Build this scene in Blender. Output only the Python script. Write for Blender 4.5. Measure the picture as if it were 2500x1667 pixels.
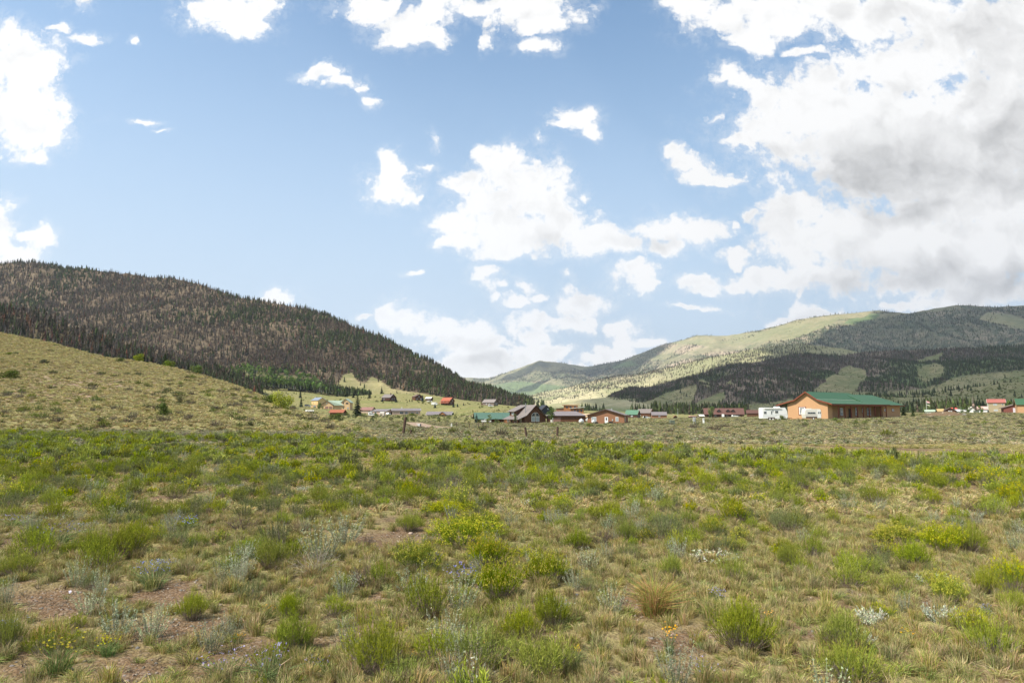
import bpy, math, random
import numpy as np
from math import radians, sin, cos, tan, atan, pi
random.seed(7)
R0 = np.random.default_rng(11)
for o in list(bpy.data.objects):
    bpy.data.objects.remove(o)
SC = bpy.context.scene
COL = SC.collection

# ------------------------------------------------------------------ camera
F = 1667.0            # focal length in pixels of the 2500 px wide photograph (24 mm)
HOR = 1005.0          # row of the horizon in the photograph
EYE = 1.65
TH = atan((HOR - 833.5) / F)
cam = bpy.data.objects.new('camera', bpy.data.cameras.new('camera'))
COL.objects.link(cam)
cam.data.sensor_width = 36.0
cam.data.lens = 36.0 * F / 2500.0
cam.data.clip_start = 0.1
cam.data.clip_end = 60000
cam.location = (0, 0, EYE)
cam.rotation_euler = (pi / 2 + TH, 0, 0)
SC.camera = cam

SUN_EL, SUN_AZ = radians(50), radians(-120)     # azimuth from +Y towards +X: behind the camera on the left
SDIR = (cos(SUN_EL) * sin(SUN_AZ), cos(SUN_EL) * cos(SUN_AZ), sin(SUN_EL))
SC.view_settings.view_transform = 'Standard'
SC.view_settings.look = 'None'
SC.view_settings.gamma = 1.0
SC.view_settings.use_curve_mapping = False
SC.view_settings.exposure = 1.0
SC.cycles.max_bounces = 6
SC.cycles.transparent_max_bounces = 12
SC.cycles.volume_bounces = 0

def P(u, v, D):
    """World point seen at photo pixel (u, v) at depth D along +Y."""
    cx, cz = (u - 1250.0) / F, (833.5 - v) / F
    dy, dz = cos(TH) - cz * sin(TH), sin(TH) + cz * cos(TH)
    return np.array([cx * D / dy, D, EYE + dz * D / dy])

def proj(x, y, z):
    z = z - EYE
    f = y * cos(TH) + z * sin(TH)
    f = np.where(f < 0.05, 0.05, f)
    return 1250 + F * x / f, 833.5 - F * (z * cos(TH) - y * sin(TH)) / f

# ------------------------------------------------------------------ node helper
class NT:
    def __init__(s, tree): s.t = tree; tree.nodes.clear()
    def n(s, typ, **kw):
        nd = s.t.nodes.new(typ)
        for k, v in kw.items(): setattr(nd, k, v)
        return nd
    def put(s, sock, v):
        if hasattr(v, 'default_value') or isinstance(v, bpy.types.NodeSocket): s.t.links.new(v, sock)
        elif v is not None: sock.default_value = v
    def m(s, op, a=None, b=None, c=None, clamp=False):
        nd = s.n('ShaderNodeMath', operation=op, use_clamp=clamp)
        for i, v in enumerate((a, b, c)): s.put(nd.inputs[i], v)
        return nd.outputs[0]
    def vm(s, op, a=None, b=None, c=None, out=0):
        nd = s.n('ShaderNodeVectorMath', operation=op)
        for i, v in enumerate((a, b, c)):
            if v is not None: s.put(nd.inputs[i], v)
        return nd.outputs[out]
    def sep(s, v):
        nd = s.n('ShaderNodeSeparateXYZ'); s.put(nd.inputs[0], v); return nd.outputs
    def comb(s, x, y, z):
        nd = s.n('ShaderNodeCombineXYZ')
        for i, v in enumerate((x, y, z)): s.put(nd.inputs[i], v)
        return nd.outputs[0]
    def noise(s, vec, scale, detail=6, rough=.55, dist=0.0, out='Fac'):
        nd = s.n('ShaderNodeTexNoise')
        s.put(nd.inputs['Vector'], vec); nd.inputs['Scale'].default_value = scale
        nd.inputs['Detail'].default_value = detail; nd.inputs['Roughness'].default_value = rough
        nd.inputs['Distortion'].default_value = dist
        return nd.outputs[out]
    def ss(s, x, a, b, lo=0.0, hi=1.0):
        nd = s.n('ShaderNodeMapRange', interpolation_type='SMOOTHSTEP')
        s.put(nd.inputs['Value'], x)
        for k, v in (('From Min', a), ('From Max', b), ('To Min', lo), ('To Max', hi)): nd.inputs[k].default_value = v
        return nd.outputs[0]
    def mix(s, f, a, b, mode='MIX'):
        nd = s.n('ShaderNodeMix', data_type='RGBA', blend_type=mode)
        s.put(nd.inputs[0], f)
        for i, v in ((6, a), (7, b)):
            if isinstance(v, (tuple, list)): v = tuple(v) + (1,) * (4 - len(v))
            s.put(nd.inputs[i], v)
        return nd.outputs[2]

# ------------------------------------------------------------------ sky with its clouds
world = bpy.data.worlds.new('World')
SC.world = world
world.use_nodes = True
W = NT(world.node_tree)
sky = W.n('ShaderNodeTexSky', sky_type='NISHITA', sun_disc=False)
sky.sun_elevation = SUN_EL
sky.sun_rotation = SUN_AZ % (2 * pi)
sky.altitude = 2600
sky.air_density = 1.0
sky.dust_density = 2.0
sky.ozone_density = 1.0
gen = W.n('ShaderNodeTexCoord').outputs['Generated']
dx, dy, dz = W.sep(gen)
# thin high haze pales the blue towards the horizon
SKYCOL = W.mix(W.ss(dz, .62, .03), W.vm('MULTIPLY', sky.outputs[0], (.98, 1.09, 1.0)), (2.22, 2.74, 3.30))
ydiv = W.m('MAXIMUM', dy, 0.03)
X = W.m('DIVIDE', dx, ydiv)
Z = W.m('DIVIDE', dz, ydiv)
p = W.comb(X, Z, 0.0)
BLOBS = [  # photo px: centre u, v, half width, half height
 (20,150,85,70),(95,165,70,60),(60,215,80,70),(130,235,50,45),(30,270,100,75),(90,300,80,52),(10,85,50,42),(75,385,34,22),(70,370,22,14),
 (0,590,40,72),(40,635,55,40),(82,570,30,20),(100,590,24,20),(5,545,26,35),
 (545,25,85,40),(630,25,60,50),(590,45,70,36),(490,20,40,22),(205,10,26,14),(215,92,38,14),(150,72,20,8),(322,108,16,8),(352,305,20,6),(385,325,14,4),
 (910,20,80,34),(985,60,75,48),(1010,85,55,45),(960,95,40,30),(1060,20,60,40),(1060,80,30,22),(1180,15,110,28),(1290,20,110,52),(1330,50,60,35),(1310,118,42,20),(1350,125,22,16),(1170,60,22,18),(1190,90,16,26),
 (790,180,42,20),(840,208,34,14),(880,225,24,12),(912,264,16,11),
 (1057,336,16,16),(945,395,24,30),(965,430,48,36),(955,465,62,42),(1005,475,26,24),(1027,403,22,9),
 (1412,300,46,26),(1440,320,28,22),(1390,318,32,14),(1318,344,14,12),(1432,472,14,10),
 (1190,390,30,26),(1255,405,66,38),(1260,440,90,60),(1235,490,120,60),(1310,490,90,60),(1120,440,45,24),(1115,540,50,34),(1210,560,90,42),(1310,570,110,38),(1370,545,80,48),(1240,600,90,22),(1130,575,42,22),(1085,590,18,9),(1440,570,70,36),(1480,590,90,32),(1600,560,110,32),(1690,572,80,30),(1640,595,90,20),(1460,530,22,20),
 (1640,370,28,24),(1680,395,40,24),(1720,425,45,20),(1775,430,34,11),(1735,438,50,14),
 (1535,650,34,20),(1560,680,48,36),(1590,700,30,22),(1505,672,22,24),(1700,692,42,20),(1715,712,30,12),
 (1190,665,22,22),(1195,700,20,18),(1225,706,14,10),(1275,700,18,14),(1255,738,34,16),(1200,736,14,9),(1310,725,26,11),(1395,705,24,18),(1420,735,62,22),(1390,755,50,22),(1300,780,40,22),(1380,790,52,24),(1260,800,22,20),(1310,825,28,24),(1430,790,32,20),(1390,660,14,14),
 (955,765,36,36),(1000,790,60,32),(1080,815,80,30),(1150,810,60,30),(1190,835,42,24),(1120,845,110,26),(1110,885,60,26),(1190,880,90,30),(1280,880,60,34),(1330,865,60,28),(1200,910,90,24),(1230,930,60,18),(900,775,30,10),(1150,930,60,14),
 (1520,800,34,22),(1530,840,40,32),(1490,868,60,26),(1440,880,50,16),(1590,845,40,14),(1370,905,90,18),(1480,890,90,16),
 (655,715,30,14),(690,725,36,18),(635,722,20,12),(1010,660,22,6),(1700,755,60,6),
 (1960,755,36,30),(1990,770,40,24),(1930,785,50,14),(2045,755,22,14),(2190,752,36,10),(2280,742,40,14),(2350,745,60,10),
 (1690,10,70,34),(1780,40,100,52),(1890,45,140,60),(1840,100,60,45),(2020,30,190,42),(2180,20,160,45),(2350,60,190,120),(2480,120,150,200),
 (2120,70,70,25),(1960,130,50,12),(1790,205,60,14),(1770,190,26,22),(1840,210,40,18),(1865,240,45,34),(1880,185,16,20),
 (2000,200,60,44),(2080,165,50,45),(2200,170,150,90),(1830,340,40,26),(1910,300,90,50),(1950,350,110,50),(1960,250,80,46),(2100,300,200,110),(2300,330,260,160),(2050,400,90,40),(2150,440,130,90),(2300,500,200,80),(2060,440,40,26),
 (2330,620,330,130),(2420,480,220,150),(2130,570,200,80),(2250,420,230,130),(2120,330,260,150),(2440,300,200,200),
 (1752,290,22,12),(1970,500,50,36),(1910,530,60,38),(1950,590,90,60),(1890,560,40,50),(2050,580,120,60),(2200,620,200,62),(2400,600,200,80),(1840,525,28,14),(1790,548,10,8),(1795,625,40,16),(1850,685,70,22),(1790,690,38,13),(1930,680,60,24),(2050,670,110,36),(2250,690,160,30),(2420,710,160,34),(1810,645,30,14),(1965,712,12,12),
]
wn = W.n('ShaderNodeTexNoise'); W.put(wn.inputs['Vector'], p)
wn.inputs['Scale'].default_value = 13; wn.inputs['Detail'].default_value = 4; wn.inputs['Roughness'].default_value = .55
warp = W.vm('MULTIPLY', W.vm('SUBTRACT', wn.outputs['Color'], (.5, .5, .5)), (.085, .06, 0))
pw = W.vm('ADD', p, warp)
f1 = W.noise(pw, 21, 9, .62)
f2 = W.noise(W.vm('ADD', pw, (3.1, 1.7, 0)), 7, 7, .6)
f3 = W.noise(W.vm('ADD', pw, (-.014, .022, 0)), 10, 5, .55)
f4 = W.noise(pw, 10, 5, .55)
rel = W.m('MULTIPLY', W.m('SUBTRACT', f4, f3), 1.7)
f5 = W.noise(W.vm('ADD', p, (1.3, 0, 0)), 62, 6, .68)
ero = W.m('ADD', W.m('MULTIPLY', W.m('SUBTRACT', f1, .5), 2.4), W.m('MULTIPLY', W.m('SUBTRACT', f2, .5), .9))
ero = W.m('ADD', ero, W.m('MULTIPLY', W.m('SUBTRACT', f5, .5), 1.5))
GREY = [(2180,430,230,120,.6),(2240,505,220,60,.5),(2470,330,120,150,.5),(2400,420,180,80,.45),(2080,690,150,34,.5),(2250,660,190,56,.42),(2450,690,180,55,.5),(2420,110,150,170,.3),(2150,40,230,50,.2),
        (1290,530,120,30,.22),(1100,850,100,24,.35),(1180,885,100,20,.4),(1230,905,90,24,.25),(1560,590,100,18,.2),(1900,370,110,30,.15),(1330,590,90,18,.2),(1350,770,60,16,.15),(60,290,60,22,.1),(1110,905,80,16,.2)]
def ell(u, v, a, b):
    q = P(u, v, 1.0); ia, ib = F / a, F / b
    return W.vm('LENGTH', W.vm('MULTIPLY_ADD', pw, (ia, ib, 0), (-q[0] * ia, -(q[2] - EYE) * ib, 0)), out=1)
LIT, DRK = 4.15, 1.75
SKYS = .13
edge_fade = W.ss(dz, -.02, .0)
def bgnode(col):
    b_ = W.n('ShaderNodeBackground'); W.put(b_.inputs[0], col); b_.inputs[1].default_value = SKYS
    return b_.outputs[0]
def region(u0, u1):
    """Sky of one strip of the view: only the clouds that reach into it."""
    acc = None
    for (u, v, a, b) in BLOBS:
        if u + 2 * a + 120 < u0 or u - 2 * a - 120 > u1: continue
        if a < 27 and b < 27: d = W.m('ADD', ell(u, v, a * 1.9, b * 1.8), .50)      # small scraps are thin and frayed
        else: d = ell(u, v, a / .93, b / .93)
        acc = d if acc is None else W.m('SMOOTH_MIN', acc, d, .22)
    e = W.m('ADD', acc, ero)
    veil = W.m('MULTIPLY', W.ss(e, 2.0, 1.0, 0, .30), W.ss(f5, .42, .62))
    al = W.m('MULTIPLY', W.m('MAXIMUM', W.ss(e, 1.28, .68), veil), edge_fade)
    ga = None
    for (u, v, a, b, s_) in GREY:
        if u + 1.8 * a < u0 - 80 or u - 1.8 * a > u1 + 80: continue
        g = W.ss(ell(u, v, a, b), 1.75, .0, 0, s_ * 1.1)
        ga = g if ga is None else W.m('MAXIMUM', ga, g)
    if ga is None: ga = 0.0
    shade = W.m('SUBTRACT', 1.1, W.m('MULTIPLY', ga, W.ss(f2, .25, .7, .84, 1.12)))
    shade = W.m('ADD', shade, rel)
    shade = W.m('ADD', shade, W.ss(e, .2, 1.2, -.04, .1))
    k = W.m('MULTIPLY_ADD', shade, LIT - DRK, DRK)
    k = W.m('MINIMUM', W.m('MAXIMUM', k, DRK), LIT * 1.02)
    return bgnode(W.mix(al, SKYCOL, W.vm('MULTIPLY', W.comb(k, k, k), (1.0, .995, .985))))
def mixsh(f, a, b):
    m_ = W.n('ShaderNodeMixShader'); W.put(m_.inputs[0], f); W.put(m_.inputs[1], a); W.put(m_.inputs[2], b)
    return m_.outputs[0]
# clouds beyond the view, on a flat layer
qd = W.m('ADD', W.m('MAXIMUM', dz, 0.0), .12)
q2 = W.comb(W.m('DIVIDE', dx, qd), W.m('DIVIDE', dy, qd), 0.0)
g1 = W.noise(q2, 1.3, 7, .6)
kout = W.ss(g1, .56, .8, LIT, LIT * .62)
out_col = W.mix(W.m('MULTIPLY', W.ss(g1, .5, .62), edge_fade), SKYCOL, W.vm('MULTIPLY', W.comb(kout, kout, kout), (1.0, .995, .985)))
outside = W.m('MAXIMUM', W.m('DIVIDE', W.m('ABSOLUTE', X), .86), W.m('DIVIDE', Z, .72))
om = W.m('MAXIMUM', W.ss(outside, .95, 1.25), W.ss(dy, .25, .1))
strips = [region(-300, 760), region(760, 1500), region(1500, 2800)]
x1, x2 = (760 - 1250) / F, (1500 - 1250) / F
inner = mixsh(W.m('GREATER_THAN', X, x2), mixsh(W.m('GREATER_THAN', X, x1), strips[0], strips[1]), strips[2])
allsky = mixsh(om, inner, bgnode(out_col))
wo = W.n('ShaderNodeOutputWorld'); W.put(wo.inputs[0], allsky)
world.cycles.sampling_method = 'MANUAL'
world.cycles.sample_map_resolution = 512

sun = bpy.data.objects.new('sun', bpy.data.lights.new('sun', 'SUN'))
COL.objects.link(sun)
sun.data.energy = 5.0
sun.data.angle = radians(0.55)
sun.data.color = (1.0, .93, .81)
from mathutils import Vector, Matrix
sun.rotation_euler = Vector(SDIR).to_track_quat('Z', 'Y').to_euler()

# ------------------------------------------------------------------ object helpers
def tag(o, label=None, cat=None, group=None, kind=None):
    if label: o['label'] = label
    if cat: o['category'] = cat
    if group: o['group'] = group
    if kind: o['kind'] = kind
    return o

def link(name, data, parent=None, loc=None, rz=0.0, scale=None, hidden=False):
    o = bpy.data.objects.new(name, data)
    if not hidden: COL.objects.link(o)
    if parent is not None: o.parent = parent
    if loc is not None: o.location = [float(c) for c in loc]
    if rz: o.rotation_euler = (0, 0, rz)
    if scale is not None: o.scale = (scale,) * 3 if not hasattr(scale, '__len__') else scale
    return o

def mesh_np(name, V, Fc, mat=None, col=None, smooth=False):
    """V (n,3); Fc list of arrays (k, m) of equal-size faces; col per-face RGB list matching."""
    me = bpy.data.meshes.new(name)
    V = np.asarray(V, dtype=np.float32)
    if not isinstance(Fc, list): Fc = [Fc]
    Fc = [np.asarray(f, dtype=np.int32) for f in Fc if len(f)]
    tot = sum(f.size for f in Fc); npoly = sum(len(f) for f in Fc)
    me.vertices.add(len(V)); me.vertices.foreach_set('co', V.ravel())
    me.loops.add(tot); me.loops.foreach_set('vertex_index', np.concatenate([f.ravel() for f in Fc]))
    me.polygons.add(npoly)
    sizes = np.concatenate([np.full(len(f), f.shape[1], dtype=np.int32) for f in Fc])
    starts = np.concatenate([[0], np.cumsum(sizes)[:-1]]).astype(np.int32)
    me.polygons.foreach_set('loop_start', starts)
    me.polygons.foreach_set('loop_total', sizes)
    me.update(calc_edges=True)
    if smooth: me.polygons.foreach_set('use_smooth', np.ones(npoly, dtype=bool))
    if col is not None:
        C = np.concatenate([np.asarray(c, dtype=np.float32).reshape(-1, 3) for c in (col if isinstance(col, list) else [col])])
        C4 = np.concatenate([C, np.ones((len(C), 1), np.float32)], 1)
        if len(C) == len(V) and len(C) != npoly:
            at = me.color_attributes.new('Col', 'FLOAT_COLOR', 'POINT'); at.data.foreach_set('color', C4.ravel())
        else:
            at = me.color_attributes.new('Col', 'FLOAT_COLOR', 'CORNER'); at.data.foreach_set('color', np.repeat(C4, sizes, axis=0).ravel())
    if mat is not None: me.materials.append(mat)
    return me

def vnoise(x, y, seed=0):
    xi, yi = np.floor(x), np.floor(y)
    fx, fy = x - xi, y - yi
    fx, fy = fx * fx * (3 - 2 * fx), fy * fy * (3 - 2 * fy)
    def h(a, b):
        n = np.sin(a * 127.1 + b * 311.7 + seed * 74.7) * 43758.5453
        return n - np.floor(n)
    return (h(xi, yi) * (1 - fx) + h(xi + 1, yi) * fx) * (1 - fy) + (h(xi, yi + 1) * (1 - fx) + h(xi + 1, yi + 1) * fx) * fy
def fbm(x, y, oct=5, seed=0, ridged=False, gain=.5):
    s = 0; a = 1; t = 0
    for i in range(oct):
        n = vnoise(x * 2**i + 17.3 * i, y * 2**i - 9.1 * i, seed + i)
        if ridged: n = 1 - abs(2 * n - 1)
        s = s + a * n; t += a; a *= gain
    return s / t
def inpoly(u, v, poly):
    u = np.asarray(u, float); v = np.asarray(v, float)
    r = np.zeros(u.shape, bool); n = len(poly)
    for i in range(n):
        x1, y1 = poly[i]; x2, y2 = poly[(i + 1) % n]
        if y1 == y2: continue
        c = ((y1 > v) != (y2 > v)) & (u < (x2 - x1) * (v - y1) / (y2 - y1) + x1)
        r ^= c
    return r

# ------------------------------------------------------------------ materials
def material(name, build):
    m = bpy.data.materials.new(name); m.use_nodes = True
    t = NT(m.node_tree); out = t.n('ShaderNodeOutputMaterial')
    sh, disp = build(t)
    t.put(out.inputs[0], sh)
    return m
def pbsdf(t, col, rough=.8, nrm=None, spec=.25, metal=0.0):
    b = t.n('ShaderNodeBsdfPrincipled')
    if isinstance(col, (tuple, list)): col = tuple(col[:3]) + (1,)
    t.put(b.inputs['Base Color'], col); t.put(b.inputs['Roughness'], rough)
    b.inputs['Specular IOR Level'].default_value = spec
    b.inputs['Metallic'].default_value = metal
    if nrm is not None: t.put(b.inputs['Normal'], nrm)
    return b.outputs[0]
def bump(t, h, strength=.5, dist=.05):
    b = t.n('ShaderNodeBump'); b.inputs['Strength'].default_value = strength; b.inputs['Distance'].default_value = dist
    t.put(b.inputs['Height'], h); return b.outputs[0]
_mats = {}
def paint(name, col, rough=.7, var=.18, scale=6.0, spec=.25, metal=0.0, streak=None):
    """A painted, plastered, metal or wooden surface with uneven wear."""
    if name in _mats: return _mats[name]
    def b(t):
        co = t.n('ShaderNodeTexCoord').outputs['Object']
        n = t.noise(co, scale, 6, .6)
        n2 = t.noise(co, scale * .13, 4, .5)
        if streak == 'v': n = t.noise(t.vm('MULTIPLY', co, (1, 1, .08)), scale * 2, 5, .6)
        if streak == 'h': n = t.noise(t.vm('MULTIPLY', co, (.08, .08, 1)), scale * 2, 5, .6)
        k = t.m('ADD', t.m('MULTIPLY', t.m('SUBTRACT', n, .5), var * 2.2), t.m('MULTIPLY', t.m('SUBTRACT', n2, .5), var * 1.6))
        c = t.vm('SCALE', tuple(col)); sc = c.node; t.put(sc.inputs[3], t.m('ADD', k, 1.0))
        return pbsdf(t, c, rough, bump(t, n, .25, .03), spec, metal), None
    _mats[name] = material(name, b)
    return _mats[name]
def veg_mat(name='vegetation', hue=.03, val=.5, trans=.3):
    def b(t):
        a = t.n('ShaderNodeAttribute', attribute_name='Col')
        r = t.n('ShaderNodeObjectInfo').outputs['Random']
        hs = t.n('ShaderNodeHueSaturation')
        t.put(hs.inputs['Color'], a.outputs['Color'])
        t.put(hs.inputs['Hue'], t.m('ADD', .5 - hue / 2, t.m('MULTIPLY', r, hue)))
        r2 = t.m('FRACT', t.m('MULTIPLY', r, 37.7))
        t.put(hs.inputs['Value'], t.m('ADD', 1 - val / 2, t.m('MULTIPLY', r2, val)))
        t.put(hs.inputs['Saturation'], t.m('ADD', .88, t.m('MULTIPLY', t.m('FRACT', t.m('MULTIPLY', r, 91.3)), .24)))
        d = t.n('ShaderNodeBsdfDiffuse'); t.put(d.inputs[0], hs.outputs[0])
        tr = t.n('ShaderNodeBsdfTranslucent'); t.put(tr.inputs[0], hs.outputs[0])
        mx = t.n('ShaderNodeMixShader'); mx.inputs[0].default_value = trans
        t.put(mx.inputs[1], d.outputs[0]); t.put(mx.inputs[2], tr.outputs[0])
        return mx.outputs[0], None
    return material(name, b)
VEG = veg_mat(trans=.22)
TREEMAT = veg_mat('tree_foliage', .03, .5, .12)
# ================================================================== TERRAIN
# ---- valley floor: one height function fitted through surveyed points (u, v, distance)
CTRL = [(u, None, 40) for u in range(-700, 3300, 400)] + [(u, None, 70) for u in range(-700, 3300, 400)]
GP = []
for (u, _, D) in CTRL: GP.append(((u - 1250) / F / cos(TH) * D, D, 0.0))
SURV = [(1060,1047,85),(1500,1042,115),(1640,1036,110),(1700,1035,110),(1760,1030,120),(1900,1026,140),(2017,1023,150),(2205,1018,170),(2400,1016,160),(2600,1016,160),
 (2300,1011,220),(2430,1007.5,400),(2475,1008,300),(2330,1008,450),(2600,1007,400),(2400,1004,900),(2000,1004,900),(1700,1009,900),(2500,1003,1800),(2000,1003.5,1800),(1600,1003.5,1800),(1400,1003.5,1800),
 (1485,1034,214),(1400,1036,180),(1285,1034,300),(1205,1032,330),(1380,1031,300),(1345,1031,290),(1390,1007,450),(1432,1027,330),(1450,1010,520),(1540,1021,500),(1572,1017,560),(1610,1021,520),(1765,1018,600),(1840,1017,500),
 (1070,1018,540),(990,1012,470),(925,1013,470),(872,1015,360),(820,1014,415),(815,998,530),(768,988,600),(746,1010,400),(946,978,650),(1025,978,680),(1045,978,690),(1086,988,620),(1195,990,640),(1150,1000,560),
 (640,950,880),(700,952,900),(760,958,890),(820,968,880),(880,966,880),(962,960,900),(1066,968,880),(1166,982,900),(1260,996,950),(1320,1003,1100),
 (900,1030,200),(760,1036,230),(1000,1030,230),(1100,1034,200),(1250,1040,160),(640,1000,420),(500,985,500),(400,960,600),(200,940,600),(0,930,600),(-300,900,600),(0,900,900),(300,930,900),(500,945,900),(1300,1003,1400),(-300,1040,200),(0,1040,200),(300,1040,200),(500,1036,250),
 (2900,1016,160),(3300,1016,160),(3000,1004,900),(3000,1003,1800),(-700,900,700),(1640,1010,700),
]
for (u, v, D) in SURV:
    q = P(u, v, D); GP.append((q[0], q[1], q[2]))
GP = np.array(GP)
def gq(x, y):
    yy = np.maximum(y, 3.0)
    return np.stack([x / yy * 1.9, np.log(yy) * .9], -1)
_Q = gq(GP[:, 0], GP[:, 1])
_zs = (GP[:, 2]) / GP[:, 1]                      # slope angle seen from the origin: a well scaled quantity
_D = np.sqrt(((_Q[:, None] - _Q[None]) ** 2).sum(-1) + .0025)
_A = np.block([[_D + np.eye(len(_Q)) * -.004, np.ones((len(_Q), 1))], [np.ones((1, len(_Q))), np.zeros((1, 1))]])
_wt = np.linalg.solve(_A, np.append(_zs, 0))
def gz(x, y):
    """Height of the valley floor."""
    x = np.asarray(x, float); y = np.asarray(y, float)
    sh = np.broadcast(x, y).shape
    X_, Y_ = np.broadcast_to(x, sh).ravel(), np.broadcast_to(y, sh).ravel()
    out = np.zeros(len(X_))
    for i in range(0, len(X_), 40000):
        q = gq(X_[i:i+40000], Y_[i:i+40000])
        d = np.sqrt(((q[:, None] - _Q[None]) ** 2).sum(-1) + .0025)
        out[i:i+40000] = (d @ _wt[:-1] + _wt[-1]) * np.maximum(Y_[i:i+40000], 0)
    k = np.clip((Y_ - 36) / 30, 0, 1)
    base = out * k
    near = (fbm(X_ * .35 + 40, Y_ * .35 + 40, 4, 5) - .5) * .16 * np.clip((40 - Y_) / 20, 0, 1)
    far = (fbm(X_ * .02 + 90, Y_ * .02 + 90, 4, 6) - .5) * np.clip((Y_ - 300) / 600, 0, 1) * 3.0
    return (base + near + far).reshape(sh)
def G(x, y): return float(gz(np.array([x]), np.array([y]))[0])

def grid_faces(nu, nv):
    i = np.arange((nu - 1) * (nv - 1)); a = (i // (nv - 1)) * nv + i % (nv - 1)
    return np.stack([a, a + nv, a + nv + 1, a + 1], 1)

SOIL = [(970,1300,110,38),(910,1330,60,22),(120,1470,200,60),(40,1330,60,30),(420,1540,140,50),(430,1450,100,40),(560,1640,120,30),(300,1640,120,36),(1640,1570,100,60),(1560,1480,60,30),(2050,1450,60,16),
        (2170,1345,80,12),(2420,1420,60,14),(860,1560,70,40),(1700,1640,120,30),(640,1600,60,30),(1120,1440,80,16),(60,1640,100,30),(2000,1550,60,20),(1350,1580,30,16),(2250,1480,50,16)]
def soilmask(u, v):
    m = np.zeros(np.shape(u))
    for (a, b, c, d) in SOIL:
        r = np.sqrt(((u - a) / c) ** 2 + ((v - b) / d) ** 2)
        m = np.maximum(m, np.clip(1.35 - r, 0, 1))
    return m
def strip_y(x, y):
    """Bare reddish track at the far edge of the green scrub, right of the centre."""
    a = x / np.maximum(y, 1)
    yc = 1.65 / np.clip((np.interp(a, [.30, .45, .6, .76, 1.2], [1083, 1091, 1098, 1108, 1128]) - HOR) / F, .01, 1)
    return np.exp(-((y - yc) / 1.3) ** 2) * np.clip((a - .33) / .15, 0, 1)
def green_edge(a):
    return 1.65 * F / (np.interp(a, [-1.2, -.75, -.4, -.21, 0, .27, .39, .75, 1.2], [1058, 1058, 1062, 1072, 1088, 1094, 1105, 1124, 1145]) - HOR)

def ground_material():
    def b(t):
        a = t.n('ShaderNodeAttribute', attribute_name='Col').outputs['Color']
        sp = t.n('ShaderNodeSeparateColor'); t.put(sp.inputs[0], a)
        soil, road, green = sp.outputs
        co = t.n('ShaderNodeNewGeometry').outputs['Position']
        n1 = t.noise(co, 1.3, 8, .65); n2 = t.noise(co, 14, 6, .65); n3 = t.noise(co, 70, 3, .6); n4 = t.noise(co, .035, 6, .6); n5 = t.noise(co, .25, 7, .7)
        vor = t.n('ShaderNodeTexVoronoi'); t.put(vor.inputs['Vector'], co); vor.inputs['Scale'].default_value = 42
        dirt = t.mix(t.ss(n2, .3, .7), (.092, .057, .032), (.178, .116, .066))
        dirt = t.mix(t.m('MULTIPLY', t.ss(t.sep(vor.outputs['Color'])[0], .62, .9), .6), dirt, (.235, .18, .13))
        litter = t.mix(t.ss(n2, .3, .7), (.15, .125, .05), (.29, .25, .115))
        grass = t.mix(t.ss(n5, .3, .75), (.15, .145, .05), (.27, .235, .11))
        grass = t.mix(t.ss(n4, .4, .65, 0, .6), grass, (.13, .15, .045))
        base = t.mix(t.ss(n1, .42, .62), litter, dirt)
        base = t.mix(green, base, grass)
        base = t.mix(soil, base, dirt)
        base = t.mix(road, base, t.mix(t.ss(n1, .3, .7), (.33, .25, .19), (.24, .17, .125)))
        h = t.m('ADD', t.m('MULTIPLY', n2, .6), t.m('MULTIPLY', vor.outputs['Distance'], -.5))
        return pbsdf(t, base, .95, bump(t, h, .8, .04), .1), None
    return material('prairie_ground', b)
ROAD_PTS = [(1008,1030,210),(1020,1036,175),(1038,1041,140),(1062,1044,118),(1090,1047,98),(1122,1050,84),(1160,1051,78)]
ROAD2 = [(1100,1019,480),(1140,1019.5,450),(1180,1021,420),(1215,1025,380)]
def seg_dist(x, y, pts):
    d = np.full(np.shape(x), 1e9)
    for (x1, y1), (x2, y2) in zip(pts[:-1], pts[1:]):
        t = np.clip(((x - x1) * (x2 - x1) + (y - y1) * (y2 - y1)) / ((x2 - x1) ** 2 + (y2 - y1) ** 2), 0, 1)
        d = np.minimum(d, np.hypot(x - x1 - t * (x2 - x1), y - y1 - t * (y2 - y1)))
    return d
RD1 = [tuple(P(*q)[:2]) for q in ROAD_PTS]; RD2 = [tuple(P(*q)[:2]) for q in ROAD2]
def roadmask(x, y):
    return np.maximum(np.clip((2.9 - seg_dist(x, y, RD1)) / .8, 0, 1), np.clip((5 - seg_dist(x, y, RD2)) / 2, 0, 1))

GROUND_MAT = ground_material()
avals = np.concatenate([np.linspace(-1.4, -1.0, 10), np.linspace(-.99, .99, 430), np.linspace(1.0, 1.4, 10)])
yvals = np.concatenate([np.linspace(1.2, 12, 150), np.exp(np.linspace(np.log(12.1), np.log(11000), 330))])
AA, YY = np.meshgrid(avals, yvals, indexing='ij')
XX = AA * YY
ZZ = gz(XX, YY)
far_drop = np.clip((YY - 1900) / 3000, 0, 1)
ZZ = ZZ * (1 - far_drop) - far_drop * 4
uu, vv = proj(XX, YY, ZZ)
sm = soilmask(uu + (fbm(XX * 2.2, YY * 2.2, 4, 3) - .5) * 160 * (YY < 30), vv + (fbm(XX * 2.2 + 9, YY * 2.2, 4, 4) - .5) * 70 * (YY < 30)) * (YY < 14)
sm = np.maximum(sm, strip_y(XX, YY) * .9)
gm = np.clip((YY - 30) / 40, 0, 1)
colr = np.stack([sm, roadmask(XX, YY), gm], -1).reshape(-1, 3)
gme = mesh_np('ground', np.stack([XX, YY, ZZ], -1).reshape(-1, 3), grid_faces(len(avals), len(yvals)), GROUND_MAT, colr, smooth=True)
ground = tag(link('ground', gme), kind='structure')
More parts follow.
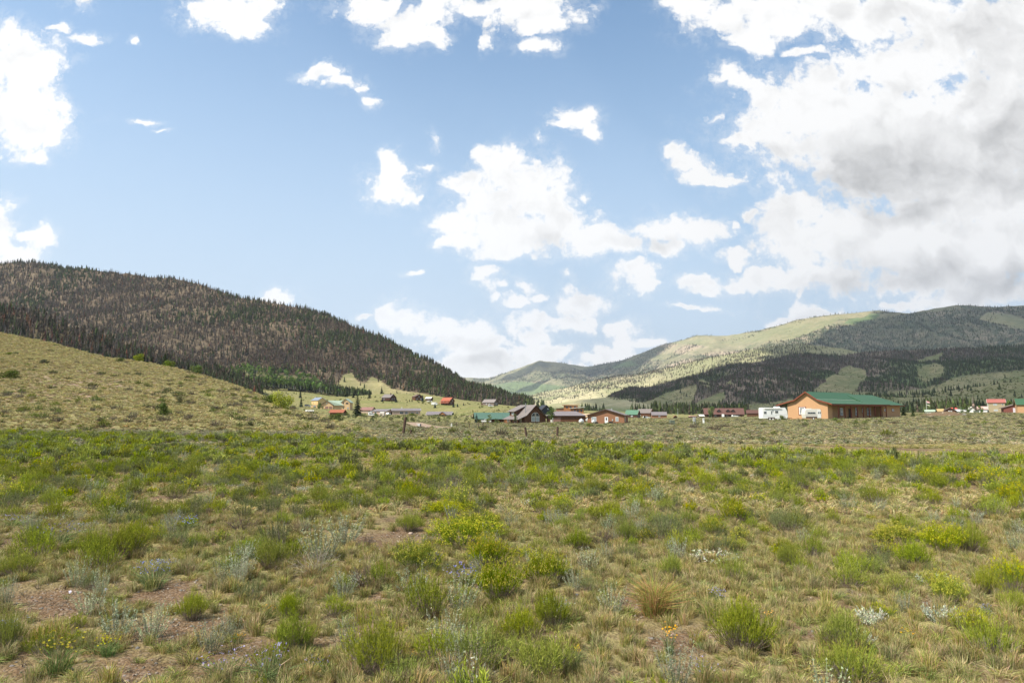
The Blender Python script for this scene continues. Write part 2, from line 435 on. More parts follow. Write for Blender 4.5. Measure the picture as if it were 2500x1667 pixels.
# the field behind and beside the photographer
bk = [(-15400, -3000), (15400, -3000), (15400, 1.2), (1.68, 1.2), (-1.68, 1.2), (-15400, 1.2)]
gb = mesh_np('field', [(x, y, G(x, 1.2) if abs(x) < 5 else 0.0) for x, y in bk], np.array([[0, 1, 2, 3, 4, 5]]), GROUND_MAT, np.array([[0, 0, .3]]))
tag(link('field', gb), kind='structure')
for s in (-1, 1):   # side wedges beyond the polar sheet
    vs = [(s * 1.68, 1.2, 0), (s * 15400, 11000, -4), (s * 15400, 1.2, 0)]
    wd = mesh_np('field', vs, np.array([[0, 2, 1] if s > 0 else [0, 1, 2]]), GROUND_MAT, np.array([[0, 0, .6]]))
    tag(link('field', wd), kind='structure')

# ---- hills and mountains: sheets between a foot line and a crest line, with gullies
class Sheet:
    def __init__(s, crest, foot, power=1.0, namp=0.0, nfreq=.01, seed=0, nu=300, nt=120, back=.35, gully=0.0, gfreq=.02, dpow=1.0, crestn=0.0):
        s.c = np.array(crest, float); s.f = np.array(foot, float); s.power = power
        s.namp, s.nfreq, s.seed, s.back, s.gully, s.gfreq, s.dpow, s.crestn = namp, nfreq, seed, back, gully, gfreq, dpow, crestn
        s.u0, s.u1 = s.c[0, 0], s.c[-1, 0]
        s.nu, s.nt = nu, nt
        us = np.linspace(s.u0, s.u1, nu); ts = np.concatenate([np.linspace(0, 1, nt), 1 + np.linspace(.02, 1, 14)])
        s.ts = ts
        U, T = np.meshgrid(us, ts, indexing='ij')
        s.V = s.pt(U, T)
        s.shape = U.shape
    def pt(s, U, T):
        vc = np.interp(U, s.c[:, 0], s.c[:, 1]); Dc = np.interp(U, s.c[:, 0], s.c[:, 2])
        vf = np.interp(U, s.f[:, 0], s.f[:, 1]); Df = np.interp(U, s.f[:, 0], s.f[:, 2])
        t = np.clip(T, 0, 1)
        D = Df + (Dc - Df) * t ** s.dpow
        v = vf + (vc - vf) * t ** s.power
        cx, cz = (U - 1250.0) / F, (833.5 - v) / F
        dy, dz = cos(TH) - cz * sin(TH), sin(TH) + cz * cos(TH)
        x, y, z = cx * D / dy, D, EYE + dz * D / dy
        env = np.sin(np.clip(t, 0, 1) * pi) ** .6
        n = (fbm(x * s.nfreq, y * s.nfreq, 6, s.seed) - .5)
        g = fbm(x * s.gfreq + n * 1.5, y * s.gfreq * .25 + z * s.gfreq * .25, 4, s.seed + 7, ridged=True) - .55
        z = z + env * (s.namp * n + s.gully * g)
        if s.crestn: z = z + s.crestn * (fbm(x * s.nfreq * 3, y * 0 + 3.3, 5, s.seed + 3, ridged=True) - .6) * t ** 3
        y = y + env * s.gully * g * .8
        b = np.clip(T - 1, 0, 1)
        wdt = s.back * (Dc - Df + 60)
        x = x * (1 + b * wdt / np.maximum(y, 1)); y = y + b * wdt
        zc = z
        z = zc - b ** 1.5 * (np.maximum(zc, 0) + 8)
        return np.stack([x, y, z], -1)
    def mesh(s, name, mat, maskfn):
        u, v = proj(s.V[..., 0], s.V[..., 1], s.V[..., 2])
        col = maskfn(u, v, s.V[..., 0], s.V[..., 1], s.V[..., 2]).reshape(-1, 3)
        me = mesh_np(name, s.V.reshape(-1, 3), grid_faces(*s.shape), mat, col, smooth=True)
        return tag(link(name, me), kind='structure')
    def sample(s, n, rng, tmax=1.0, umin=-200, umax=2700):
        """n random points spread evenly over the sheet's own area."""
        V = s.V[:, :s.nt]; a = V[1:, :-1] - V[:-1, :-1]; b = V[:-1, 1:] - V[:-1, :-1]
        ar = np.linalg.norm(np.cross(a, b), axis=-1)
        uc = np.linspace(s.u0, s.u1, s.nu)[:-1]
        ar = ar * ((uc > umin) & (uc < umax))[:, None]
        pr = ar.ravel() / ar.sum()
        k = rng.choice(len(pr), n, p=pr); i, j = k // (s.nt - 1), k % (s.nt - 1)
        r, q = rng.random(n)[:, None], rng.random(n)[:, None]
        A = V[i, j]; B = V[i + 1, j]; C_ = V[i, j + 1]; D_ = V[i + 1, j + 1]
        p_ = A * (1-r)*(1-q) + B * r*(1-q) + C_ * (1-r)*q + D_ * r*q
        return p_, j / (s.nt - 1)

def hill_material(name, duff1, duff2, rock1, rock2, grass1, grass2, green=(.07, .11, .03), sc=1.0, blot=.5, lines=0.0):
    """Col: R grass, G rock, B aspen / green scrub."""
    def b(t):
        a = t.n('ShaderNodeAttribute', attribute_name='Col').outputs['Color']
        sp = t.n('ShaderNodeSeparateColor'); t.put(sp.inputs[0], a)
        gr, rk, gn = sp.outputs
        co = t.n('ShaderNodeNewGeometry').outputs['Position']
        n1 = t.noise(co, .012 * sc, 8, .62); n2 = t.noise(co, .11 * sc, 7, .68); n3 = t.noise(co, .5 * sc, 4, .6)
        duff = t.mix(t.ss(n2, .35, .68), duff1, duff2)
        rock = t.mix(t.ss(n3, .3, .7), rock1, rock2)
        rm = t.m('MULTIPLY', t.ss(n2, .44, .56), t.ss(n1, .40, .6), clamp=True)
        rm = t.m('MULTIPLY', rm, t.m('ADD', .45, rk), clamp=True)
        base = t.mix(t.m('MAXIMUM', rm, t.m('MULTIPLY', rk, t.ss(n2, .3, .5))), duff, rock)
        grass = t.mix(t.ss(n2, .3, .7), grass1, grass2)
        grass = t.mix(t.ss(n1, .42, .62, 0, blot), grass, green)
        base = t.mix(gr, base, grass)
        base = t.mix(t.m('MULTIPLY', gn, t.ss(n2, .3, .6, .5, 1.0)), base, green)
        return pbsdf(t, base, .95, bump(t, t.m('ADD', n2, t.m('MULTIPLY', n3, .4)), .9, 3.0 / sc), .05), None
    return material(name, b)

# near grassy hill on the left
near_hill = Sheet([(-700,700,180),(-400,745,175),(0,812,160),(119,835,150),(253,871,140),(342,882,135),(447,902,130),(566,937,122),(640,966,112),(700,996,100),(790,1018,86),(841,1034,74),(909,1054,58)],
                  [(-700,1050,60),(0,1050,62),(400,1052,60),(700,1058,56),(909,1070,50)], power=.85, namp=1.6, nfreq=.05, seed=3, nu=300, nt=140, back=1.2, gully=.5, gfreq=.2, dpow=1.25)
NH_MAT = hill_material('dry_hillside', (.155,.13,.07), (.245,.205,.12), (.22,.15,.105), (.32,.24,.18), (.215,.19,.085), (.315,.27,.14), green=(.15,.155,.06), sc=14, blot=.5)
def nh_mask(u, v, x, y, z):
    g = np.clip(.75 - np.exp(-((u - 180) / 260) ** 2 - ((v - 950) / 50) ** 2) * 1.2 + (fbm(x * .1, y * .1, 4, 9) - .5) * 1.4, 0, 1)
    rk = np.exp(-((u - 180) / 280) ** 2 - ((v - 945) / 45) ** 2) * .8
    return np.stack([g, rk, g * 0 + np.clip((v - 1020) / 40, 0, .5)], -1)
near_hill.mesh('near_hill', NH_MAT, nh_mask)

# forested spur behind it
spur = Sheet([(-700,640,700),(-300,700,680),(0,756,660),(60,766,660),(130,785,650),(220,815,650),(300,848,660),(380,872,680),(450,892,700),(560,915,730),(640,940,760)],
             [(-700,1010,450),(0,980,450),(300,985,450),(560,985,500),(640,975,560)], power=.9, namp=12, nfreq=.008, seed=13, nu=160, nt=80, back=.5, gully=8)
MT_MAT = hill_material('forest_floor_rock', (.055,.041,.028), (.095,.07,.047), (.115,.088,.058), (.18,.14,.092), (.21,.19,.09), (.30,.26,.14), green=(.15,.17,.06), sc=1.0, blot=.5)
spur.mesh('forested_spur', MT_MAT, lambda u, v, x, y, z: np.stack([u*0+.2, u*0+.1, u*0], -1))

# the big forested mountain on the left
LM_GRASS = [(600,1030),(600,952),(656,944),(739,953),(812,962),(819,942),(840,914),(860,910),(870,928),(888,936),(909,919),(931,931),(957,949),(985,954),(1010,957),(1066,966),(1110,973),(1166,982),(1260,996),(1300,1005),(1300,1030)]
ASPEN = [(520,905),(600,900),(700,915),(762,922),(780,938),(800,960),(730,955),(660,946),(600,945),(500,925)]
mountain = Sheet([(-700,560,1900),(-400,590,1800),(-100,640,1700),(0,643,1650),(80,636,1600),(130,650,1580),(228,660,1560),(330,668,1540),(446,688,1500),(532,710,1480),(595,728,1460),(744,752,1430),(850,795,1400),(957,837,1370),(1063,896,1330),(1148,943,1300),(1200,965,1280),(1265,988,1250),(1300,1000,1230)],
                 [(-700,1000,800),(-100,990,820),(400,960,880),(640,960,890),(760,966,890),(900,982,880),(1066,976,885),(1166,990,905),(1265,1003,960),(1300,1008,1050)],
                 power=.95, namp=70, nfreq=.0045, seed=21, nu=420, nt=200, back=.6, gully=38, gfreq=.010, crestn=14)
def lm_mask(u, v, x, y, z):
    g = inpoly(u, v, LM_GRASS).astype(float)
    rk = np.clip((fbm(x * .012, z * .02 + y * .004, 5, 31, True) - .52) * 4.5, 0, 1)
    return np.stack([g, rk * (1 - g), inpoly(u, v, ASPEN) * .6], -1)
mountain.mesh('forested_mountain', MT_MAT, lm_mask)

# far ranges
F1C = [(900,935,9500),(1050,925,9200),(1150,923,9000),(1195,926,9000),(1254,906,8800),(1317,881,8500),(1358,887,8400),(1403,891,8300),(1442,894,8200),(1477,890,8000),(1537,874,7800),(1596,850,7500),(1656,832,7200),(1700,819,7000),(1775,819,6800),(1805,816,6700),(1850,808,6500),(1889,798,6300),(1961,778,6200),(2038,767,6000),(2127,760,5900),(2217,762,5800),(2276,754,5700),(2350,745,5600),(2425,749,5500),(2500,746,5400),(2900,720,5200),(3300,740,5200)]
F1 = Sheet(F1C, [(900,1006,6000),(1500,1006,5200),(2000,1006,3800),(2500,1006,3600),(3300,1006,3400)], power=.95, namp=230, nfreq=.0011, seed=41, nu=420, nt=170, back=.6, gully=240, gfreq=.0021, crestn=30)
F1_MAT = hill_material('far_range', (.07,.085,.05), (.12,.13,.072), (.28,.22,.16), (.40,.32,.245), (.185,.175,.10), (.285,.25,.155), green=(.12,.165,.075), sc=.16, blot=.35)
F1_TAN = [(1640,838),(1700,822),(1850,812),(1900,798),(1961,778),(2060,767),(2130,760),(2110,775),(2050,780),(2010,800),(1930,830),(1850,836),(1760,850),(1700,842)]
F1_TAN2 = [(2410,762),(2460,766),(2510,782),(2510,808),(2450,795),(2390,780)]
F1_GREEN = [[(1180,990),(1180,945),(1260,930),(1400,945),(1480,930),(1500,990)],[(2060,790),(2090,768),(2150,765),(2140,778),(2080,792)],[(1490,895),(1540,880),(1560,892),(1500,900)]]
F1_DARK = [[(1300,915),(1400,905),(1480,900),(1560,880),(1620,880),(1600,905),(1500,930),(1420,935)],[(1950,800),(2060,795),(2230,764),(2700,740),(2700,1000),(1500,1000),(1700,930),(1850,880)]]
def f1_forest(u, v, x, y, z):
    d = np.zeros(u.shape)
    for q in F1_DARK: d = np.maximum(d, inpoly(u, v, q) * .8)
    n = fbm(x * .0028, y * .0028 + z * .004, 5, 51)
    d = np.maximum(d, np.clip((n - .44) * 5, 0, .6))
    for q in (F1_TAN, F1_TAN2): d = np.where(inpoly(u, v, q), np.clip((n - .6) * 4, 0, .2), d)
    for q in F1_GREEN: d = np.where(inpoly(u, v, q), d * .15, d)
    return d
def f1_mask(u, v, x, y, z):
    tn = (inpoly(u, v, F1_TAN) | inpoly(u, v, F1_TAN2)).astype(float)
    gn = np.zeros(u.shape)
    for q in F1_GREEN: gn = np.maximum(gn, inpoly(u, v, q) * .9)
    rk = np.clip((fbm(x * .004, z * .009, 4, 61, True) - .6) * 5, 0, 1) * (u > 1600)
    g = np.clip(tn + np.clip(1 - f1_forest(u, v, x, y, z) * 1.25, 0, 1) * .6 * (1 - gn), 0, 1)
    return np.stack([g, np.clip(rk * (1 - .8 * (u > 1900)) + tn * .3, 0, 1), gn * (1 - tn)], -1)
F1.mesh('far_mountain_range', F1_MAT, f1_mask)

F2 = Sheet([(1180,1004,4800),(1240,985,4700),(1266,973,4600),(1328,956,4500),(1376,948,4400),(1418,937,4300),(1477,923,4200),(1520,915,4150),(1573,912,4100),(1656,892,4000),(1745,872,3900),(1850,850,3800),(1950,838,3700),(2050,850,3600),(2150,870,3500),(2400,900,3400)],
           [(1180,1008,3000),(1500,1008,2600),(2000,1008,2600),(2400,1008,2600)], power=1.0, namp=110, nfreq=.0022, seed=71, nu=260, nt=120, back=.5, gully=60, gfreq=.004)
F2_MAT = hill_material('sunlit_foothills', (.17,.155,.09), (.27,.23,.14), (.33,.27,.20), (.42,.34,.27), (.28,.26,.15), (.42,.37,.235), green=(.15,.18,.075), sc=.3, blot=.6)
F2.mesh('foothills', F2_MAT, lambda u, v, x, y, z: np.stack([np.clip(1.0 - (v < 935) * .5 + 0*u, 0, 1), (v < 930) * .35 + 0*u, np.clip((u-1500)/400, 0, .5)], -1))

# low sunlit bench fields in the valley behind the centre houses
FB = Sheet([(1200,1006,2300),(1300,999,2250),(1340,988,2200),(1420,975,2150),(1500,968,2100),(1560,970,2050),(1610,985,2000),(1680,1000,2000)],
           [(1200,1008,1500),(1440,1008,1450),(1680,1008,1450)], power=1.0, namp=14, nfreq=.006, seed=81, nu=160, nt=60, back=.5, gully=5)
FB.mesh('valley_bench', F2_MAT, lambda u, v, x, y, z: np.stack([u*0+1, u*0, np.clip((v - 990) / 12, 0, .9)], -1))

F3 = Sheet([(1470,1004,2500),(1498,968,2500),(1537,950,2550),(1590,944,2600),(1640,936,2650),(1700,916,2700),(1775,895,2750),(1850,883,2800),(1937,863,2850),(2053,868,2900),(2110,860,2900),(2187,857,2900),(2306,853,2850),(2400,848,2800),(2500,844,2800),(2900,830,2800),(3300,840,2800)],
           [(1470,1008,1700),(1700,1008,1600),(2000,1008,1550),(2500,1008,1500),(3300,1008,1500)], power=.92, namp=95, nfreq=.0032, seed=91, nu=380, nt=170, back=.5, gully=60, gfreq=.0058, crestn=10)
CLEAR = [[(1614,968),(1656,953),(1694,941),(1700,948),(1697,962),(1692,972),(1683,986),(1665,996),(1660,1010),(1520,1010),(1543,998),(1567,986)],
 [(1683,987),(1720,972),(1772,957),(1768,972),(1763,982),(1700,1010),(1650,1010)],
 [(1769,935),(1787,928),(1795,939)],[(1700,926),(1725,930),(1735,941),(1710,938)],
 [(2053,896),(2075,892),(2110,902),(2121,920),(2104,935),(2098,953),(2040,962),(1985,956),(2008,938),(2035,920)],
 [(2237,905),(2276,887),(2306,893),(2297,929),(2264,935),(2240,926)],[(2240,878),(2303,858),(2290,874),(2250,888)],
 [(1500,1010),(1500,996),(1640,985),(1800,990),(1960,972),(2090,955),(2160,962),(2260,950),(2330,925),(2420,918),(2600,890),(2600,1010)],
 [(2330,925),(2380,915),(2500,905),(2500,940),(2350,950)]]
def f3_forest(u, v, x, y, z):
    j = (fbm(x * .012, y * .012, 4, 101) - .5)
    uj, vj = u + j * 22, v + (fbm(x * .012 + 50, y * .012, 4, 102) - .5) * 12
    f = np.ones(u.shape)
    for q in CLEAR: f = np.where(inpoly(uj, vj, q), 0.0, f)
    return f
def f3_mask(u, v, x, y, z):
    f = f3_forest(u, v, x, y, z)
    gn = np.clip((fbm(x * .004, y * .004, 4, 103) - .54) * 6, 0, 1) * f
    rk = np.clip((fbm(x * .006, z * .014, 4, 104, True) - .66) * 5, 0, 1) * f
    return np.stack([1 - f, rk, gn], -1)
F3_MAT = hill_material('dark_forest_slope', (.055,.052,.036), (.09,.08,.053), (.15,.12,.09), (.24,.19,.145), (.145,.15,.07), (.27,.24,.14), green=(.085,.12,.045), sc=.45, blot=.5)
F3.mesh('forested_slope', F3_MAT, f3_mask)

# low rolling foothills at the lower right, carrying lines of trees
F4 = Sheet([(1880,1004,1500),(1960,990,1500),(2060,976,1480),(2172,966,1450),(2260,962,1420),(2350,950,1400),(2443,925,1380),(2520,910,1350),(2700,880,1300),(3300,860,1300)],
           [(1880,1008,900),(2100,1008,850),(2500,1008,800),(3300,1008,800)], power=1.0, namp=32, nfreq=.007, seed=111, nu=260, nt=110, back=.5, gully=22, gfreq=.012)
F4.mesh('rolling_foothills', F3_MAT, lambda u, v, x, y, z: np.stack([u*0+1, u*0, np.clip((fbm(x*.01, y*.01, 3, 5)-.5)*3, 0, .6)], -1))
# ================================================================== unseen clouds added overhead, shaped to shade the valley
def cloud_mat(name, trans):
    def b(t):
        d = t.n('ShaderNodeBsdfDiffuse'); d.inputs[0].default_value = (.85, .85, .86, 1)
        tl = t.n('ShaderNodeBsdfTranslucent'); tl.inputs[0].default_value = (.85, .85, .86, 1)
        m1 = t.n('ShaderNodeMixShader'); m1.inputs[0].default_value = .5; t.put(m1.inputs[1], d.outputs[0]); t.put(m1.inputs[2], tl.outputs[0])
        tr = t.n('ShaderNodeBsdfTransparent')
        m2 = t.n('ShaderNodeMixShader'); m2.inputs[0].default_value = trans; t.put(m2.inputs[1], m1.outputs[0]); t.put(m2.inputs[2], tr.outputs[0])
        return m2.outputs[0], None
    return material(name, b)
def poly_sdf(x, y, poly):
    poly = np.array(poly); d = seg_dist(x, y, list(map(tuple, poly)) + [tuple(poly[0])])
    return np.where(inpoly(x, y, poly), d, -d)
def shade_cloud(pts, H, mat, seed, soft=120, thick=.35):
    """An unseen flat-bottomed sheet added at height H, shaped to shade the given ground points."""
    k = [((H - p[2]) / SDIR[2]) for p in pts]
    poly = [(p[0] + q * SDIR[0], p[1] + q * SDIR[1]) for p, q in zip(pts, k)]
    A = np.array(poly); lo, hi = A.min(0) - 200, A.max(0) + 200
    gx, gy = np.meshgrid(np.linspace(lo[0], hi[0], 90), np.linspace(lo[1], hi[1], 90), indexing='ij')
    s = poly_sdf(gx, gy, poly) + (fbm(gx * .002, gy * .002, 5, seed) - .5) * soft * 2
    th = np.sqrt(np.maximum(s, 0)) * 14 * thick
    top = H + th * (1 + fbm(gx * .004, gy * .004, 4, seed + 5)); bot = H - th * .25
    inside = s > 0
    N = gx.size
    V = np.concatenate([np.stack([gx, gy, top], -1).reshape(-1, 3), np.stack([gx, gy, bot], -1).reshape(-1, 3)])
    f = grid_faces(90, 90); ok = inside.ravel()[f].any(1); f = f[ok]
    me = mesh_np('unseen_shade_cloud', V, np.concatenate([f, f[:, ::-1] + N]), mat, smooth=True)
    return tag(link('unseen_shade_cloud', me), kind='structure')
THIN = cloud_mat("thin_shade_cloud", .89)  # added out of view to dim the sun over the near valley
DENSE = cloud_mat('dense_shade_cloud', .45)  # added out of view to darken the right slopes and far patches
g0 = lambda x, y: (x, y, 0.0)
shade_cloud([g0(-2600, -700), g0(1000, -700), g0(900, 500), g0(600, 1000), g0(260, 1250), g0(120, 1500), g0(160, 2050), g0(-1200, 2400), g0(-2600, 2300)], 3500, THIN, 1)
shade_cloud([P(1470,1004,1800), P(1500,975,2450), P(1590,945,2600), P(1690,925,2700), P(1780,898,2760), P(1880,872,2850), P(1925,850,5000), P(2000,806,5500), P(2070,786,5600), P(2190,766,5800), P(2300,740,6400), P(3400,740,6500), P(3500,1004,1200), P(2600,1006,700), P(1900,1006,760), P(1600,1007,1000)], 4500, DENSE, 2, 60)
for i, (u, v, D, rx, ry) in enumerate([(1450,916,8100,800,240),(1345,946,7300,520,110),(1290,922,8300,330,130),(1555,893,7700,620,260),(1545,945,4300,170,120)]):
    c = P(u, v, D)
    shade_cloud([(c[0] + rx * cos(a), c[1] + ry * sin(a) * 1.6, c[2] + ry * .35 * sin(a)) for a in np.linspace(0, 2 * pi, 14)[:-1]], 6000, DENSE, 10 + i, 200)

# ------------------------------------------------------------------ the air of the valley
hz = MBX = [(-15500, -3100, -30), (15500, 11300, 1650)]
lo, hi = MBX
hv = [(x, y, z) for x in (lo[0], hi[0]) for y in (lo[1], hi[1]) for z in (lo[2], hi[2])]
hme = mesh_np('haze', hv, np.array([(0,1,3,2),(4,6,7,5),(0,4,5,1),(2,3,7,6),(0,2,6,4),(1,5,7,3)]))
hm = bpy.data.materials.new('haze'); hm.use_nodes = True; ht = NT(hm.node_tree)
pv = ht.n('ShaderNodeVolumePrincipled'); pv.inputs['Color'].default_value = (.80, .88, 1.0, 1); pv.inputs['Density'].default_value = 4.2e-5; pv.inputs['Anisotropy'].default_value = .2
ho = ht.n('ShaderNodeOutputMaterial'); ht.put(ho.inputs['Volume'], pv.outputs[0]); hme.materials.append(hm)
tag(link('haze', hme), kind='stuff', label='thin bluish haze filling the air of the valley')
# ================================================================== PLANT BUILDERS
class Soup:
    """Collects small faces with a colour each."""
    def __init__(s): s.V = []; s.T = []; s.Q = []; s.CT = []; s.CQ = []; s.n = 0
    def tri(s, A, B, C, col):
        k = len(A); s.V += [A, B, C]; i = np.arange(k) + s.n
        s.T.append(np.stack([i, i + k, i + 2 * k], 1)); s.CT.append(np.broadcast_to(col, (k, 3))); s.n += 3 * k
    def quad(s, A, B, C, D, col):
        k = len(A); s.V += [A, B, C, D]; i = np.arange(k) + s.n
        s.Q.append(np.stack([i, i + k, i + 2 * k, i + 3 * k], 1)); s.CQ.append(np.broadcast_to(col, (k, 3))); s.n += 4 * k
    def blades(s, P0, P1, w, col, rng, flat=None, taper=0.15):
        """Narrow blades from P0 to P1."""
        d = P1 - P0; r = rng.normal(size=d.shape) if flat is None else flat
        side = np.cross(d, r); side /= np.linalg.norm(side, axis=1, keepdims=True) + 1e-9
        w = np.asarray(w).reshape(-1, 1) * np.ones((len(P0), 1))
        if taper < .2: s.tri(P0 - side * w / 2, P0 + side * w / 2, P1, col)
        else: s.quad(P0 - side * w / 2, P0 + side * w / 2, P1 + side * w * taper / 2, P1 - side * w * taper / 2, col)
    def mesh(s, name, mat):
        fs, cs = [], []
        if s.T: fs.append(np.concatenate(s.T)); cs.append(np.concatenate(s.CT))
        if s.Q: fs.append(np.concatenate(s.Q)); cs.append(np.concatenate(s.CQ))
        return mesh_np(name, np.concatenate(s.V), fs, mat, cs)
    def add(s, o):
        for v in o.V: s.V.append(v)
        for t in o.T: s.T.append(t + s.n)
        for q in o.Q: s.Q.append(q + s.n)
        s.CT += o.CT; s.CQ += o.CQ; s.n += o.n
        return s
def cvar(rng, n, c, amt=.2, tint=.08):
    c = np.array(c); return np.clip(c * (1 + rng.normal(0, amt, (n, 1))) * (1 + rng.normal(0, tint, (n, 3))), 0.002, .9)

LEAF, TIP, STEM = (.225, .26, .036), (.36, .37, .045), (.25, .21, .16)
SAGE, SAGET = (.29, .31, .20), (.40, .41, .29)
DRY, GRN = (.38, .31, .15), (.21, .23, .06)

def shrub(seed, h=.34, r=.2, n=150, leaves=9, wl=.004, ws=.003, leaf=LEAF, tip=TIP, blossom=0.0, stem=STEM, low=.35, upright=.55, ll=.035):
    """Many fine stems fanning out of a root crown; needle leaves on the upper part; optional flower heads."""
    rng = np.random.default_rng(seed)
    az = rng.random(n) * 2 * pi; rr = np.sqrt(rng.random(n)); hh = h * (1 - .38 * rr**2) * rng.uniform(.62, 1.05, n)
    lump = 1 + .28 * np.sin(az * 3 + seed) + .18 * np.sin(az * 5 + seed * 2)
    top = np.stack([np.cos(az) * rr * r * lump, np.sin(az) * rr * r * lump, hh * (1 + .12 * np.sin(az * 2 + seed * 3))], 1)
    base = np.stack([np.cos(az) * rr * r * .25, np.sin(az) * rr * r * .25, 0 * rr], 1) + rng.normal(0, .008, (n, 3)) * (1, 1, 0)
    bow = np.stack([np.cos(az), np.sin(az), 0 * az], 1) * (r * (1 - upright) * .35 * rr)[:, None]
    mid = base * .45 + top * .55 + bow
    st, fo, bl = Soup(), Soup(), Soup()
    st.blades(base, mid, ws, cvar(rng, n, stem, .2), rng, taper=.8)
    st.blades(mid, top, ws * .8, cvar(rng, n, np.array(leaf) * .9, .15), rng, taper=.5)
    k = leaves; N = n * k
    t = rng.uniform(low, 1.0, (n, k))
    a = np.where(t[..., None] < .55, base[:, None] + (mid - base)[:, None] * (t / .55)[..., None], mid[:, None] + (top - mid)[:, None] * ((t - .55) / .45)[..., None])
    d = (top - mid); d /= np.linalg.norm(d, axis=1, keepdims=True)
    out = rng.normal(0, .5, (n, k, 3)) + d[:, None] * 1.2; out /= np.linalg.norm(out, axis=2, keepdims=True)
    L = ll * rng.uniform(.6, 1.3, (n, k, 1))
    tt = t.reshape(-1, 1)
    patch = rng.random((n, 1)).repeat(k, 1).reshape(-1, 1)
    mixc = np.clip((tt - .8) * 3.2, 0, 1) * (.35 + .65 * patch)
    c = np.array(leaf) * (1 - mixc) + np.array(tip) * mixc
    c = np.where((tt < .5) & (patch > .4), np.array(stem) * .95, c)
    c = np.clip(c * (1 + rng.normal(0, .2, (N, 1))), .003, .9)
    fo.blades(a.reshape(-1, 3), (a + out * L).reshape(-1, 3), wl, c, rng)
    if blossom > 0:
        m = max(4, int(n * blossom)); idx = rng.choice(n, m, replace=False)
        for q in range(6):
            o = top[idx] + rng.normal(0, .010, (m, 3)); 
            bl.blades(o, o + rng.normal(0, .006, (m, 3)) + (0, 0, .010), wl * 1.9, cvar(rng, m, (.46, .42, .03), .18), rng)
    return st, fo, bl
def sage(seed, h=.32, r=.16, n=46, wl=.006, k=22, col=SAGE):
    """Silvery stalks, each set with short leaves along its length."""
    rng = np.random.default_rng(seed)
    az = rng.random(n) * 2 * pi; rr = np.sqrt(rng.random(n)); hh = h * rng.uniform(.45, 1.0, n)
    top = np.stack([np.cos(az) * rr * r, np.sin(az) * rr * r, hh], 1); base = top * (.35, .35, 0)
    st, fo = Soup(), Soup()
    st.blades(base, top, wl * .7, cvar(rng, n, (.26, .25, .17), .15), rng, taper=.4)
    t = rng.uniform(.12, 1, (n, k, 1)); a = base[:, None] + (top - base)[:, None] * t
    out = rng.normal(0, 1, (n, k, 3)) + (0, 0, .9); out /= np.linalg.norm(out, axis=2, keepdims=True)
    fo.blades(a.reshape(-1, 3), (a + out * .020 * rng.uniform(.6, 1.3, (n, k, 1))).reshape(-1, 3), wl, np.clip(cvar(rng, n * k, col, .18) * (1 + .25 * t.reshape(-1, 1)), 0, .8), rng)
    return st, fo, Soup()
def tuft(seed, h=.2, r=.1, n=90, w=.0035, dry=.6, lean=.5, c1=DRY, c2=GRN):
    rng = np.random.default_rng(seed)
    az = rng.random(n) * 2 * pi; rr = rng.random(n); hh = h * rng.uniform(.4, 1.0, n)
    base = np.stack([np.cos(az) * rr * r * .5, np.sin(az) * rr * r * .5, 0 * rr], 1)
    az2 = az + rng.normal(0, .7, n); sp = r * lean * rng.uniform(.2, 1.6, n)
    mid = base + np.stack([np.cos(az2) * sp * .35, np.sin(az2) * sp * .35, hh * .6], 1)
    top = mid + np.stack([np.cos(az2) * sp * .75, np.sin(az2) * sp * .75, hh * .4 * rng.uniform(.3, 1, n)], 1)
    d = (rng.random((n, 1)) < dry)
    c = np.where(d, cvar(rng, n, c1, .22), cvar(rng, n, c2, .22))
    s = Soup(); fl = rng.normal(size=(n, 3))
    s.blades(base, mid, w, c, rng, flat=fl, taper=.85); s.blades(mid, top, w * .85, c * 1.12, rng, flat=fl)
    return s
def discs(s, cen, nrm, rad, col, rng):
    """five-petal flower heads"""
    m = len(cen); t1 = np.cross(nrm, rng.normal(size=(m, 3))); t1 /= np.linalg.norm(t1, axis=1, keepdims=True) + 1e-9
    t2 = np.cross(nrm, t1)
    for q in range(5):
        a0, a1 = q * 2 * pi / 5 - .45, q * 2 * pi / 5 + .45
        am = (a0 + a1) / 2
        A = cen + (t1 * cos(a0) + t2 * sin(a0)) * rad * .75; B = cen + (t1 * cos(a1) + t2 * sin(a1)) * rad * .75
        T_ = cen + (t1 * cos(am) + t2 * sin(am)) * rad + nrm * rad * .25
        s.quad(cen, A, T_, B, col)
def flowers(seed, h=.2, r=.14, n=60, m=50, fr=.009, fc=(.36, .33, .62), leaf=(.13, .18, .06), w=.004):
    rng = np.random.default_rng(seed)
    g = tuft(seed, h, r, n * 2, w, .15, .9, DRY, leaf)
    az = rng.random(m) * 2 * pi; rr = np.sqrt(rng.random(m)); top = np.stack([np.cos(az) * rr * r * 1.1, np.sin(az) * rr * r * 1.1, h * rng.uniform(.7, 1.15, m)], 1)
    g.blades(top * (.4, .4, 0), top, w * .6, cvar(rng, m, leaf, .2), rng, taper=.5)
    b = Soup(); nr = rng.normal(0, .5, (m, 3)) + (0, -.35, .8); nr /= np.linalg.norm(nr, axis=1, keepdims=True)
    discs(b, top, nr, fr, cvar(rng, m, fc, .12, .03), rng)
    return g, b
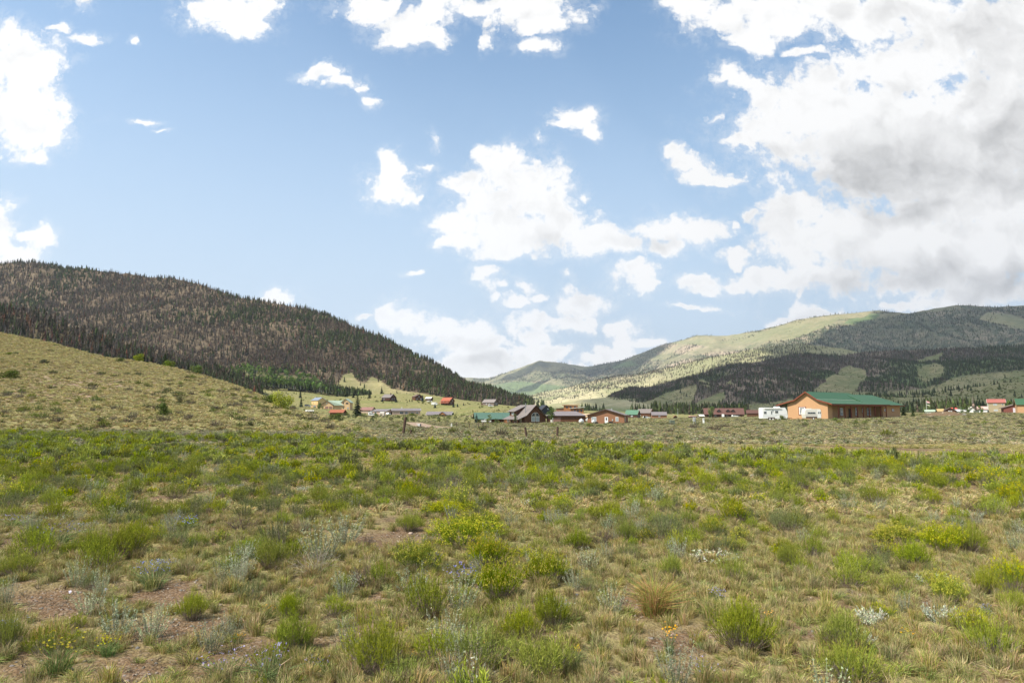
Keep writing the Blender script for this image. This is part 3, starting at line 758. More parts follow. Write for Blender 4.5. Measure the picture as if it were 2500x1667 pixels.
def twigs(seed, h=.34, r=.25, n=26, w=.006, col=(.42, .36, .29)):
    rng = np.random.default_rng(seed); s = Soup()
    az = rng.random(n) * 2 * pi; a = np.zeros((n, 3)); d = np.stack([np.cos(az) * rng.uniform(.3, 1.2, n), np.sin(az) * rng.uniform(.3, 1.2, n), rng.uniform(.5, 1.1, n)], 1)
    d /= np.linalg.norm(d, axis=1, keepdims=True); L = np.full(n, h * .42)
    for lev in range(4):
        b = a + d * (L * rng.uniform(.6, 1.1, len(a)))[:, None]
        s.blades(a, b, w, cvar(rng, len(a), col, .15), rng, taper=.7); s.blades(a, b, w, cvar(rng, len(a), col, .15), rng, taper=.7)
        if lev == 3: break
        a = np.repeat(b, 2, 0); d = np.repeat(d, 2, 0) + rng.normal(0, .42, (len(b) * 2, 3)); d /= np.linalg.norm(d, axis=1, keepdims=True)
        L = np.repeat(L, 2) * .72; w *= .68
    return s

# ---- trees (unit: metres, height h)
def conifer(seed, h=12., r=2.2, tiers=9, per=7, tris=3, col=(.045, .062, .026), trunk=(.10, .075, .055), dead=0.0, bare=.08, wob=.25, trunkw=.02):
    rng = np.random.default_rng(seed); tr, cr = Soup(), Soup()
    k = 5; aa = np.arange(k) * 2 * pi / k; w0 = h * trunkw
    A = np.stack([np.cos(aa) * w0, np.sin(aa) * w0, 0 * aa], 1); B = np.roll(A, -1, 0)
    tp = np.array([[0, 0, h * .97]])
    tr.tri(A, B, np.repeat(tp, k, 0), cvar(rng, k, trunk, .1))
    n = tiers * per
    lev = (np.repeat(np.arange(tiers), per) + rng.random(n) * .9) / tiers
    z0 = h * (bare + (1 - bare) * lev * .985)
    rad = r * (1 - lev) ** .85 * rng.uniform(1 - wob * 1.6, 1 + wob * .5, n) + r * .05
    az = rng.random(n) * 2 * pi if dead else (np.tile(np.arange(per), tiers) + np.repeat(rng.random(tiers), per) * per + rng.normal(0, .2, n)) * 2 * pi / per
    d = np.stack([np.cos(az), np.sin(az), 0 * az], 1); s_ = np.stack([-np.sin(az), np.cos(az), 0 * az], 1)
    drop = rad * rng.uniform(.15, .55, n)
    root = np.stack([0 * z0, 0 * z0, z0 + rad * .15], 1); tipp = root + d * rad[:, None] - np.array([0, 0, 1]) * drop[:, None]
    c = cvar(rng, n, col, .28, .05)
    if dead: c = cvar(rng, n, dead, .22, .04)
    wd = rad * (.5 if not dead else .2)
    for q in range(tris):
        f = (q + 1) / tris
        p_ = root + (tipp - root) * (f - .35 / tris)[..., None] if False else root * (1 - f * .75) + tipp * f * .75
        ww = (wd * (1 - .25 * f) * rng.uniform(.7, 1.2, n))[:, None]
        upz = np.array([0, 0, 1]) * (rad * .10 * rng.uniform(-.5, 1.2, n))[:, None]
        e1 = p_ + s_ * ww + d * ww * .25 - upz; e2 = p_ - s_ * ww + d * ww * .25 - upz
        cr.tri(root * (1 - f) * 1.0 + p_ * f, e1, root * (1 - min(1, f + .25)) + tipp * min(1, f + .25), c * rng.uniform(.8, 1.2, (n, 1)))
        cr.tri(root * (1 - f) * 1.0 + p_ * f, e2, root * (1 - min(1, f + .25)) + tipp * min(1, f + .25), c * rng.uniform(.8, 1.2, (n, 1)))
    return tr, cr
def conifer_far(seed, h=12., r=2.2, tiers=5, sides=6, col=(.045, .062, .026), trunk=(.10, .075, .055), bare=.08, gap=.0, top=1.0):
    """Ragged skirts of boughs one above the other; gap leaves boughs out (dying trees)."""
    rng = np.random.default_rng(seed); s = Soup()
    k = 3; aa = np.arange(k) * 2 * pi / k; w0 = h * .016
    A = np.stack([np.cos(aa) * w0, np.sin(aa) * w0, 0 * aa], 1)
    s.tri(A, np.roll(A, -1, 0), np.repeat([[0, 0, h]], k, 0), cvar(rng, k, trunk, .1))
    for t in range(tiers):
        f0 = bare + (1 - bare) * t / tiers; f1 = min(1.0, f0 + (1 - bare) / tiers * 1.9)
        rr = r * (1 - (f0 - bare) / (1 - bare)) ** top * rng.uniform(.8, 1.1)
        a = (np.arange(sides) + rng.random()) * 2 * pi / sides; da = pi / sides * 1.15
        ro = rr * rng.uniform(.65, 1.2, sides); z = h * f0 + rng.normal(0, h * .015, sides)
        e1 = np.stack([np.cos(a - da) * ro, np.sin(a - da) * ro, z], 1); e2 = np.stack([np.cos(a + da) * ro, np.sin(a + da) * ro, z + rng.normal(0, h * .012, sides)], 1)
        tp = np.stack([rng.normal(0, rr * .08, sides), rng.normal(0, rr * .08, sides), h * f1 + 0 * a], 1)
        keep = rng.random(sides) >= gap
        s.tri(e1[keep], e2[keep], tp[keep], cvar(rng, sides, col, .3, .05)[keep])
    return s
def broadleaf(seed, h=8., r=2.4, n=900, leafw=.3, col=(.075, .11, .03), trunk=(.26, .23, .19), lobes=9, base=.22, spread=1.0):
    rng = np.random.default_rng(seed); tr, cr = Soup(), Soup()
    k = 6; aa = np.arange(k) * 2 * pi / k; w0 = h * .022
    A = np.stack([np.cos(aa) * w0, np.sin(aa) * w0, 0 * aa], 1); B = np.roll(A, -1, 0)
    tr.tri(A, B, np.repeat(np.array([[0, 0, h * .7]]), k, 0), cvar(rng, k, trunk, .1))
    ang = rng.random(lobes) * 2 * pi; lz = np.linspace(base + .12, .86, lobes); env = np.sin(np.clip((lz - base) / (1 - base), 0, 1) * pi) ** .6
    lc = np.stack([np.cos(ang) * r * .5 * env * spread, np.sin(ang) * r * .5 * env * spread, lz * h], 1)
    lr = r * rng.uniform(.42, .66, lobes) * (.55 + .45 * env)
    fr_ = np.repeat(np.array([[0, 0, h * .3]]), lobes, 0)
    for q in range(2): tr.blades(fr_, lc, w0 * .9, cvar(rng, lobes, trunk, .1), rng, taper=.3)
    w = rng.integers(0, lobes, n); dr = rng.normal(size=(n, 3)); dr /= np.linalg.norm(dr, axis=1, keepdims=True)
    rad = lr[w] * rng.uniform(.45, 1.08, n) ** .6
    c_ = lc[w] + dr * rad[:, None] * (1, 1, .85)
    a = rng.normal(size=(n, 3)); a /= np.linalg.norm(a, axis=1, keepdims=True); b = np.cross(a, dr); b /= np.linalg.norm(b, axis=1, keepdims=True) + 1e-9
    sz = leafw * rng.uniform(.5, 1.3, (n, 1))
    lob = cvar(rng, lobes, col, .16, .04)[w]
    cr.quad(c_ - a * sz, c_ + b * sz * .6, c_ + a * sz, c_ - b * sz * .6, np.clip(lob * (1 + rng.normal(0, .2, (n, 1))), .004, .8))
    return tr, cr
def whole(parts, name, mat):
    s = Soup()
    for q in parts:
        if q.n: s.add(q)
    return s.mesh(name, mat)

def scatter(name, protos, pts, rng, smin=.8, smax=1.2, scales=None, pick=None, label=None, cat=None, tilt=.0, kind='stuff'):
    """One stuff object: a set of points carrying instanced plants (geometry nodes)."""
    n = len(pts)
    me = bpy.data.meshes.new(name); me.vertices.add(n); me.vertices.foreach_set('co', np.asarray(pts, np.float32).ravel())
    if scales is None:
        s = rng.uniform(smin, smax, n); scales = np.stack([s, s, s * rng.uniform(.85, 1.15, n)], 1)
    rot = np.stack([rng.normal(0, tilt, n), rng.normal(0, tilt, n), rng.random(n) * 2 * pi], 1)
    if pick is None: pick = rng.integers(0, len(protos), n)
    for nm, typ, dat in (('rot', 'FLOAT_VECTOR', rot), ('scl', 'FLOAT_VECTOR', scales)):
        a = me.attributes.new(nm, typ, 'POINT'); a.data.foreach_set('vector', dat.astype(np.float32).ravel())
    a = me.attributes.new('pick', 'INT', 'POINT'); a.data.foreach_set('value', pick.astype(np.int32))
    ob = link(name, me)
    ng = bpy.data.node_groups.new(name, 'GeometryNodeTree')
    ng.interface.new_socket('Geometry', in_out='INPUT', socket_type='NodeSocketGeometry')
    ng.interface.new_socket('Geometry', in_out='OUTPUT', socket_type='NodeSocketGeometry')
    N = ng.nodes; gi = N.new('NodeGroupInput'); go = N.new('NodeGroupOutput'); iop = N.new('GeometryNodeInstanceOnPoints')
    j = N.new('GeometryNodeJoinGeometry')
    for pm in reversed(protos):
        po = bpy.data.objects.new(pm.name + '_source', pm)
        oi = N.new('GeometryNodeObjectInfo'); oi.inputs['Object'].default_value = po; oi.inputs['As Instance'].default_value = True
        ng.links.new(oi.outputs['Geometry'], j.inputs[0])
    ng.links.new(gi.outputs[0], iop.inputs['Points']); ng.links.new(j.outputs[0], iop.inputs['Instance'])
    iop.inputs['Pick Instance'].default_value = True
    for nm, typ, sk in (('pick', 'INT', 'Instance Index'), ('rot', 'FLOAT_VECTOR', 'Rotation'), ('scl', 'FLOAT_VECTOR', 'Scale')):
        na = N.new('GeometryNodeInputNamedAttribute'); na.data_type = typ; na.inputs['Name'].default_value = nm
        out = [o for o in na.outputs if o.enabled and o.name == 'Attribute'][0]
        ng.links.new(out, iop.inputs[sk])
    ng.links.new(iop.outputs[0], go.inputs[0])
    md = ob.modifiers.new('scatter', 'NODES'); md.node_group = ng
    return tag(ob, label, cat, None, kind)

def copy_thing(parts, name, loc, rz, scale, label, cat, group=None, tilt=0.0):
    """A plant as a thing: an Empty at its foot with one child per part; meshes are shared between copies."""
    e = bpy.data.objects.new(name, None); COL.objects.link(e)
    e.location = [float(c) for c in loc]; e.rotation_euler = (random.gauss(0, tilt), random.gauss(0, tilt), rz)
    e.scale = (scale,) * 3 if not hasattr(scale, '__len__') else scale
    e.empty_display_size = .1
    for nm, me in parts:
        if me is None: continue
        c = bpy.data.objects.new(nm, me); COL.objects.link(c); c.parent = e
        if nm == 'flower_heads': c['kind'] = 'stuff'
    return tag(e, label, cat, group)
# ================================================================== FORESTS
rf = np.random.default_rng(5)
GRC, GRC2, DEADC, REDC, ASPC = (.048, .060, .028), (.060, .078, .030), (.088, .067, .049), (.14, .068, .042), (.105, .165, .04)
def T(seed, **k): return conifer(seed, **k)
far_pines = [conifer_far(100 + i, h=12, r=2.5, tiers=5, col=(GRC, GRC2)[i % 2]).mesh('pine_far', TREEMAT) for i in range(4)]
dead_pines = [conifer_far(120 + i, h=12, r=1.75, tiers=6, sides=5, col=(DEADC, (.118, .097, .077), DEADC)[i % 3], trunk=(.22, .19, .16), gap=.38).mesh('dead_pine_far', TREEMAT) for i in range(4)]
red_pines = [conifer_far(130, h=11, r=2.0, tiers=6, sides=5, col=REDC, gap=.25).mesh('red_pine_far', TREEMAT)]
aspens = [whole(broadleaf(140 + i, h=11, r=2.9, n=120, leafw=.75, col=ASPC, trunk=(.42, .40, .34), base=.35), 'aspen_far', TREEMAT) for i in range(3)]
scrubs = [whole(broadleaf(150 + i, h=1.6, r=1.3, n=70, leafw=.3, col=((.12, .14, .045), (.15, .16, .07))[i % 2], base=.05), 'scrub_far', TREEMAT) for i in range(3)]
PROTO = far_pines + dead_pines + red_pines + aspens + scrubs      # 0-3, 4-7, 8, 9-11, 12-14
# finer trees for the individuals
def tree_parts(t, c): return [('trunk', t.mesh('trunk', TREEMAT)), ('crown', c.mesh('crown', TREEMAT))]
IND = {0: [tree_parts(*T(200 + i, h=12, r=2.6, tiers=13, per=8, tris=2, col=(GRC, GRC2)[i % 2])) for i in range(4)],
       1: [tree_parts(*T(220 + i, h=12, r=1.7, tiers=14, per=6, tris=1, dead=(DEADC, (.118, .097, .077))[i % 2], trunk=(.22, .19, .16), wob=.4)) for i in range(3)],
       2: [tree_parts(*T(230, h=11, r=2.1, tiers=12, per=6, tris=1, dead=REDC))],
       3: [tree_parts(*broadleaf(240 + i, h=11, r=2.9, n=500, leafw=.36, col=ASPC, trunk=(.45, .43, .37), base=.35)) for i in range(2)]}
ALLT = []   # (pos, kind, scale) of trees large enough to be candidates for single objects

def forest(sheet, n, name, label, keepfn, kindfn, smin, smax, single=False, **kw):
    pts, t = sheet.sample(n, rf, **kw)
    u, v = proj(pts[:, 0], pts[:, 1], pts[:, 2])
    k = keepfn(u, v, pts) > rf.random(n)
    k &= (u > -250) & (u < 2750)
    pts, u, v = pts[k], u[k], v[k]
    kd = kindfn(u, v, pts)
    s = rf.uniform(smin, smax, len(pts)) * np.where(rf.random(len(pts)) < .15, .6, 1)
    if single: return pts, kd, s
    put_forest(name, label, pts, kd, s)
def put_forest(name, label, pts, kd, s):
    r = rf.random(len(pts))
    pick = np.select([kd == 0, kd == 1, kd == 2, kd == 3], [(r * 4).astype(int), 4 + (r * 4).astype(int), 8 + 0 * kd, 9 + (r * 3).astype(int)], 12 + (r * 3).astype(int))
    sc = np.stack([s * rf.uniform(.8, 1.2, len(s)), s * rf.uniform(.8, 1.2, len(s)), s], 1)
    scatter(name, PROTO, pts - (0, 0, .3), rf, scales=sc, pick=pick, label=label, tilt=.03)
def choose(probs):
    def f(u, v, p):
        return rf.choice(5, len(u), p=probs)
    return f
# left mountain
def lm_keep(u, v, p):
    d = np.clip((fbm(p[:, 0] * .011, p[:, 2] * .016 + p[:, 1] * .004, 5, 31, True) - .52) * 4.5, 0, 1)
    k = 1 - .42 * d
    k = np.where(fbm(p[:, 0] * .006, p[:, 1] * .006, 3, 77) > .66, k * .35, k)
    return np.where(inpoly(u, v, LM_GRASS), 0.02, k)
def lm_kind(u, v, p):
    g = fbm(p[:, 0] * .009 + 5, p[:, 1] * .006 + p[:, 2] * .006, 4, 33)
    r = rf.random(len(u)); pg = np.clip((g - .42) * 3.0, .08, .75)
    pg = np.where(v > 900, np.maximum(pg, .3), pg)
    k = np.where(r < pg, 0, np.where(r > .975, 2, 1))
    k = np.where(inpoly(u, v, ASPEN) & (rf.random(len(u)) < .8), 3, k)
    return k
a1 = forest(mountain, 44000, '', '', lm_keep, lm_kind, .5, 1.0, single=True, umin=-250, umax=1310)
a2 = forest(spur, 5200, '', '', lambda u, v, p: np.where((u > 560) & (v > 930), .3, .95) + 0 * u, lambda u, v, p: np.where(rf.random(len(u)) < np.clip(.22 + (v - 850) / 300, .2, .6), 0, np.where(rf.random(len(u)) < .9, 1, 2)), .65, 1.15, single=True, umin=-250, umax=640)
# a belt of aspens and pines along the foot, where meadow meets forest
m_ = 1500; uu_ = rf.uniform(430, 905, m_); dd_ = rf.uniform(870, 960, m_)
vl = np.interp(uu_, [430, 640, 760, 905], [940, 944, 956, 978])
bp = np.array([P(a, b - rf.uniform(0, 4), c) for a, b, c in zip(uu_, vl, dd_)])
bk_ = np.where(rf.random(m_) < .62, 3, 0); bk_ = np.where((uu_ > 790) & (rf.random(m_) < .9), 0, bk_)
bs_ = rf.uniform(.7, 1.25, m_)
pts = np.concatenate([a1[0], a2[0], bp]); kd = np.concatenate([a1[1], a2[1], bk_]); s = np.concatenate([a1[2], a2[2], bs_])
# the 300 that show largest become objects of their own
u, v = proj(pts[:, 0], pts[:, 1], pts[:, 2]); size = s * 12 / pts[:, 1]
vis = (u > 5) & (u < 2495)
crest = np.interp(u, near_hill.c[:, 0], near_hill.c[:, 1], right=1200)
vis &= v - size * F * .6 < crest
order = np.argsort(-size * vis)
one = np.zeros(len(pts), bool)
for kk, lim in ((0, 150), (1, 110), (3, 60)):
    one[[i for i in order if kd[i] == kk][:lim]] = True
NAMES = {0: ('pine_tree', 'dark green pine in the forest at the foot of the left mountain', 'pine tree', 'green pines along the left forest edge'),
         1: ('dead_pine_tree', 'bare grey-brown dead pine in the forest on the left mountain', 'dead tree', 'dead grey pines of the left forest'),
         2: ('dead_pine_tree', 'rust-red dying pine in the forest on the left mountain', 'dead tree', 'rust-red pines of the left forest'),
         3: ('aspen_tree', 'light green aspen in the grove at the foot of the left mountain', 'aspen tree', 'aspens along the foot of the left mountain')}
for i in np.where(one)[0]:
    nm, lb, ct, gp = NAMES[int(kd[i])]
    side = 'behind the crest of the near grassy hill' if u[i] < 560 else 'above the yellow and tan houses' if u[i] < 850 else 'beside the grassy clearing above the slope cabins' if u[i] < 1070 else 'at the low right end of the forest'
    lb = lb.replace('in the forest at the foot of the left mountain', side).replace('in the forest on the left mountain', side).replace('in the grove at the foot of the left mountain', 'in the grove ' + side)
    gp = gp + ', ' + side
    pr = IND[int(kd[i])]; copy_thing(pr[i % len(pr)], nm, pts[i] - (0, 0, .3), random.random() * 6.28, float(s[i]), lb, ct, gp, tilt=.02)
put_forest('pine_forest', 'dense mixed forest of dead grey and green pines covering the left mountain', pts[~one], kd[~one], s[~one])
# scrub edge on the near hill crest
hb = forest(F3, 40000, 'dark_forest', 'dark conifer forest covering the shaded slope behind the green-roofed house',
       lambda u, v, p: f3_forest(u, v, p[:, 0], p[:, 1], p[:, 2]) * (.95 - .3 * np.clip((fbm(p[:,0]*.006, p[:,2]*.014, 4, 104, True) - .62) * 5, 0, 1)) + .006,
       lambda u, v, p: np.where(rf.random(len(u)) < np.clip((fbm(p[:,0]*.004, p[:,1]*.004, 4, 103) - .40) * 3.5, .12, .9), 0, 1), .75, 1.2, umin=1440, umax=2700)
forest(F4, 1500, 'pine_scatter', 'lines of scattered pines on the rolling foothills at the right',
       lambda u, v, p: np.where(fbm(p[:, 0] * .006, p[:, 1] * .011, 4, 120) > .55, .85, .05), lambda u, v, p: np.where(rf.random(len(u)) < .9, 0, 1), .6, 1.1, umin=1870, umax=2700)
forest(F2, 24000, 'sparse_forest', 'thin grey forest on the sunlit foothills in the middle distance',
       lambda u, v, p: np.where(fbm(p[:, 0] * .003, p[:, 1] * .003, 4, 122) > .42, .8, .2) * np.clip((v < 950) + (u < 1330) * .2 + .25, 0, 1), lambda u, v, p: np.where(rf.random(len(u)) < .25, 0, 1), .8, 1.2, umin=1200, umax=2100)
forest(F1, 48000, 'far_forest', 'patches of forest on the high far mountain range',
       lambda u, v, p: f1_forest(u, v, p[:, 0], p[:, 1], p[:, 2]), lambda u, v, p: np.where(rf.random(len(u)) < .45, 0, 1), 1.1, 1.8, umin=1150, umax=2650)
# belt of trees along the valley bottom
bt = []
for (u0, u1, v0, D0, D1, n, d) in [(1590, 1830, 1009, 700, 1000, 460, 1), (1540, 1600, 1006, 800, 900, 24, 1), (1930, 2500, 1006, 640, 980, 520, 1), (2255, 2380, 1007, 500, 640, 90, 1), (1415, 1475, 1006, 900, 1200, 50, 1), (1255, 1330, 996, 640, 1000, 36, 1)]:
    for _ in range(n):
        D = random.uniform(D0, D1); q = P(random.uniform(u0, u1), v0, D); bt.append((q[0], q[1], G(q[0], q[1]) - .2))
bt = np.array(bt)
put_forest('valley_trees', 'belt of dark trees along the valley bottom behind the houses', bt, rf.choice(2, len(bt), p=[.85, .15]), rf.uniform(.55, 1.25, len(bt)))

forest(F4, 4200, 'foothill_scrub', 'dark scrub dotted over the rolling foothills', lambda u, v, p: np.clip((fbm(p[:, 0] * .008, p[:, 1] * .008, 4, 130) - .35) * 4, .1, 1), lambda u, v, p: np.full(len(u), 4), .6, 1.9, umin=1870, umax=2700)
forest(F3, 9000, 'slope_scrub', 'dark scrub dotted over the grassy clearings', lambda u, v, p: (1 - f3_forest(u, v, p[:, 0], p[:, 1], p[:, 2])) * np.clip((fbm(p[:, 0] * .006, p[:, 1] * .006, 4, 131) - .35) * 4, .1, 1), lambda u, v, p: np.full(len(u), 4), .8, 2.2, umin=1440, umax=2700)
# ================================================================== THE SCRUB FIELD
rv = np.random.default_rng(77)
def sv(parts, names):
    return [(n, s.mesh(n, VEG)) for n, s in zip(names, parts) if s.n]
NM3 = ('stems', 'foliage', 'flower_heads')
YLEAF, YTIP = (.20, .25, .028), (.40, .38, .028)
RB = [sv(shrub(1 + i, h=.34, r=.21, n=170, leaves=11), NM3) for i in range(4)] \
   + [sv(shrub(20 + i, h=.36, r=.22, n=190, leaves=10, leaf=YLEAF, tip=YTIP, blossom=.6), NM3) for i in range(3)]
RBG = [sv(shrub(40 + i, h=.34, r=.2, n=150, leaves=9, leaf=(.17, .19, .075), tip=(.24, .26, .10), low=.4), NM3) for i in range(2)]
BIG = [sv(shrub(50 + i, h=.36, r=.2, n=380, leaves=14, wl=.0032, ws=.0026, ll=.03), NM3) for i in range(2)]
BIGY = [sv(shrub(55 + i, h=.36, r=.24, n=340, leaves=13, wl=.0036, ws=.0026, leaf=YLEAF, tip=YTIP, blossom=.8, low=.5), NM3) for i in range(2)]
SG = [sv(sage(60 + i), NM3) for i in range(3)] + [sv(sage(64, h=.12, r=.2, n=60, k=12, wl=.012, col=(.36, .38, .29)), NM3)]
GT = [tuft(70 + i, h=.17, r=.12, n=170, lean=.32, w=.003, dry=(.75, .5, .6)[i]) for i in range(3)]
GTM = [('blades', g.mesh('blades', VEG)) for g in GT]
MOUND = [('blades', tuft(75, h=.34, r=.2, n=700, w=.003, dry=.5, lean=.9, c1=(.36, .23, .10), c2=(.22, .25, .06)).mesh('blades', VEG))]
def fl(seed, **k):
    g, b = flowers(seed, **k); return [('stems', g.mesh('stems', VEG)), ('flower_heads', b.mesh('flower_heads', VEG))]
PUR = fl(80, fc=(.34, .30, .52), h=.17, r=.16, m=46, n=70, fr=.0075)
BLU = fl(81, fc=(.24, .24, .60), h=.2, r=.15, m=70, n=70, fr=.007)
ORG = fl(82, fc=(.66, .36, .02), h=.2, r=.06, m=24, n=20, fr=.008)
YEL = fl(83, fc=(.62, .55, .03), h=.26, r=.13, m=46, n=70, fr=.009)
WHT = fl(84, fc=(.62, .62, .75), h=.2, r=.05, m=3, n=10, fr=.017)
TW = [('twigs', twigs(90).mesh('twigs', VEG))]
TWD = [('twigs', twigs(91, h=.25, r=.2, n=34, col=(.17, .13, .10)).mesh('twigs', VEG))]
ONES = []     # everything placed one by one: x, y, radius
MARK = []
def lab_short(l):
    w = l.split(); out = []
    for q in w:
        if q in ('at', 'in', 'right', 'left', 'beside', 'behind', 'just', 'below', 'above', 'over', 'between', 'near', 'standing', 'on', 'with', 'of', 'cut', 'overhanging', 'alone', 'touching', 'among', 'to', 'growing') and len(out) > 2: break
        out.append(q)
    return ' '.join(out).rstrip(',')
def beside(kind, x, y, used):
    """A label by the nearest distinctive plant, or None when that place is already taken."""
    best = min(MARK, key=lambda m: (m[0] - x) ** 2 + (m[1] - y) ** 2)
    d = math.hypot(best[0] - x, best[1] - y)
    if d > 1.1 or sum(m[2] == best[2] for m in MARK) > 1: return None
    a = x / y - best[0] / best[1]; dy_ = y - best[1]
    w = ('right of' if a > 0 else 'left of') if abs(a) * y > abs(dy_) else ('behind' if dy_ > 0 else 'in front of')
    k = (w, best[2], kind)
    if k in used: return None
    used.add(k)
    return kind + ' nearest ' + w + ' the ' + best[2]
USED = set()
def at(u, v):
    k = (v - 833.5) / F; a = TH
    d = EYE / ((k * cos(a) - sin(a)) / (cos(a) + k * sin(a)))
    for _ in range(3):
        q = P(u, v, d); z = G(q[0], d); d = d * (EYE - z) / max(EYE - q[2], .05)
    q = P(u, v, d); return q[0], d, G(q[0], d)
def plant(parts, name, u, v, hpx, h0, label, cat, group=None, wpx=None, r0=.2):
    x, y, z = at(u, v); s = hpx * y / F / h0 / cos(TH + .2)
    sx = s if wpx is None else np.clip(wpx * y / F / 2 / r0, .6 * s, 1.9 * s)
    ONES.append((x, y, sx * r0)); MARK.append((x, y, lab_short(label)))
    return copy_thing(parts, name, (x, y, z - .01), random.random() * 6.28, (sx, sx, s), label, cat, group, tilt=.03)
rb, sgk, gr, fb = 'rabbitbrush', 'sagebrush', 'grass_tuft', 'wildflower_clump'
N_ = 'shrub'
for (t, u, v, h, w, lab) in [
 ('B', 918, 1648, 140, 150, 'largest bright green rabbitbrush at the bottom edge, left of the middle of the field'),
 ('B', 1815, 1585, 118, 155, 'tall bright green shrub beside the gravel patch with the orange flowers'),
 ('B', 1345, 1528, 82, 105, 'rounded bright green shrub standing just behind another green shrub above the bottom centre'),
 ('B', 1272, 1562, 78, 108, 'low spreading green shrub left of the rounded green one near the bottom centre'),
 ('B', 1330, 1652, 100, 165, 'wide ragged green shrub at the bottom edge near the centre'),
 ('Y', 1215, 1462, 88, 104, 'yellow-topped shrub with bare grey lower stems in the centre foreground'),
 ('Y', 1190, 1388, 78, 100, 'dense yellow-green flowering shrub behind the grey-stemmed yellow one'),
 ('Y', 1130, 1330, 62, 145, 'broad yellow flowering shrub at the right end of the bare soil patch'),
 ('Y', 1172, 1298, 46, 110, 'yellow flowering shrub right behind the broad one beside the soil patch'),
 ('Y', 1018, 1394, 72, 108, 'shrub with yellow tips and grey stems just below the bare soil patch'),
 ('Y', 1330, 1424, 76, 94, 'yellow-tipped shrub right of the centre yellow bushes'),
 ('B', 1410, 1342, 50, 78, 'small green shrub with yellow tips above the pale stalks'),
 ('B', 1530, 1322, 54, 62, 'upright bright green shrub with a dead grey shrub on its left'),
 ('B', 1640, 1412, 62, 64, 'narrow green shrub right behind the rust-tipped grass mound'),
 ('B', 714, 1588, 88, 108, 'bright green shrub with tall shoots left of the largest bottom shrub'),
 ('B', 705, 1512, 66, 60, 'small green shrub among tall straw grass'),
 ('B', 660, 1388, 72, 80, 'green shrub left of the silvery sage and dead twigs'),
 ('B', 468, 1512, 66, 82, 'upright green shrub standing on bare reddish soil'),
 ('B', 230, 1368, 80, 78, 'tall green shrub right of the pale purple asters on the left'),
 ('B', 310, 1362, 84, 98, 'broad green shrub behind tall green shoots on the left'),
 ('B', 85, 1332, 54, 74, 'yellow-green shrub left of the pale purple asters'),
 ('B', 45, 1404, 58, 100, 'low green shrub at the left edge above the bare soil'),
 ('B', 12, 1592, 100, 70, 'dark green shrub cut by the left edge of the view'),
 ('B', 2080, 1668, 96, 172, 'wide green shrub at the bottom edge right of the centre'),
 ('B', 2058, 1582, 92, 120, 'grey-green shrub with lilac flowers in front of the silver plants'),
 ('Y', 2195, 1328, 46, 130, 'row of yellow-tipped shrub above a dark bare hollow on the right'),
 ('Y', 2295, 1352, 70, 84, 'dark based yellow-green shrub at the right end of the flowering row'),
 ('B', 2370, 1352, 76, 84, 'round green shrub with grey skirts near the right edge'),
 ('B', 2233, 1388, 70, 92, 'green shrub just below the flowering row on the right'),
 ('B', 2130, 1404, 46, 70, 'small green shrub below the dark hollow on the right'),
 ('B', 1920, 1384, 58, 52, 'dark based bright green shrub alone above the right gravel'),
 ('Y', 2312, 1472, 62, 66, 'yellow-green shrub beside the silver ground plants'),
 ('B', 2408, 1452, 68, 66, 'green shrub overhanging a dark gap near the right edge'),
 ('Y', 2470, 1446, 80, 70, 'yellow-topped shrub at the right edge'),
 ('B', 2478, 1494, 58, 60, 'green shrub at the right edge below the yellow-topped one'),
 ('B', 1000, 1296, 44, 70, 'green shrub at the top of the bare soil patch'),
 ('Y', 1085, 1262, 40, 120, 'flat-topped yellow shrub behind the soil patch'),
]:
    pr = (BIG if t == 'B' else BIGY); plant(pr[random.randrange(2)], rb, u, v, h, .35, lab, N_, None, w, .22)
for (u, v, h, w, lab) in [
 (780, 1372, 90, 120, 'largest silvery sage clump behind the dead twigs'), (840, 1330, 70, 110, 'silvery sage clump left of the bare soil patch'),
 (185, 1432, 66, 66, 'upright silvery sage standing alone on the red soil at left'), (247, 1452, 66, 40, 'thin tall silvery sage stalks on the left red soil'),
 (290, 1560, 84, 130, 'wide pale sage mat at the lower left'), (370, 1560, 78, 110, 'right half of the wide pale sage patch at the lower left'),
 (215, 1500, 60, 90, 'low grey sage between the soil patches at the left'), (585, 1432, 66, 46, 'silvery sage right of the straw grass at left'),
 (515, 1592, 80, 92, 'silvery sage beside small orange flowers, lower left'), (840, 1462, 66, 72, 'row of tall silvery stalks below the dead twigs'),
 (1110, 1666, 74, 88, 'silvery stalks at the bottom edge, centre left'), (850, 1600, 90, 60, 'pale tall stalks left of the largest green shrub'),
 (1440, 1392, 52, 70, 'pale silvery stalks below the small orange flowers, centre right'), (1480, 1370, 46, 40, 'white-tipped sage stalks right of the centre'),
 (1655, 1372, 60, 68, 'grey-green sage beside the silver mat, right of centre'), (15, 1480, 70, 50, 'pale sage at the left edge over the soil')]:
    plant(SG[random.randrange(3)], sgk, u, v, h, .30, lab, 'sagebrush', None, w, .16)
for (u, v, h, w, lab) in [(2130, 1522, 34, 84, 'silver-leaved low mat plant, left one of two near the right'), (2300, 1520, 40, 92, 'silver-leaved low mat plant, right one of two near the right'),
 (1740, 1368, 20, 150, 'flat silver plant mat spread over gravel right of the centre'), (2110, 1575, 30, 70, 'small silver mat plant below the pair on the right')]:
    plant(SG[3], 'silver_mat_plant', u, v, h, .11, lab, 'plant', None, w, .2)
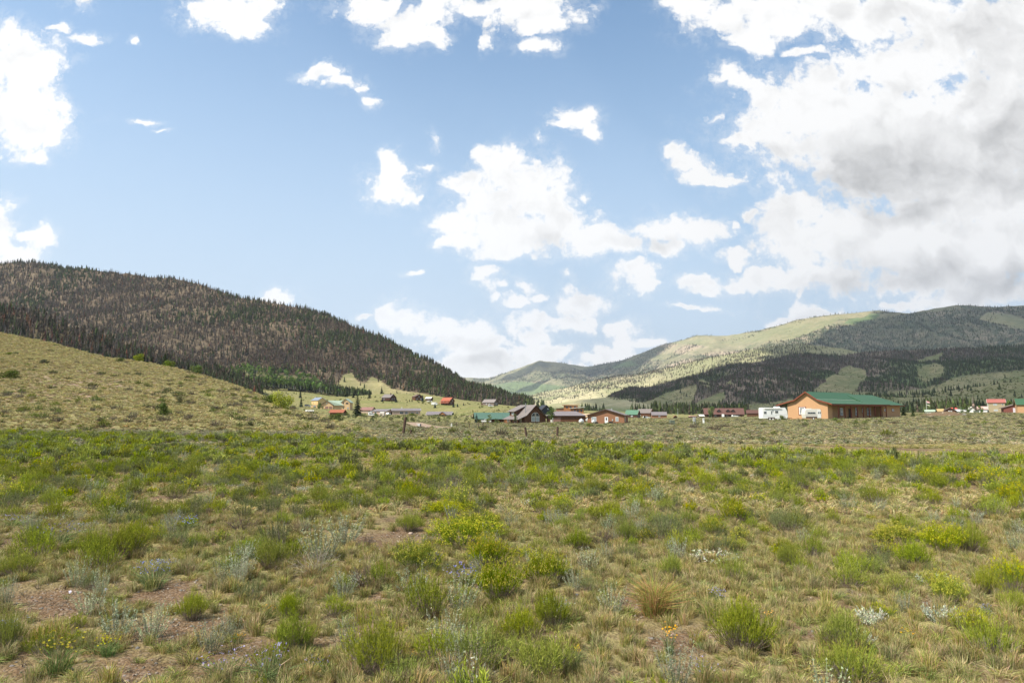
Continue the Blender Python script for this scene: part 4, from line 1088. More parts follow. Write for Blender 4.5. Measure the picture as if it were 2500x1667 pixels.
for (pr, u, v, h, w, h0, r0, lab) in [
 (PUR, 140, 1336, 50, 88, .17, .17, 'pale purple aster clump between two green shrubs at the left'), (BLU, 373, 1436, 56, 82, .2, .15, 'violet flower clump on the red soil at the left'),
 (PUR, 545, 1660, 62, 116, .17, .17, 'lilac flower clump at the bottom left, beside the soil'), (PUR, 655, 1666, 72, 112, .17, .17, 'lilac flower clump at the bottom, left of a second smaller one'),
 (PUR, 772, 1640, 34, 60, .17, .17, 'small lilac flower clump on gravel left of the largest shrub'), (BLU, 1133, 1432, 46, 84, .2, .15, 'blue flower clump beside the grey-stemmed yellow shrub'),
 (BLU, 1060, 1396, 40, 40, .2, .15, 'few blue flowers right of the yellow-tipped shrub below the soil patch'), (BLU, 1750, 1478, 36, 40, .2, .15, 'few blue flowers at the left top of the tall green shrub'),
 (BLU, 2408, 1508, 30, 30, .2, .15, 'small blue flower clump near the right edge'), (PUR, 1720, 1655, 40, 80, .17, .17, 'faint lilac flowers at the bottom, right of the gravel'),
 (BLU, 15, 1560, 40, 40, .2, .15, 'blue flowers at the foot of the left edge shrub'), (PUR, 30, 1290, 30, 70, .17, .17, 'pale purple asters at the left edge'), (BLU, 450, 1300, 34, 60, .2, .15, 'faint blue flower clump behind the left green shrubs'),
 (ORG, 1632, 1597, 62, 40, .2, .06, 'orange flowers standing alone on gravel'), (ORG, 1185, 1608, 56, 24, .2, .06, 'orange flower stalk near the bottom centre'), (ORG, 655, 1512, 34, 30, .2, .06, 'orange flowers beside the straw grass, left of centre'),
 (ORG, 582, 1570, 24, 36, .2, .06, 'orange flowers beside the lower left sage'), (ORG, 1876, 1530, 36, 26, .2, .06, 'orange flowers touching the right side of the tall green shrub'), (ORG, 1410, 1614, 36, 16, .2, .06, 'orange flowers among the bottom centre green shoots'),
 (ORG, 2220, 1565, 30, 34, .2, .06, 'scattered orange flowers below the silver mat plants'), (ORG, 1420, 1342, 14, 34, .2, .06, 'small orange flowers above the pale stalks'), (ORG, 1693, 1470, 22, 14, .2, .06, 'orange flower right of the grass mound'),
 (ORG, 1010, 1625, 36, 14, .2, .06, 'orange flower stalk right of the largest shrub'), (YEL, 140, 1648, 86, 96, .26, .13, 'yellow flowered weed at the bottom left corner'), (YEL, 265, 1600, 46, 60, .26, .13, 'yellow flowers above the bottom left soil'), (YEL, 2075, 1466, 18, 20, .26, .13, 'tiny yellow flower on the small red soil patch'),
 (WHT, 1183, 1312, 34, 12, .2, .05, 'single pale blue flax flower over the yellow shrubs'), (WHT, 1637, 1400, 30, 10, .2, .05, 'single white flower beside the narrow green shrub'), (WHT, 880, 1388, 22, 12, .2, .05, 'white flower right of the dead twigs'),
 (WHT, 1086, 1412, 26, 10, .2, .05, 'white flower left of the blue flower clump'), (WHT, 165, 1462, 22, 40, .2, .05, 'pale blue flowers between the left sages'), (WHT, 255, 1452, 18, 18, .2, .05, 'pale blue flower on the left red soil'), (WHT, 75, 1522, 22, 16, .2, .05, 'pale blue flower near the left edge'), (WHT, 1005, 1618, 24, 10, .2, .05, 'pale blue flower right of the largest green shrub'), (WHT, 370, 1660, 22, 16, .2, .05, 'pale blue flower at the bottom left of the lilac clumps')]:
    plant(pr, fb, u, v, h, h0, lab, 'wildflowers', None, w, r0)
plant(MOUND, 'grass_mound', 1600, 1502, 108, .34, 'rounded grass mound with rust-coloured tips, right of the centre', 'grass clump', None, 150, .26)
plant(TW, 'dead_bush', 770, 1404, 74, .34, 'bleached dead bush of tangled pale twigs in front of the sage', 'dead bush', None, 110, .25)
plant(TWD, 'dead_bush', 897, 1338, 38, .25, 'small dark dead bush on the left edge of the bare soil patch', 'dead bush', None, 36, .2)
plant(TWD, 'dead_bush', 1470, 1335, 50, .25, 'dark dead bush left of the upright green shrub', 'dead bush', None, 80, .2)
plant(TWD, 'dead_bush', 590, 1300, 44, .25, 'brown dead bush behind the straw grass at the left', 'dead bush', None, 90, .2)

# stones lying on the bare soil
def stone_mesh(seed, col):
    rng = np.random.default_rng(seed)
    t = (1 + 5 ** .5) / 2
    v = np.array([(-1,t,0),(1,t,0),(-1,-t,0),(1,-t,0),(0,-1,t),(0,1,t),(0,-1,-t),(0,1,-t),(t,0,-1),(t,0,1),(-t,0,-1),(-t,0,1)], float) / 1.9
    f = np.array([(0,11,5),(0,5,1),(0,1,7),(0,7,10),(0,10,11),(1,5,9),(5,11,4),(11,10,2),(10,7,6),(7,1,8),(3,9,4),(3,4,2),(3,2,6),(3,6,8),(3,8,9),(4,9,5),(2,4,11),(6,2,10),(8,6,7),(9,8,1)])
    v = v * rng.uniform(.7, 1.25, (12, 1)) * (1, .75, .5)
    return mesh_np('stone', v, f, VEG, cvar(rng, 20, col, .08, .02))
STN = [stone_mesh(i, c) for i, c in enumerate([(.32, .26, .20), (.24, .21, .17), (.42, .35, .28), (.25, .175, .13), (.22, .205, .19)])]
for (u, v, w, k, lab) in [(1003, 1303, 13, 2, 'pale flat stone on the bare soil patch'), (1020, 1308, 8, 0, 'small tan stone right of the pale flat one'), (1035, 1308, 7, 2, 'right one of the small stones on the soil patch'), (935, 1292, 9, 3, 'reddish stone at the left of the soil patch'),
     (912, 1372, 20, 4, 'grey rounded stone half sunk below the soil patch'), (1001, 1290, 6, 0, 'tiny stone at the top of the soil patch'), (538, 1477, 11, 2, 'pinkish stone on the soil left of the straw grass'), (407, 1493, 10, 0, 'tan stone right of the small green shoots at the left'), (408, 1475, 11, 3, 'brown stone on the soil below the violet flowers'),
     (442, 1441, 8, 4, 'white-edged grey stone on the left soil'), (410, 1437, 7, 2, 'pale pebble beside the violet flowers'), (245, 1379, 7, 2, 'pale stone below the left green shrubs'), (90, 1402, 10, 2, 'pink stone on the left soil'), (719, 1664, 14, 2, 'pale stone at the bottom edge beside the lilac flowers'), (455, 1563, 12, 3, 'dark reddish stone on the lower left soil'), (995, 1566, 9, 4, 'grey stone right of the largest shrub')]:
    x, y, z = at(u, v); s = w * y / F / 1.6
    o = link('stone', STN[k], None, (x, y, z + s * .12), random.random() * 6, s); tag(o, lab, 'stone')
    ONES.append((x, y, s))

ONE = np.array(ONES)
def clear(pts, extra=.0, f=.75):
    d = np.hypot(pts[:, 0][:, None] - ONE[None, :, 0], pts[:, 1][:, None] - ONE[None, :, 1])
    return (d > ONE[None, :, 2] * f + extra).all(1)
def field_points(y0, y1, dens, rng, amax=.82):
    n = int(dens * amax * (y1**2 - y0**2))
    y = np.sqrt(rng.uniform(y0**2, y1**2, n)); x = rng.uniform(-amax, amax, n) * y + rng.uniform(-1, 1, n) * .6
    return x, y
def soil_at(x, y):
    z = gz(x, y); u, v = proj(x, y, z)
    return np.where(y < 14, soilmask(u + (fbm(x * 2.2, y * 2.2, 4, 3) - .5) * 160, v + (fbm(x * 2.2 + 9, y * 2.2, 4, 4) - .5) * 70), 0), z, v
_t = np.linspace(0, 1, 400)
HILLXY = None
def on_hill(x, y):
    """True where the near hill stands over the valley floor."""
    a = x / y; u = 1250 + F * x / (y * cos(TH))
    Df = np.interp(u, near_hill.f[:, 0], near_hill.f[:, 1 + 1])
    Dc = np.interp(u, near_hill.c[:, 0], near_hill.c[:, 2])
    return (u < 909) & (y > Df + 6) & (y < Dc + 28)
# ---- rabbitbrush over the whole green zone
x, y = field_points(3.2, 70, 5.4, rv)
so, z, vpx = soil_at(x, y)
den = np.clip((fbm(x * .55, y * .55, 4, 8) - .33) * 4.6, .16, 1.0)
keep = (rv.random(len(x)) < den * np.clip(1 - so * 1.6, 0, 1)) & (y < green_edge(x / y) * (1 + (fbm(x * .3, y * .3, 3, 12) - .5) * .3))
keep &= strip_y(x, y) < .3
keep &= rv.random(len(x)) < np.clip((green_edge(x / y) * 1.12 - y) / (green_edge(x / y) * .25), .15, 1)
keep &= ~((y < 7.5) & (rv.random(len(x)) < .45))
x, y, z = x[keep], y[keep], z[keep]
pts = np.stack([x, y, z - .02], 1); pts = pts[clear(pts, .10)]
size = rv.gamma(9, .09, len(pts)).clip(.38, 1.4) * (.80 + .22 * np.clip((pts[:, 1] - 7) / 12, 0, 1))
kinds = rv.choice(9, len(pts), p=[.16, .15, .15, .14, .04, .04, .04, .15, .13])
u_, v_ = proj(pts[:, 0], pts[:, 1], pts[:, 2])
inv = (u_ > -10) & (u_ < 2510) & (v_ < 1700)
order = np.argsort(-(size / pts[:, 1]) * inv)
RBALL = RB + RBG
LBL = [('green rabbitbrush scattered through the scrub field', 'bright green rabbitbrush shrub without flowers in the scrub field'),
       ('yellow flowering rabbitbrush scattered through the scrub field', 'yellow-tipped flowering rabbitbrush shrub in the scrub field'),
       ('dull grey-green rabbitbrush scattered through the scrub field', 'dull grey-green rabbitbrush shrub in the scrub field')]
big = order[:262]
for i in big:
    k = int(kinds[i]); g, lb = LBL[0 if k < 4 else 1 if k < 7 else 2]
    kw_ = ('plain green shrub', 'yellow-tipped shrub', 'dull grey-green shrub')[0 if k < 4 else 1 if k < 7 else 2]
    lb = beside(kw_, pts[i][0], pts[i][1], USED) or lb
    copy_thing(RBALL[k], 'rabbitbrush', pts[i], random.random() * 6.28, (size[i], size[i], size[i] * random.uniform(.85, 1.15)), lb, 'shrub', g, tilt=.05)
rest = np.ones(len(pts), bool); rest[big] = False
def low(seed, n, leaves, wl, **k): return whole(shrub(seed, n=n, leaves=leaves, wl=wl, ws=wl * .6, **k), 'rabbitbrush_far', VEG)
MID = [low(300 + i, 100, 7, .011, ll=.05) for i in range(4)] + [low(310 + i, 100, 7, .011, ll=.05, leaf=YLEAF, tip=YTIP, blossom=.5) for i in range(3)] + [low(320 + i, 100, 7, .011, ll=.05, leaf=(.17, .19, .075), tip=(.24, .26, .10)) for i in range(2)]
FARB = [low(330 + i, 50, 4, .025, ll=.085) for i in range(4)] + [low(340 + i, 50, 4, .025, ll=.085, leaf=YLEAF, tip=YTIP, blossom=.3) for i in range(3)] + [low(350 + i, 50, 4, .025, ll=.085, leaf=(.17, .19, .075), tip=(.24, .26, .10)) for i in range(2)]
pk = kinds + np.where(pts[:, 1] > 20, 9, 0)
sc3 = np.stack([size, size, size * rv.uniform(.8, 1.15, len(size))], 1)
scatter('rabbitbrush_cover', MID + FARB, pts[rest], rv, scales=sc3[rest], pick=pk[rest], label='green rabbitbrush cover of the field beyond the nearest shrubs', tilt=.06)
# ---- sage, dead brush
x, y = field_points(3.2, 75, 1.5, rv)
so, z, vpx = soil_at(x, y)
keep = (rv.random(len(x)) < np.clip((fbm(x * .5 + 30, y * .5, 4, 18) - .38) * 4.2, .05, 1) * np.clip(1 - so * 1.2, 0, 1)) & (y < green_edge(x / y) * 1.1)
pts = np.stack([x, y, z - .01], 1)[keep]; pts = pts[clear(pts, .06)]
size = rv.uniform(.5, 1.1, len(pts)); u_, v_ = proj(pts[:, 0], pts[:, 1], pts[:, 2])
order = np.argsort(-(size / pts[:, 1]) * ((u_ > -10) & (u_ < 2510) & (v_ < 1700)))
sk = rv.choice(5, len(pts), p=[.26, .24, .22, .10, .18])
SGALL = SG + [TWD]
for i in order[:120]:
    k = int(sk[i])
    if k < 4: copy_thing(SG[k], 'sagebrush', pts[i], random.random() * 6.28, float(size[i]), 'silvery grey sage stalks growing among the green shrubs' if k < 3 else 'low silver-leaved sage mat growing among the grasses', 'sagebrush', 'sage stalks in the field' if k < 3 else 'low sage mats in the field', tilt=.06)
    else: copy_thing(TWD, 'dead_bush', pts[i], random.random() * 6.28, float(size[i]), 'small brown dead bush between the green shrubs', 'dead bush', 'brown dead bushes in the field', tilt=.06)
rest = np.ones(len(pts), bool); rest[order[:120]] = False
SGF = [whole(sage(400 + i, n=26, k=8, wl=.014), 'sage_far', VEG) for i in range(3)] + [whole(sage(404, h=.14, r=.2, n=40, k=6, wl=.02, col=(.36, .38, .29)), 'sage_far', VEG), twigs(405, h=.28, r=.22, n=22, w=.012, col=(.24, .19, .155)).mesh('brush_far', VEG)]
scatter('sage_cover', SGF, pts[rest], rv, .55, 1.15, pick=sk[rest], label='grey sage and dead brush between the green shrubs', tilt=.06)
# ---- grass: fine near, coarser beyond
def grass_zone(y0, y1, dens, protos, name, label, smin, smax, thr=.3, soilk=1.3):
    x, y = field_points(y0, y1, dens, rv)
    so, z, vpx = soil_at(x, y)
    keep = (rv.random(len(x)) < np.clip((fbm(x * .8 + 11, y * .8, 4, 28) - thr) * 4, .04, 1) * np.clip(1 - so * soilk, 0.0, 1)) & (strip_y(x, y) < .4) & (roadmask(x, y) < .2) & ~on_hill(x, y)
    p_ = np.stack([x, y, z - .01], 1)[keep]
    scatter(name, protos, p_, rv, smin, smax, label=label, tilt=.12)
GN_ = [GTM[i][1] for i in range(3)] + [tuft(500, h=.09, r=.13, n=130, w=.0032, dry=.6, lean=.6).mesh('short_grass', VEG), tuft(501, h=.11, r=.11, n=110, w=.0034, dry=.25, lean=.55, c2=(.22, .25, .08)).mesh('green_grass', VEG)]
grass_zone(2.8, 11, 105, GN_, 'near_grass', 'dry and green bunch grass covering the near ground', .4, 1.05, .12, 1.15)
GM_ = [tuft(510 + i, h=.15, r=.16, n=56, w=.009, dry=(.8, .6, .4, .85)[i], lean=.5) for i in range(4)]
GM_ = [g.mesh('grass_mid', VEG) for g in GM_]
grass_zone(11, 34, 25, GM_, 'field_grass', 'straw-coloured grass between the shrubs', .55, 1.15, .15)
GF_ = [tuft(520 + i, h=.15, r=.26, n=30, w=.03, dry=(.85, .6, .75, .3)[i], lean=.8, c1=(.37, .31, .17), c2=(.22, .23, .10)) for i in range(4)] + [tuft(530 + i, h=.2, r=.3, n=34, w=.036, dry=.5, lean=.9, c1=(.26, .24, .17), c2=(.15, .16, .075)) for i in range(2)]
GF_ = [g.mesh('grass_far', VEG) for g in GF_]
grass_zone(34, 75, 4.6, GF_, 'far_grass', 'pale dry grass beyond the green shrubs', .6, 1.2, .2)
grass_zone(75, 240, 1.9, GF_, 'plain_grass', 'pale grass and low sage on the plain before the houses', .5, 1.25, .25)
grass_zone(240, 560, .10, GF_, 'meadow_grass', 'clumps of grass on the sloping meadow among the houses', 1.2, 3.0, .30)
# sparse darker shrubs on the plain
x, y = field_points(36, 260, .028, rv)
keep = ~on_hill(x, y) & (roadmask(x, y) < .2) & (y > green_edge(x / y))
p_ = np.stack([x, y, gz(x, y) - .03], 1)[keep]
PS = [whole(shrub(360 + i, h=.5, r=.5, n=60, leaves=4, wl=.04, ws=.02, ll=.12, leaf=c, tip=c2), 'plain_shrub', VEG) for i, (c, c2) in enumerate([((.10, .12, .045), (.14, .16, .06)), ((.16, .19, .05), (.24, .25, .05)), ((.15, .13, .09), (.20, .18, .13))])]
scatter('plain_shrubs', PS, p_, rv, .35, 1.0, label='small dark shrubs dotted over the pale plain', tilt=.05)
# ---- the near hill
pts, t = near_hill.sample(24000, rv, umin=-200, umax=930)
u_, v_ = proj(pts[:, 0], pts[:, 1], pts[:, 2])
bare = np.exp(-((u_ - 180) / 260) ** 2 - ((v_ - 945) / 40) ** 2)
keep = rv.random(len(pts)) > bare * .45
pts, u_, v_ = pts[keep], u_[keep], v_[keep]
HG = [tuft(540 + i, h=.34, r=.42, n=34, w=.055, dry=(.8, .6, .7)[i], lean=.8, c1=(.40, .33, .17), c2=(.24, .23, .09)) for i in range(3)]
HG = [g.mesh('hill_grass', VEG) for g in HG]
scatter('hill_grass', HG, pts - (0, 0, .04), rv, .5, 1.15, label='bunch grass on the near hillside', tilt=.1)
sel = (rv.random(len(pts)) < np.clip((v_ - 900) / 3000 + .006, .004, .03))
scatter('hill_shrubs', PS, pts[sel] - (0, 0, .05), rv, .4, 1.5, label='low dark scrub on the near hillside', tilt=.05)
# pebbles on the bare soil
x, y = field_points(2.9, 9.5, 420, rv)
so, z, vpx = soil_at(x, y); keep = rv.random(len(x)) < np.clip(so, .03, 1) * .8
p_ = np.stack([x, y, z], 1)[keep]
s_ = np.exp(rv.normal(np.log(.0085), .5, len(p_)))
scatter('gravel', STN, p_, rv, scales=np.stack([s_, s_, s_], 1), label='gravel and pebbles on the bare soil', tilt=.4)

x, y = field_points(2.9, 12, 26, rv)
so, z, vpx = soil_at(x, y); keep = rv.random(len(x)) < np.clip(so, .15, 1)
LT = []
for i in range(3):
    t_ = twigs(700 + i, h=.05, r=.1, n=7, w=.003, col=((.33, .28, .20), (.22, .17, .12), (.40, .34, .22))[i]); LT.append(t_.mesh('litter', VEG))
scatter('dry_litter', LT, np.stack([x, y, z], 1)[keep], rv, .6, 1.5, label='dry twigs and straw lying on the soil', tilt=.5)
# ================================================================== BUILDINGS, VEHICLES, POSTS
class MB:
    def __init__(s): s.V = []; s.F = []
    def box(s, x0, x1, y0, y1, z0, z1):
        n = len(s.V); s.V += [(x, y, z) for x in (x0, x1) for y in (y0, y1) for z in (z0, z1)]
        s.F += [tuple(n + i for i in f) for f in ((0,1,3,2),(4,6,7,5),(0,4,5,1),(2,3,7,6),(0,2,6,4),(1,5,7,3))]; return s
    def prism(s, prof, a0, a1, axis='x'):
        """prof: closed outline in the plane across the axis; extruded from a0 to a1."""
        n = len(s.V); k = len(prof)
        for a in (a0, a1):
            for p_, q in prof: s.V.append((a, p_, q) if axis == 'x' else (p_, a, q) if axis == 'y' else (p_, q, a))
        s.F += [tuple(range(n + k - 1, n - 1, -1)), tuple(range(n + k, n + 2 * k))]
        s.F += [(n + i, n + (i + 1) % k, n + k + (i + 1) % k, n + k + i) for i in range(k)]; return s
    def slab(s, pts, t):
        """A sheet through pts with thickness t downwards."""
        n = len(s.V); k = len(pts); s.V += [tuple(p_) for p_ in pts] + [(p_[0], p_[1], p_[2] - t) for p_ in pts]
        s.F += [tuple(range(n, n + k)), tuple(range(n + 2 * k - 1, n + k - 1, -1))]
        s.F += [(n + i, n + k + i, n + k + (i + 1) % k, n + (i + 1) % k) for i in range(k)]; return s
    def cyl(s, a, b, r0, r1=None, k=10):
        r1 = r0 if r1 is None else r1
        a, b = Vector(a), Vector(b); d = (b - a).normalized(); u = d.orthogonal().normalized(); w = d.cross(u)
        return s.prism3([a + (u * cos(t) + w * sin(t)) * r0 for t in [i * 2 * pi / k for i in range(k)]], [b + (u * cos(t) + w * sin(t)) * r1 for t in [i * 2 * pi / k for i in range(k)]])
    def prism3(s, A, B):
        n = len(s.V); k = len(A); s.V += [tuple(p_) for p_ in A] + [tuple(p_) for p_ in B]
        s.F += [tuple(range(n + k - 1, n - 1, -1)), tuple(range(n + k, n + 2 * k))] + [(n + i, n + (i + 1) % k, n + k + (i + 1) % k, n + k + i) for i in range(k)]; return s
    def obj(s, name, mat, parent=None, bevel=0.0, label=None, smooth=False):
        me = bpy.data.meshes.new(name); me.from_pydata(s.V, [], s.F); me.update()
        import bmesh
        bm = bmesh.new(); bm.from_mesh(me); bmesh.ops.recalc_face_normals(bm, faces=bm.faces[:])
        if bevel: bmesh.ops.bevel(bm, geom=bm.edges[:], offset=bevel, segments=2, affect='EDGES')
        bm.to_mesh(me); bm.free()
        if smooth: me.polygons.foreach_set('use_smooth', [True] * len(me.polygons))
        me.materials.append(mat)
        o = link(name, me, parent)
        if label: o['label'] = label
        return o
GLASS = material('window_glass', lambda t: (pbsdf(t, (.035, .045, .055), .08, None, .6), None))
GLASSB = material('bright_window_glass', lambda t: (pbsdf(t, (.30, .34, .36), .15, None, .6), None))
WHITE = paint('white_paint', (.72, .72, .70), .5, .06); OFFW = paint('offwhite_paint', (.62, .60, .54), .6, .08)
RUBBER = paint('rubber', (.03, .03, .03), .8, .1); STEEL = paint('steel', (.35, .36, .37), .4, .1, metal=.6)
REDTRIM = paint('red_brown_trim', (.19, .055, .03), .7, .12); DARKTR = paint('dark_trim', (.07, .045, .035), .7, .12)
GREYR = paint('weathered_grey_roof', (.17, .148, .138), .6, .1, streak=None); GREENR = paint('green_metal_roof', (.035, .095, .05), .6, .07, 3)
PURPR = paint('mauve_metal_roof', (.17, .15, .155), .5, .08); REDR = paint('red_metal_roof', (.42, .10, .06), .5, .1); BRNR = paint('brown_shingle_roof', (.13, .085, .07), .8, .15)
LOG = paint('dark_log_wall', (.10, .043, .02), .75, .22, 5, streak='h'); LOGO = paint('orange_log_wall', (.30, .135, .055), .7, .2, 5, streak='h'); LOGD = paint('very_dark_log', (.075, .035, .022), .8, .2, 5, streak='h')
ORANGE = paint('orange_stucco', (.45, .265, .14), .9, .07, 4); TANW = paint('tan_stucco', (.58, .40, .22), .9, .06); PINKW = paint('pinkish_siding', (.42, .31, .24), .8, .08)
BRICK = paint('red_brown_siding', (.25, .125, .07), .8, .1, 3, streak='v'); TEALR = paint('teal_metal_roof', (.065, .125, .095), .6, .08); LGREENR = paint('pale_green_roof', (.30, .37, .29), .6, .06); BLUER = paint('blue_grey_roof', (.19, .22, .27), .5, .06)
REDO = paint('orange_red_roof', (.32, .095, .05), .5, .08); WOODO = paint('orange_wood', (.55, .22, .04), .7, .15); GRAV = paint('concrete', (.35, .32, .29), .9, .1); GREYW = paint('grey_weathered_wall', (.17, .13, .11), .8, .15, streak='v')
POSTW = paint('weathered_post_wood', (.085, .055, .04), .9, .3, 14, streak='v'); BLACKP = paint('black_cover', (.02, .02, .022), .6, .1); UGREEN = paint('utility_green', (.13, .155, .115), .6, .05); UGREY = paint('utility_grey', (.40, .41, .40), .5, .06)
BLACKT = paint('dark_blue_wall', (.03, .035, .045), .7, .1)

def root(name, u, v, D, yaw, label, cat, group=None, ground=True, dz=0.0):
    q = P(u, v, D); z = G(q[0], q[1]) if ground else q[2]
    e = bpy.data.objects.new(name, None); COL.objects.link(e); e.location = (float(q[0]), float(q[1]), z + dz); e.rotation_euler = (0, 0, radians(yaw))
    return tag(e, label, cat, group)
def face_frame(face, W, Dp, s, z, w, h, pr):
    """axis-aligned box on one of the walls (f at y=0, b at y=Dp, l at x=-W/2, r at x=W/2), standing pr proud."""
    if face == 'f': return (s - w/2, s + w/2, -pr, .02, z, z + h)
    if face == 'b': return (s - w/2, s + w/2, Dp - .02, Dp + pr, z, z + h)
    if face == 'l': return (-W/2 - pr, -W/2 + .02, s - w/2, s + w/2, z, z + h)
    return (W/2 - .02, W/2 + pr, s - w/2, s + w/2, z, z + h)
def window(e, face, W, Dp, s, z, w, h, fm=None, gm=None, t=.09, cross=True):
    fm = fm or WHITE; gm = gm or GLASS
    o = MB().box(*face_frame(face, W, Dp, s, z, w, h, .05)).obj('window', fm, e)
    n = 2 if cross and w > .9 else 1
    for i in range(n):
        ww = (w - t * (n + 1)) / n; c = s - w / 2 + t + ww / 2 + i * (ww + t)
        MB().box(*face_frame(face, W, Dp, c, z + t, ww, h - 2 * t, .075)).obj('pane', gm, o)
def door(e, face, W, Dp, s, z, w, h, m, name='door'):
    return MB().box(*face_frame(face, W, Dp, s, z, w, h, .06)).obj(name, m, e)
def gable(e, W, Dp, h, rise, axis, wall, roof, trim, over=.5, name='wall', eave=.45, x0=0, y0=0, base=-.8, rt=.14):
    if axis == 'x':   # ridge runs left-right
        MB().prism([(y0, base), (y0 + Dp, base), (y0 + Dp, h), (y0 + Dp/2, h + rise), (y0, h)], x0 - W/2, x0 + W/2, 'x').obj(name, wall, e)
        k = rise / (Dp / 2); m_ = MB(); tr = MB(); r0 = h + rise + .16
        for s in (-1, 1):
            ye = y0 + Dp/2 + s * (Dp/2 + eave); ze = r0 - k * (Dp/2 + eave)
            m_.slab([(x0 - W/2 - over, y0 + Dp/2, r0), (x0 + W/2 + over, y0 + Dp/2, r0), (x0 + W/2 + over, ye, ze), (x0 - W/2 - over, ye, ze)], rt)
            for xx in (x0 - W/2 - over - .05, x0 + W/2 + over):
                tr.prism3([(xx, y0 + Dp/2, r0 + .01), (xx, ye, ze + .01), (xx, ye, ze - .26), (xx, y0 + Dp/2, r0 - .28)], [(xx + .05, y0 + Dp/2, r0 + .01), (xx + .05, ye, ze + .01), (xx + .05, ye, ze - .26), (xx + .05, y0 + Dp/2, r0 - .28)])
    else:
        MB().prism([(x0 - W/2, base), (x0 + W/2, base), (x0 + W/2, h), (x0, h + rise), (x0 - W/2, h)], y0, y0 + Dp, 'y').obj(name, wall, e)
        k = rise / (W / 2); m_ = MB(); tr = MB(); r0 = h + rise + .16
        for s in (-1, 1):
            xe = x0 + s * (W/2 + eave); ze = r0 - k * (W/2 + eave)
            m_.slab([(x0, y0 - over, r0), (x0, y0 + Dp + over, r0), (xe, y0 + Dp + over, ze), (xe, y0 - over, ze)], rt)
            for yy in (y0 - over - .05, y0 + Dp + over):
                tr.prism3([(x0, yy, r0 + .01), (xe, yy, ze + .01), (xe, yy, ze - .26), (x0, yy, r0 - .28)], [(x0, yy + .05, r0 + .01), (xe, yy + .05, ze + .01), (xe, yy + .05, ze - .26), (x0, yy + .05, r0 - .28)])
    r_ = m_.obj('roof', roof, e); tr.obj('fascia', trim, e)
    return r_
def hiproof(e, x0, x1, y0, y1, z, rise, mat, over=.5, name='roof'):
    x0 -= over; x1 += over; y0 -= over; y1 += over; w = min(x1 - x0, y1 - y0) / 2
    m_ = MB(); A = (x0, y0, z); B = (x1, y0, z); C_ = (x1, y1, z); D_ = (x0, y1, z)
    if x1 - x0 > y1 - y0: R1, R2 = (x0 + w, (y0 + y1) / 2, z + rise), (x1 - w, (y0 + y1) / 2, z + rise)
    else: R1, R2 = ((x0 + x1) / 2, y0 + w, z + rise), ((x0 + x1) / 2, y1 - w, z + rise)
    m_.V = [A, B, C_, D_, R1, R2]
    m_.F = [(0, 1, 5, 4), (1, 2, 5), (2, 3, 4, 5), (3, 0, 4), (3, 2, 1, 0)] if x1 - x0 > y1 - y0 else [(0, 1, 4), (1, 2, 5, 4), (2, 3, 5), (3, 0, 4, 5), (3, 2, 1, 0)]
    return m_.obj(name, mat, e)

# ---------------- the orange house with the green roof
h = root('ranch_house', 2022, 1023, 150, 38, 'long orange stucco house with green metal roof and a porch of dark red posts', 'house', dz=0)
GY = 9.4; L = 35.5
MB().prism([(0,-.9),(GY,-.9),(GY,3.25),(7.3,4.25),(4.7,5.95),(2.1,4.25),(0,3.3)], 0, 2.0, 'x').obj('gable_wall', ORANGE, h)
MB().box(2.0, 29.0, 1.9, GY, -.9, 3.15).obj('wall', ORANGE, h)
MB().box(26.0, L, -.15, GY, -.9, 3.05).obj('end_wing', ORANGE, h)
MB().box(2.0, 26.0, -.2, 1.9, -.9, .12).obj('porch_floor', GRAV, h)
def prof(y): return np.interp(y, [-1.3, 2.0, 4.7, 7.4, 11.9], [3.35, 4.30, 6.10, 4.30, 3.15])
rf1 = MB()
ys = [-1.3, 2.0, 4.7, 7.4, 11.9]
xe = {-1.3: 27.4, 2.0: 23.6, 4.7: 19.5, 7.4: 23.6, 11.9: 27.4}
for a, b in zip(ys[:-1], ys[1:]):
    rf1.slab([(-.6, a, prof(a)), (xe[a], a, prof(a)), (xe[b], b, prof(b)), (-.6, b, prof(b))], .12)
rf1.obj('roof', GREENR, h)
rl = MB().slab([(-.55, 1.93, 4.34), (21.7, 1.93, 4.34), (21.6, 2.10, 4.385), (-.55, 2.10, 4.385)], .03).obj('roof_flashing', LGREENR, h)
rw = MB()   # rear wing roof, hipped to the right
rw.V = [(17.0, -1.05, 3.22), (L + .7, -1.05, 3.22), (L + .7, GY + .7, 3.22), (17.0, GY + .7, 3.22), (17.0, 4.2, 5.75), (L - 5.0, 4.2, 5.75)]
rw.F = [(0, 1, 5, 4), (1, 2, 5), (2, 3, 4, 5), (3, 0, 4), (3, 2, 1, 0)]
rw.obj('wing_roof', GREENR, h)
fc = MB()
for a, b in zip(ys[:-1], ys[1:]):
    fc.prism3([(-.66, a, prof(a) + .02), (-.66, b, prof(b) + .02), (-.66, b, prof(b) - .26), (-.66, a, prof(a) - .26)], [(-.60, a, prof(a) + .02), (-.60, b, prof(b) + .02), (-.60, b, prof(b) - .26), (-.60, a, prof(a) - .26)])
fc.box(-.6, 27.4, -1.36, -1.30, 3.05, 3.25).box(27.45, L + .7, -1.12, -1.06, 2.98, 3.2).obj('fascia', REDTRIM, h)
MB().box(.0, 26.0, -1.1, -.9, 2.85, 3.04).obj('porch_beam', REDTRIM, h)
for i in range(9): MB().box(2.6 + i * 2.9, 2.82 + i * 2.9, -1.08, -.9, -.5, 2.85).obj('porch_post', REDTRIM, h)
for xx in (.1, 7.0, 14.0): MB().box(xx, xx + .2, 11.35, 11.55, -.9, 3.0).obj('porch_post', REDTRIM, h)
MB().box(0, 17, 11.3, 11.6, 2.82, 3.0).obj('porch_beam', REDTRIM, h)
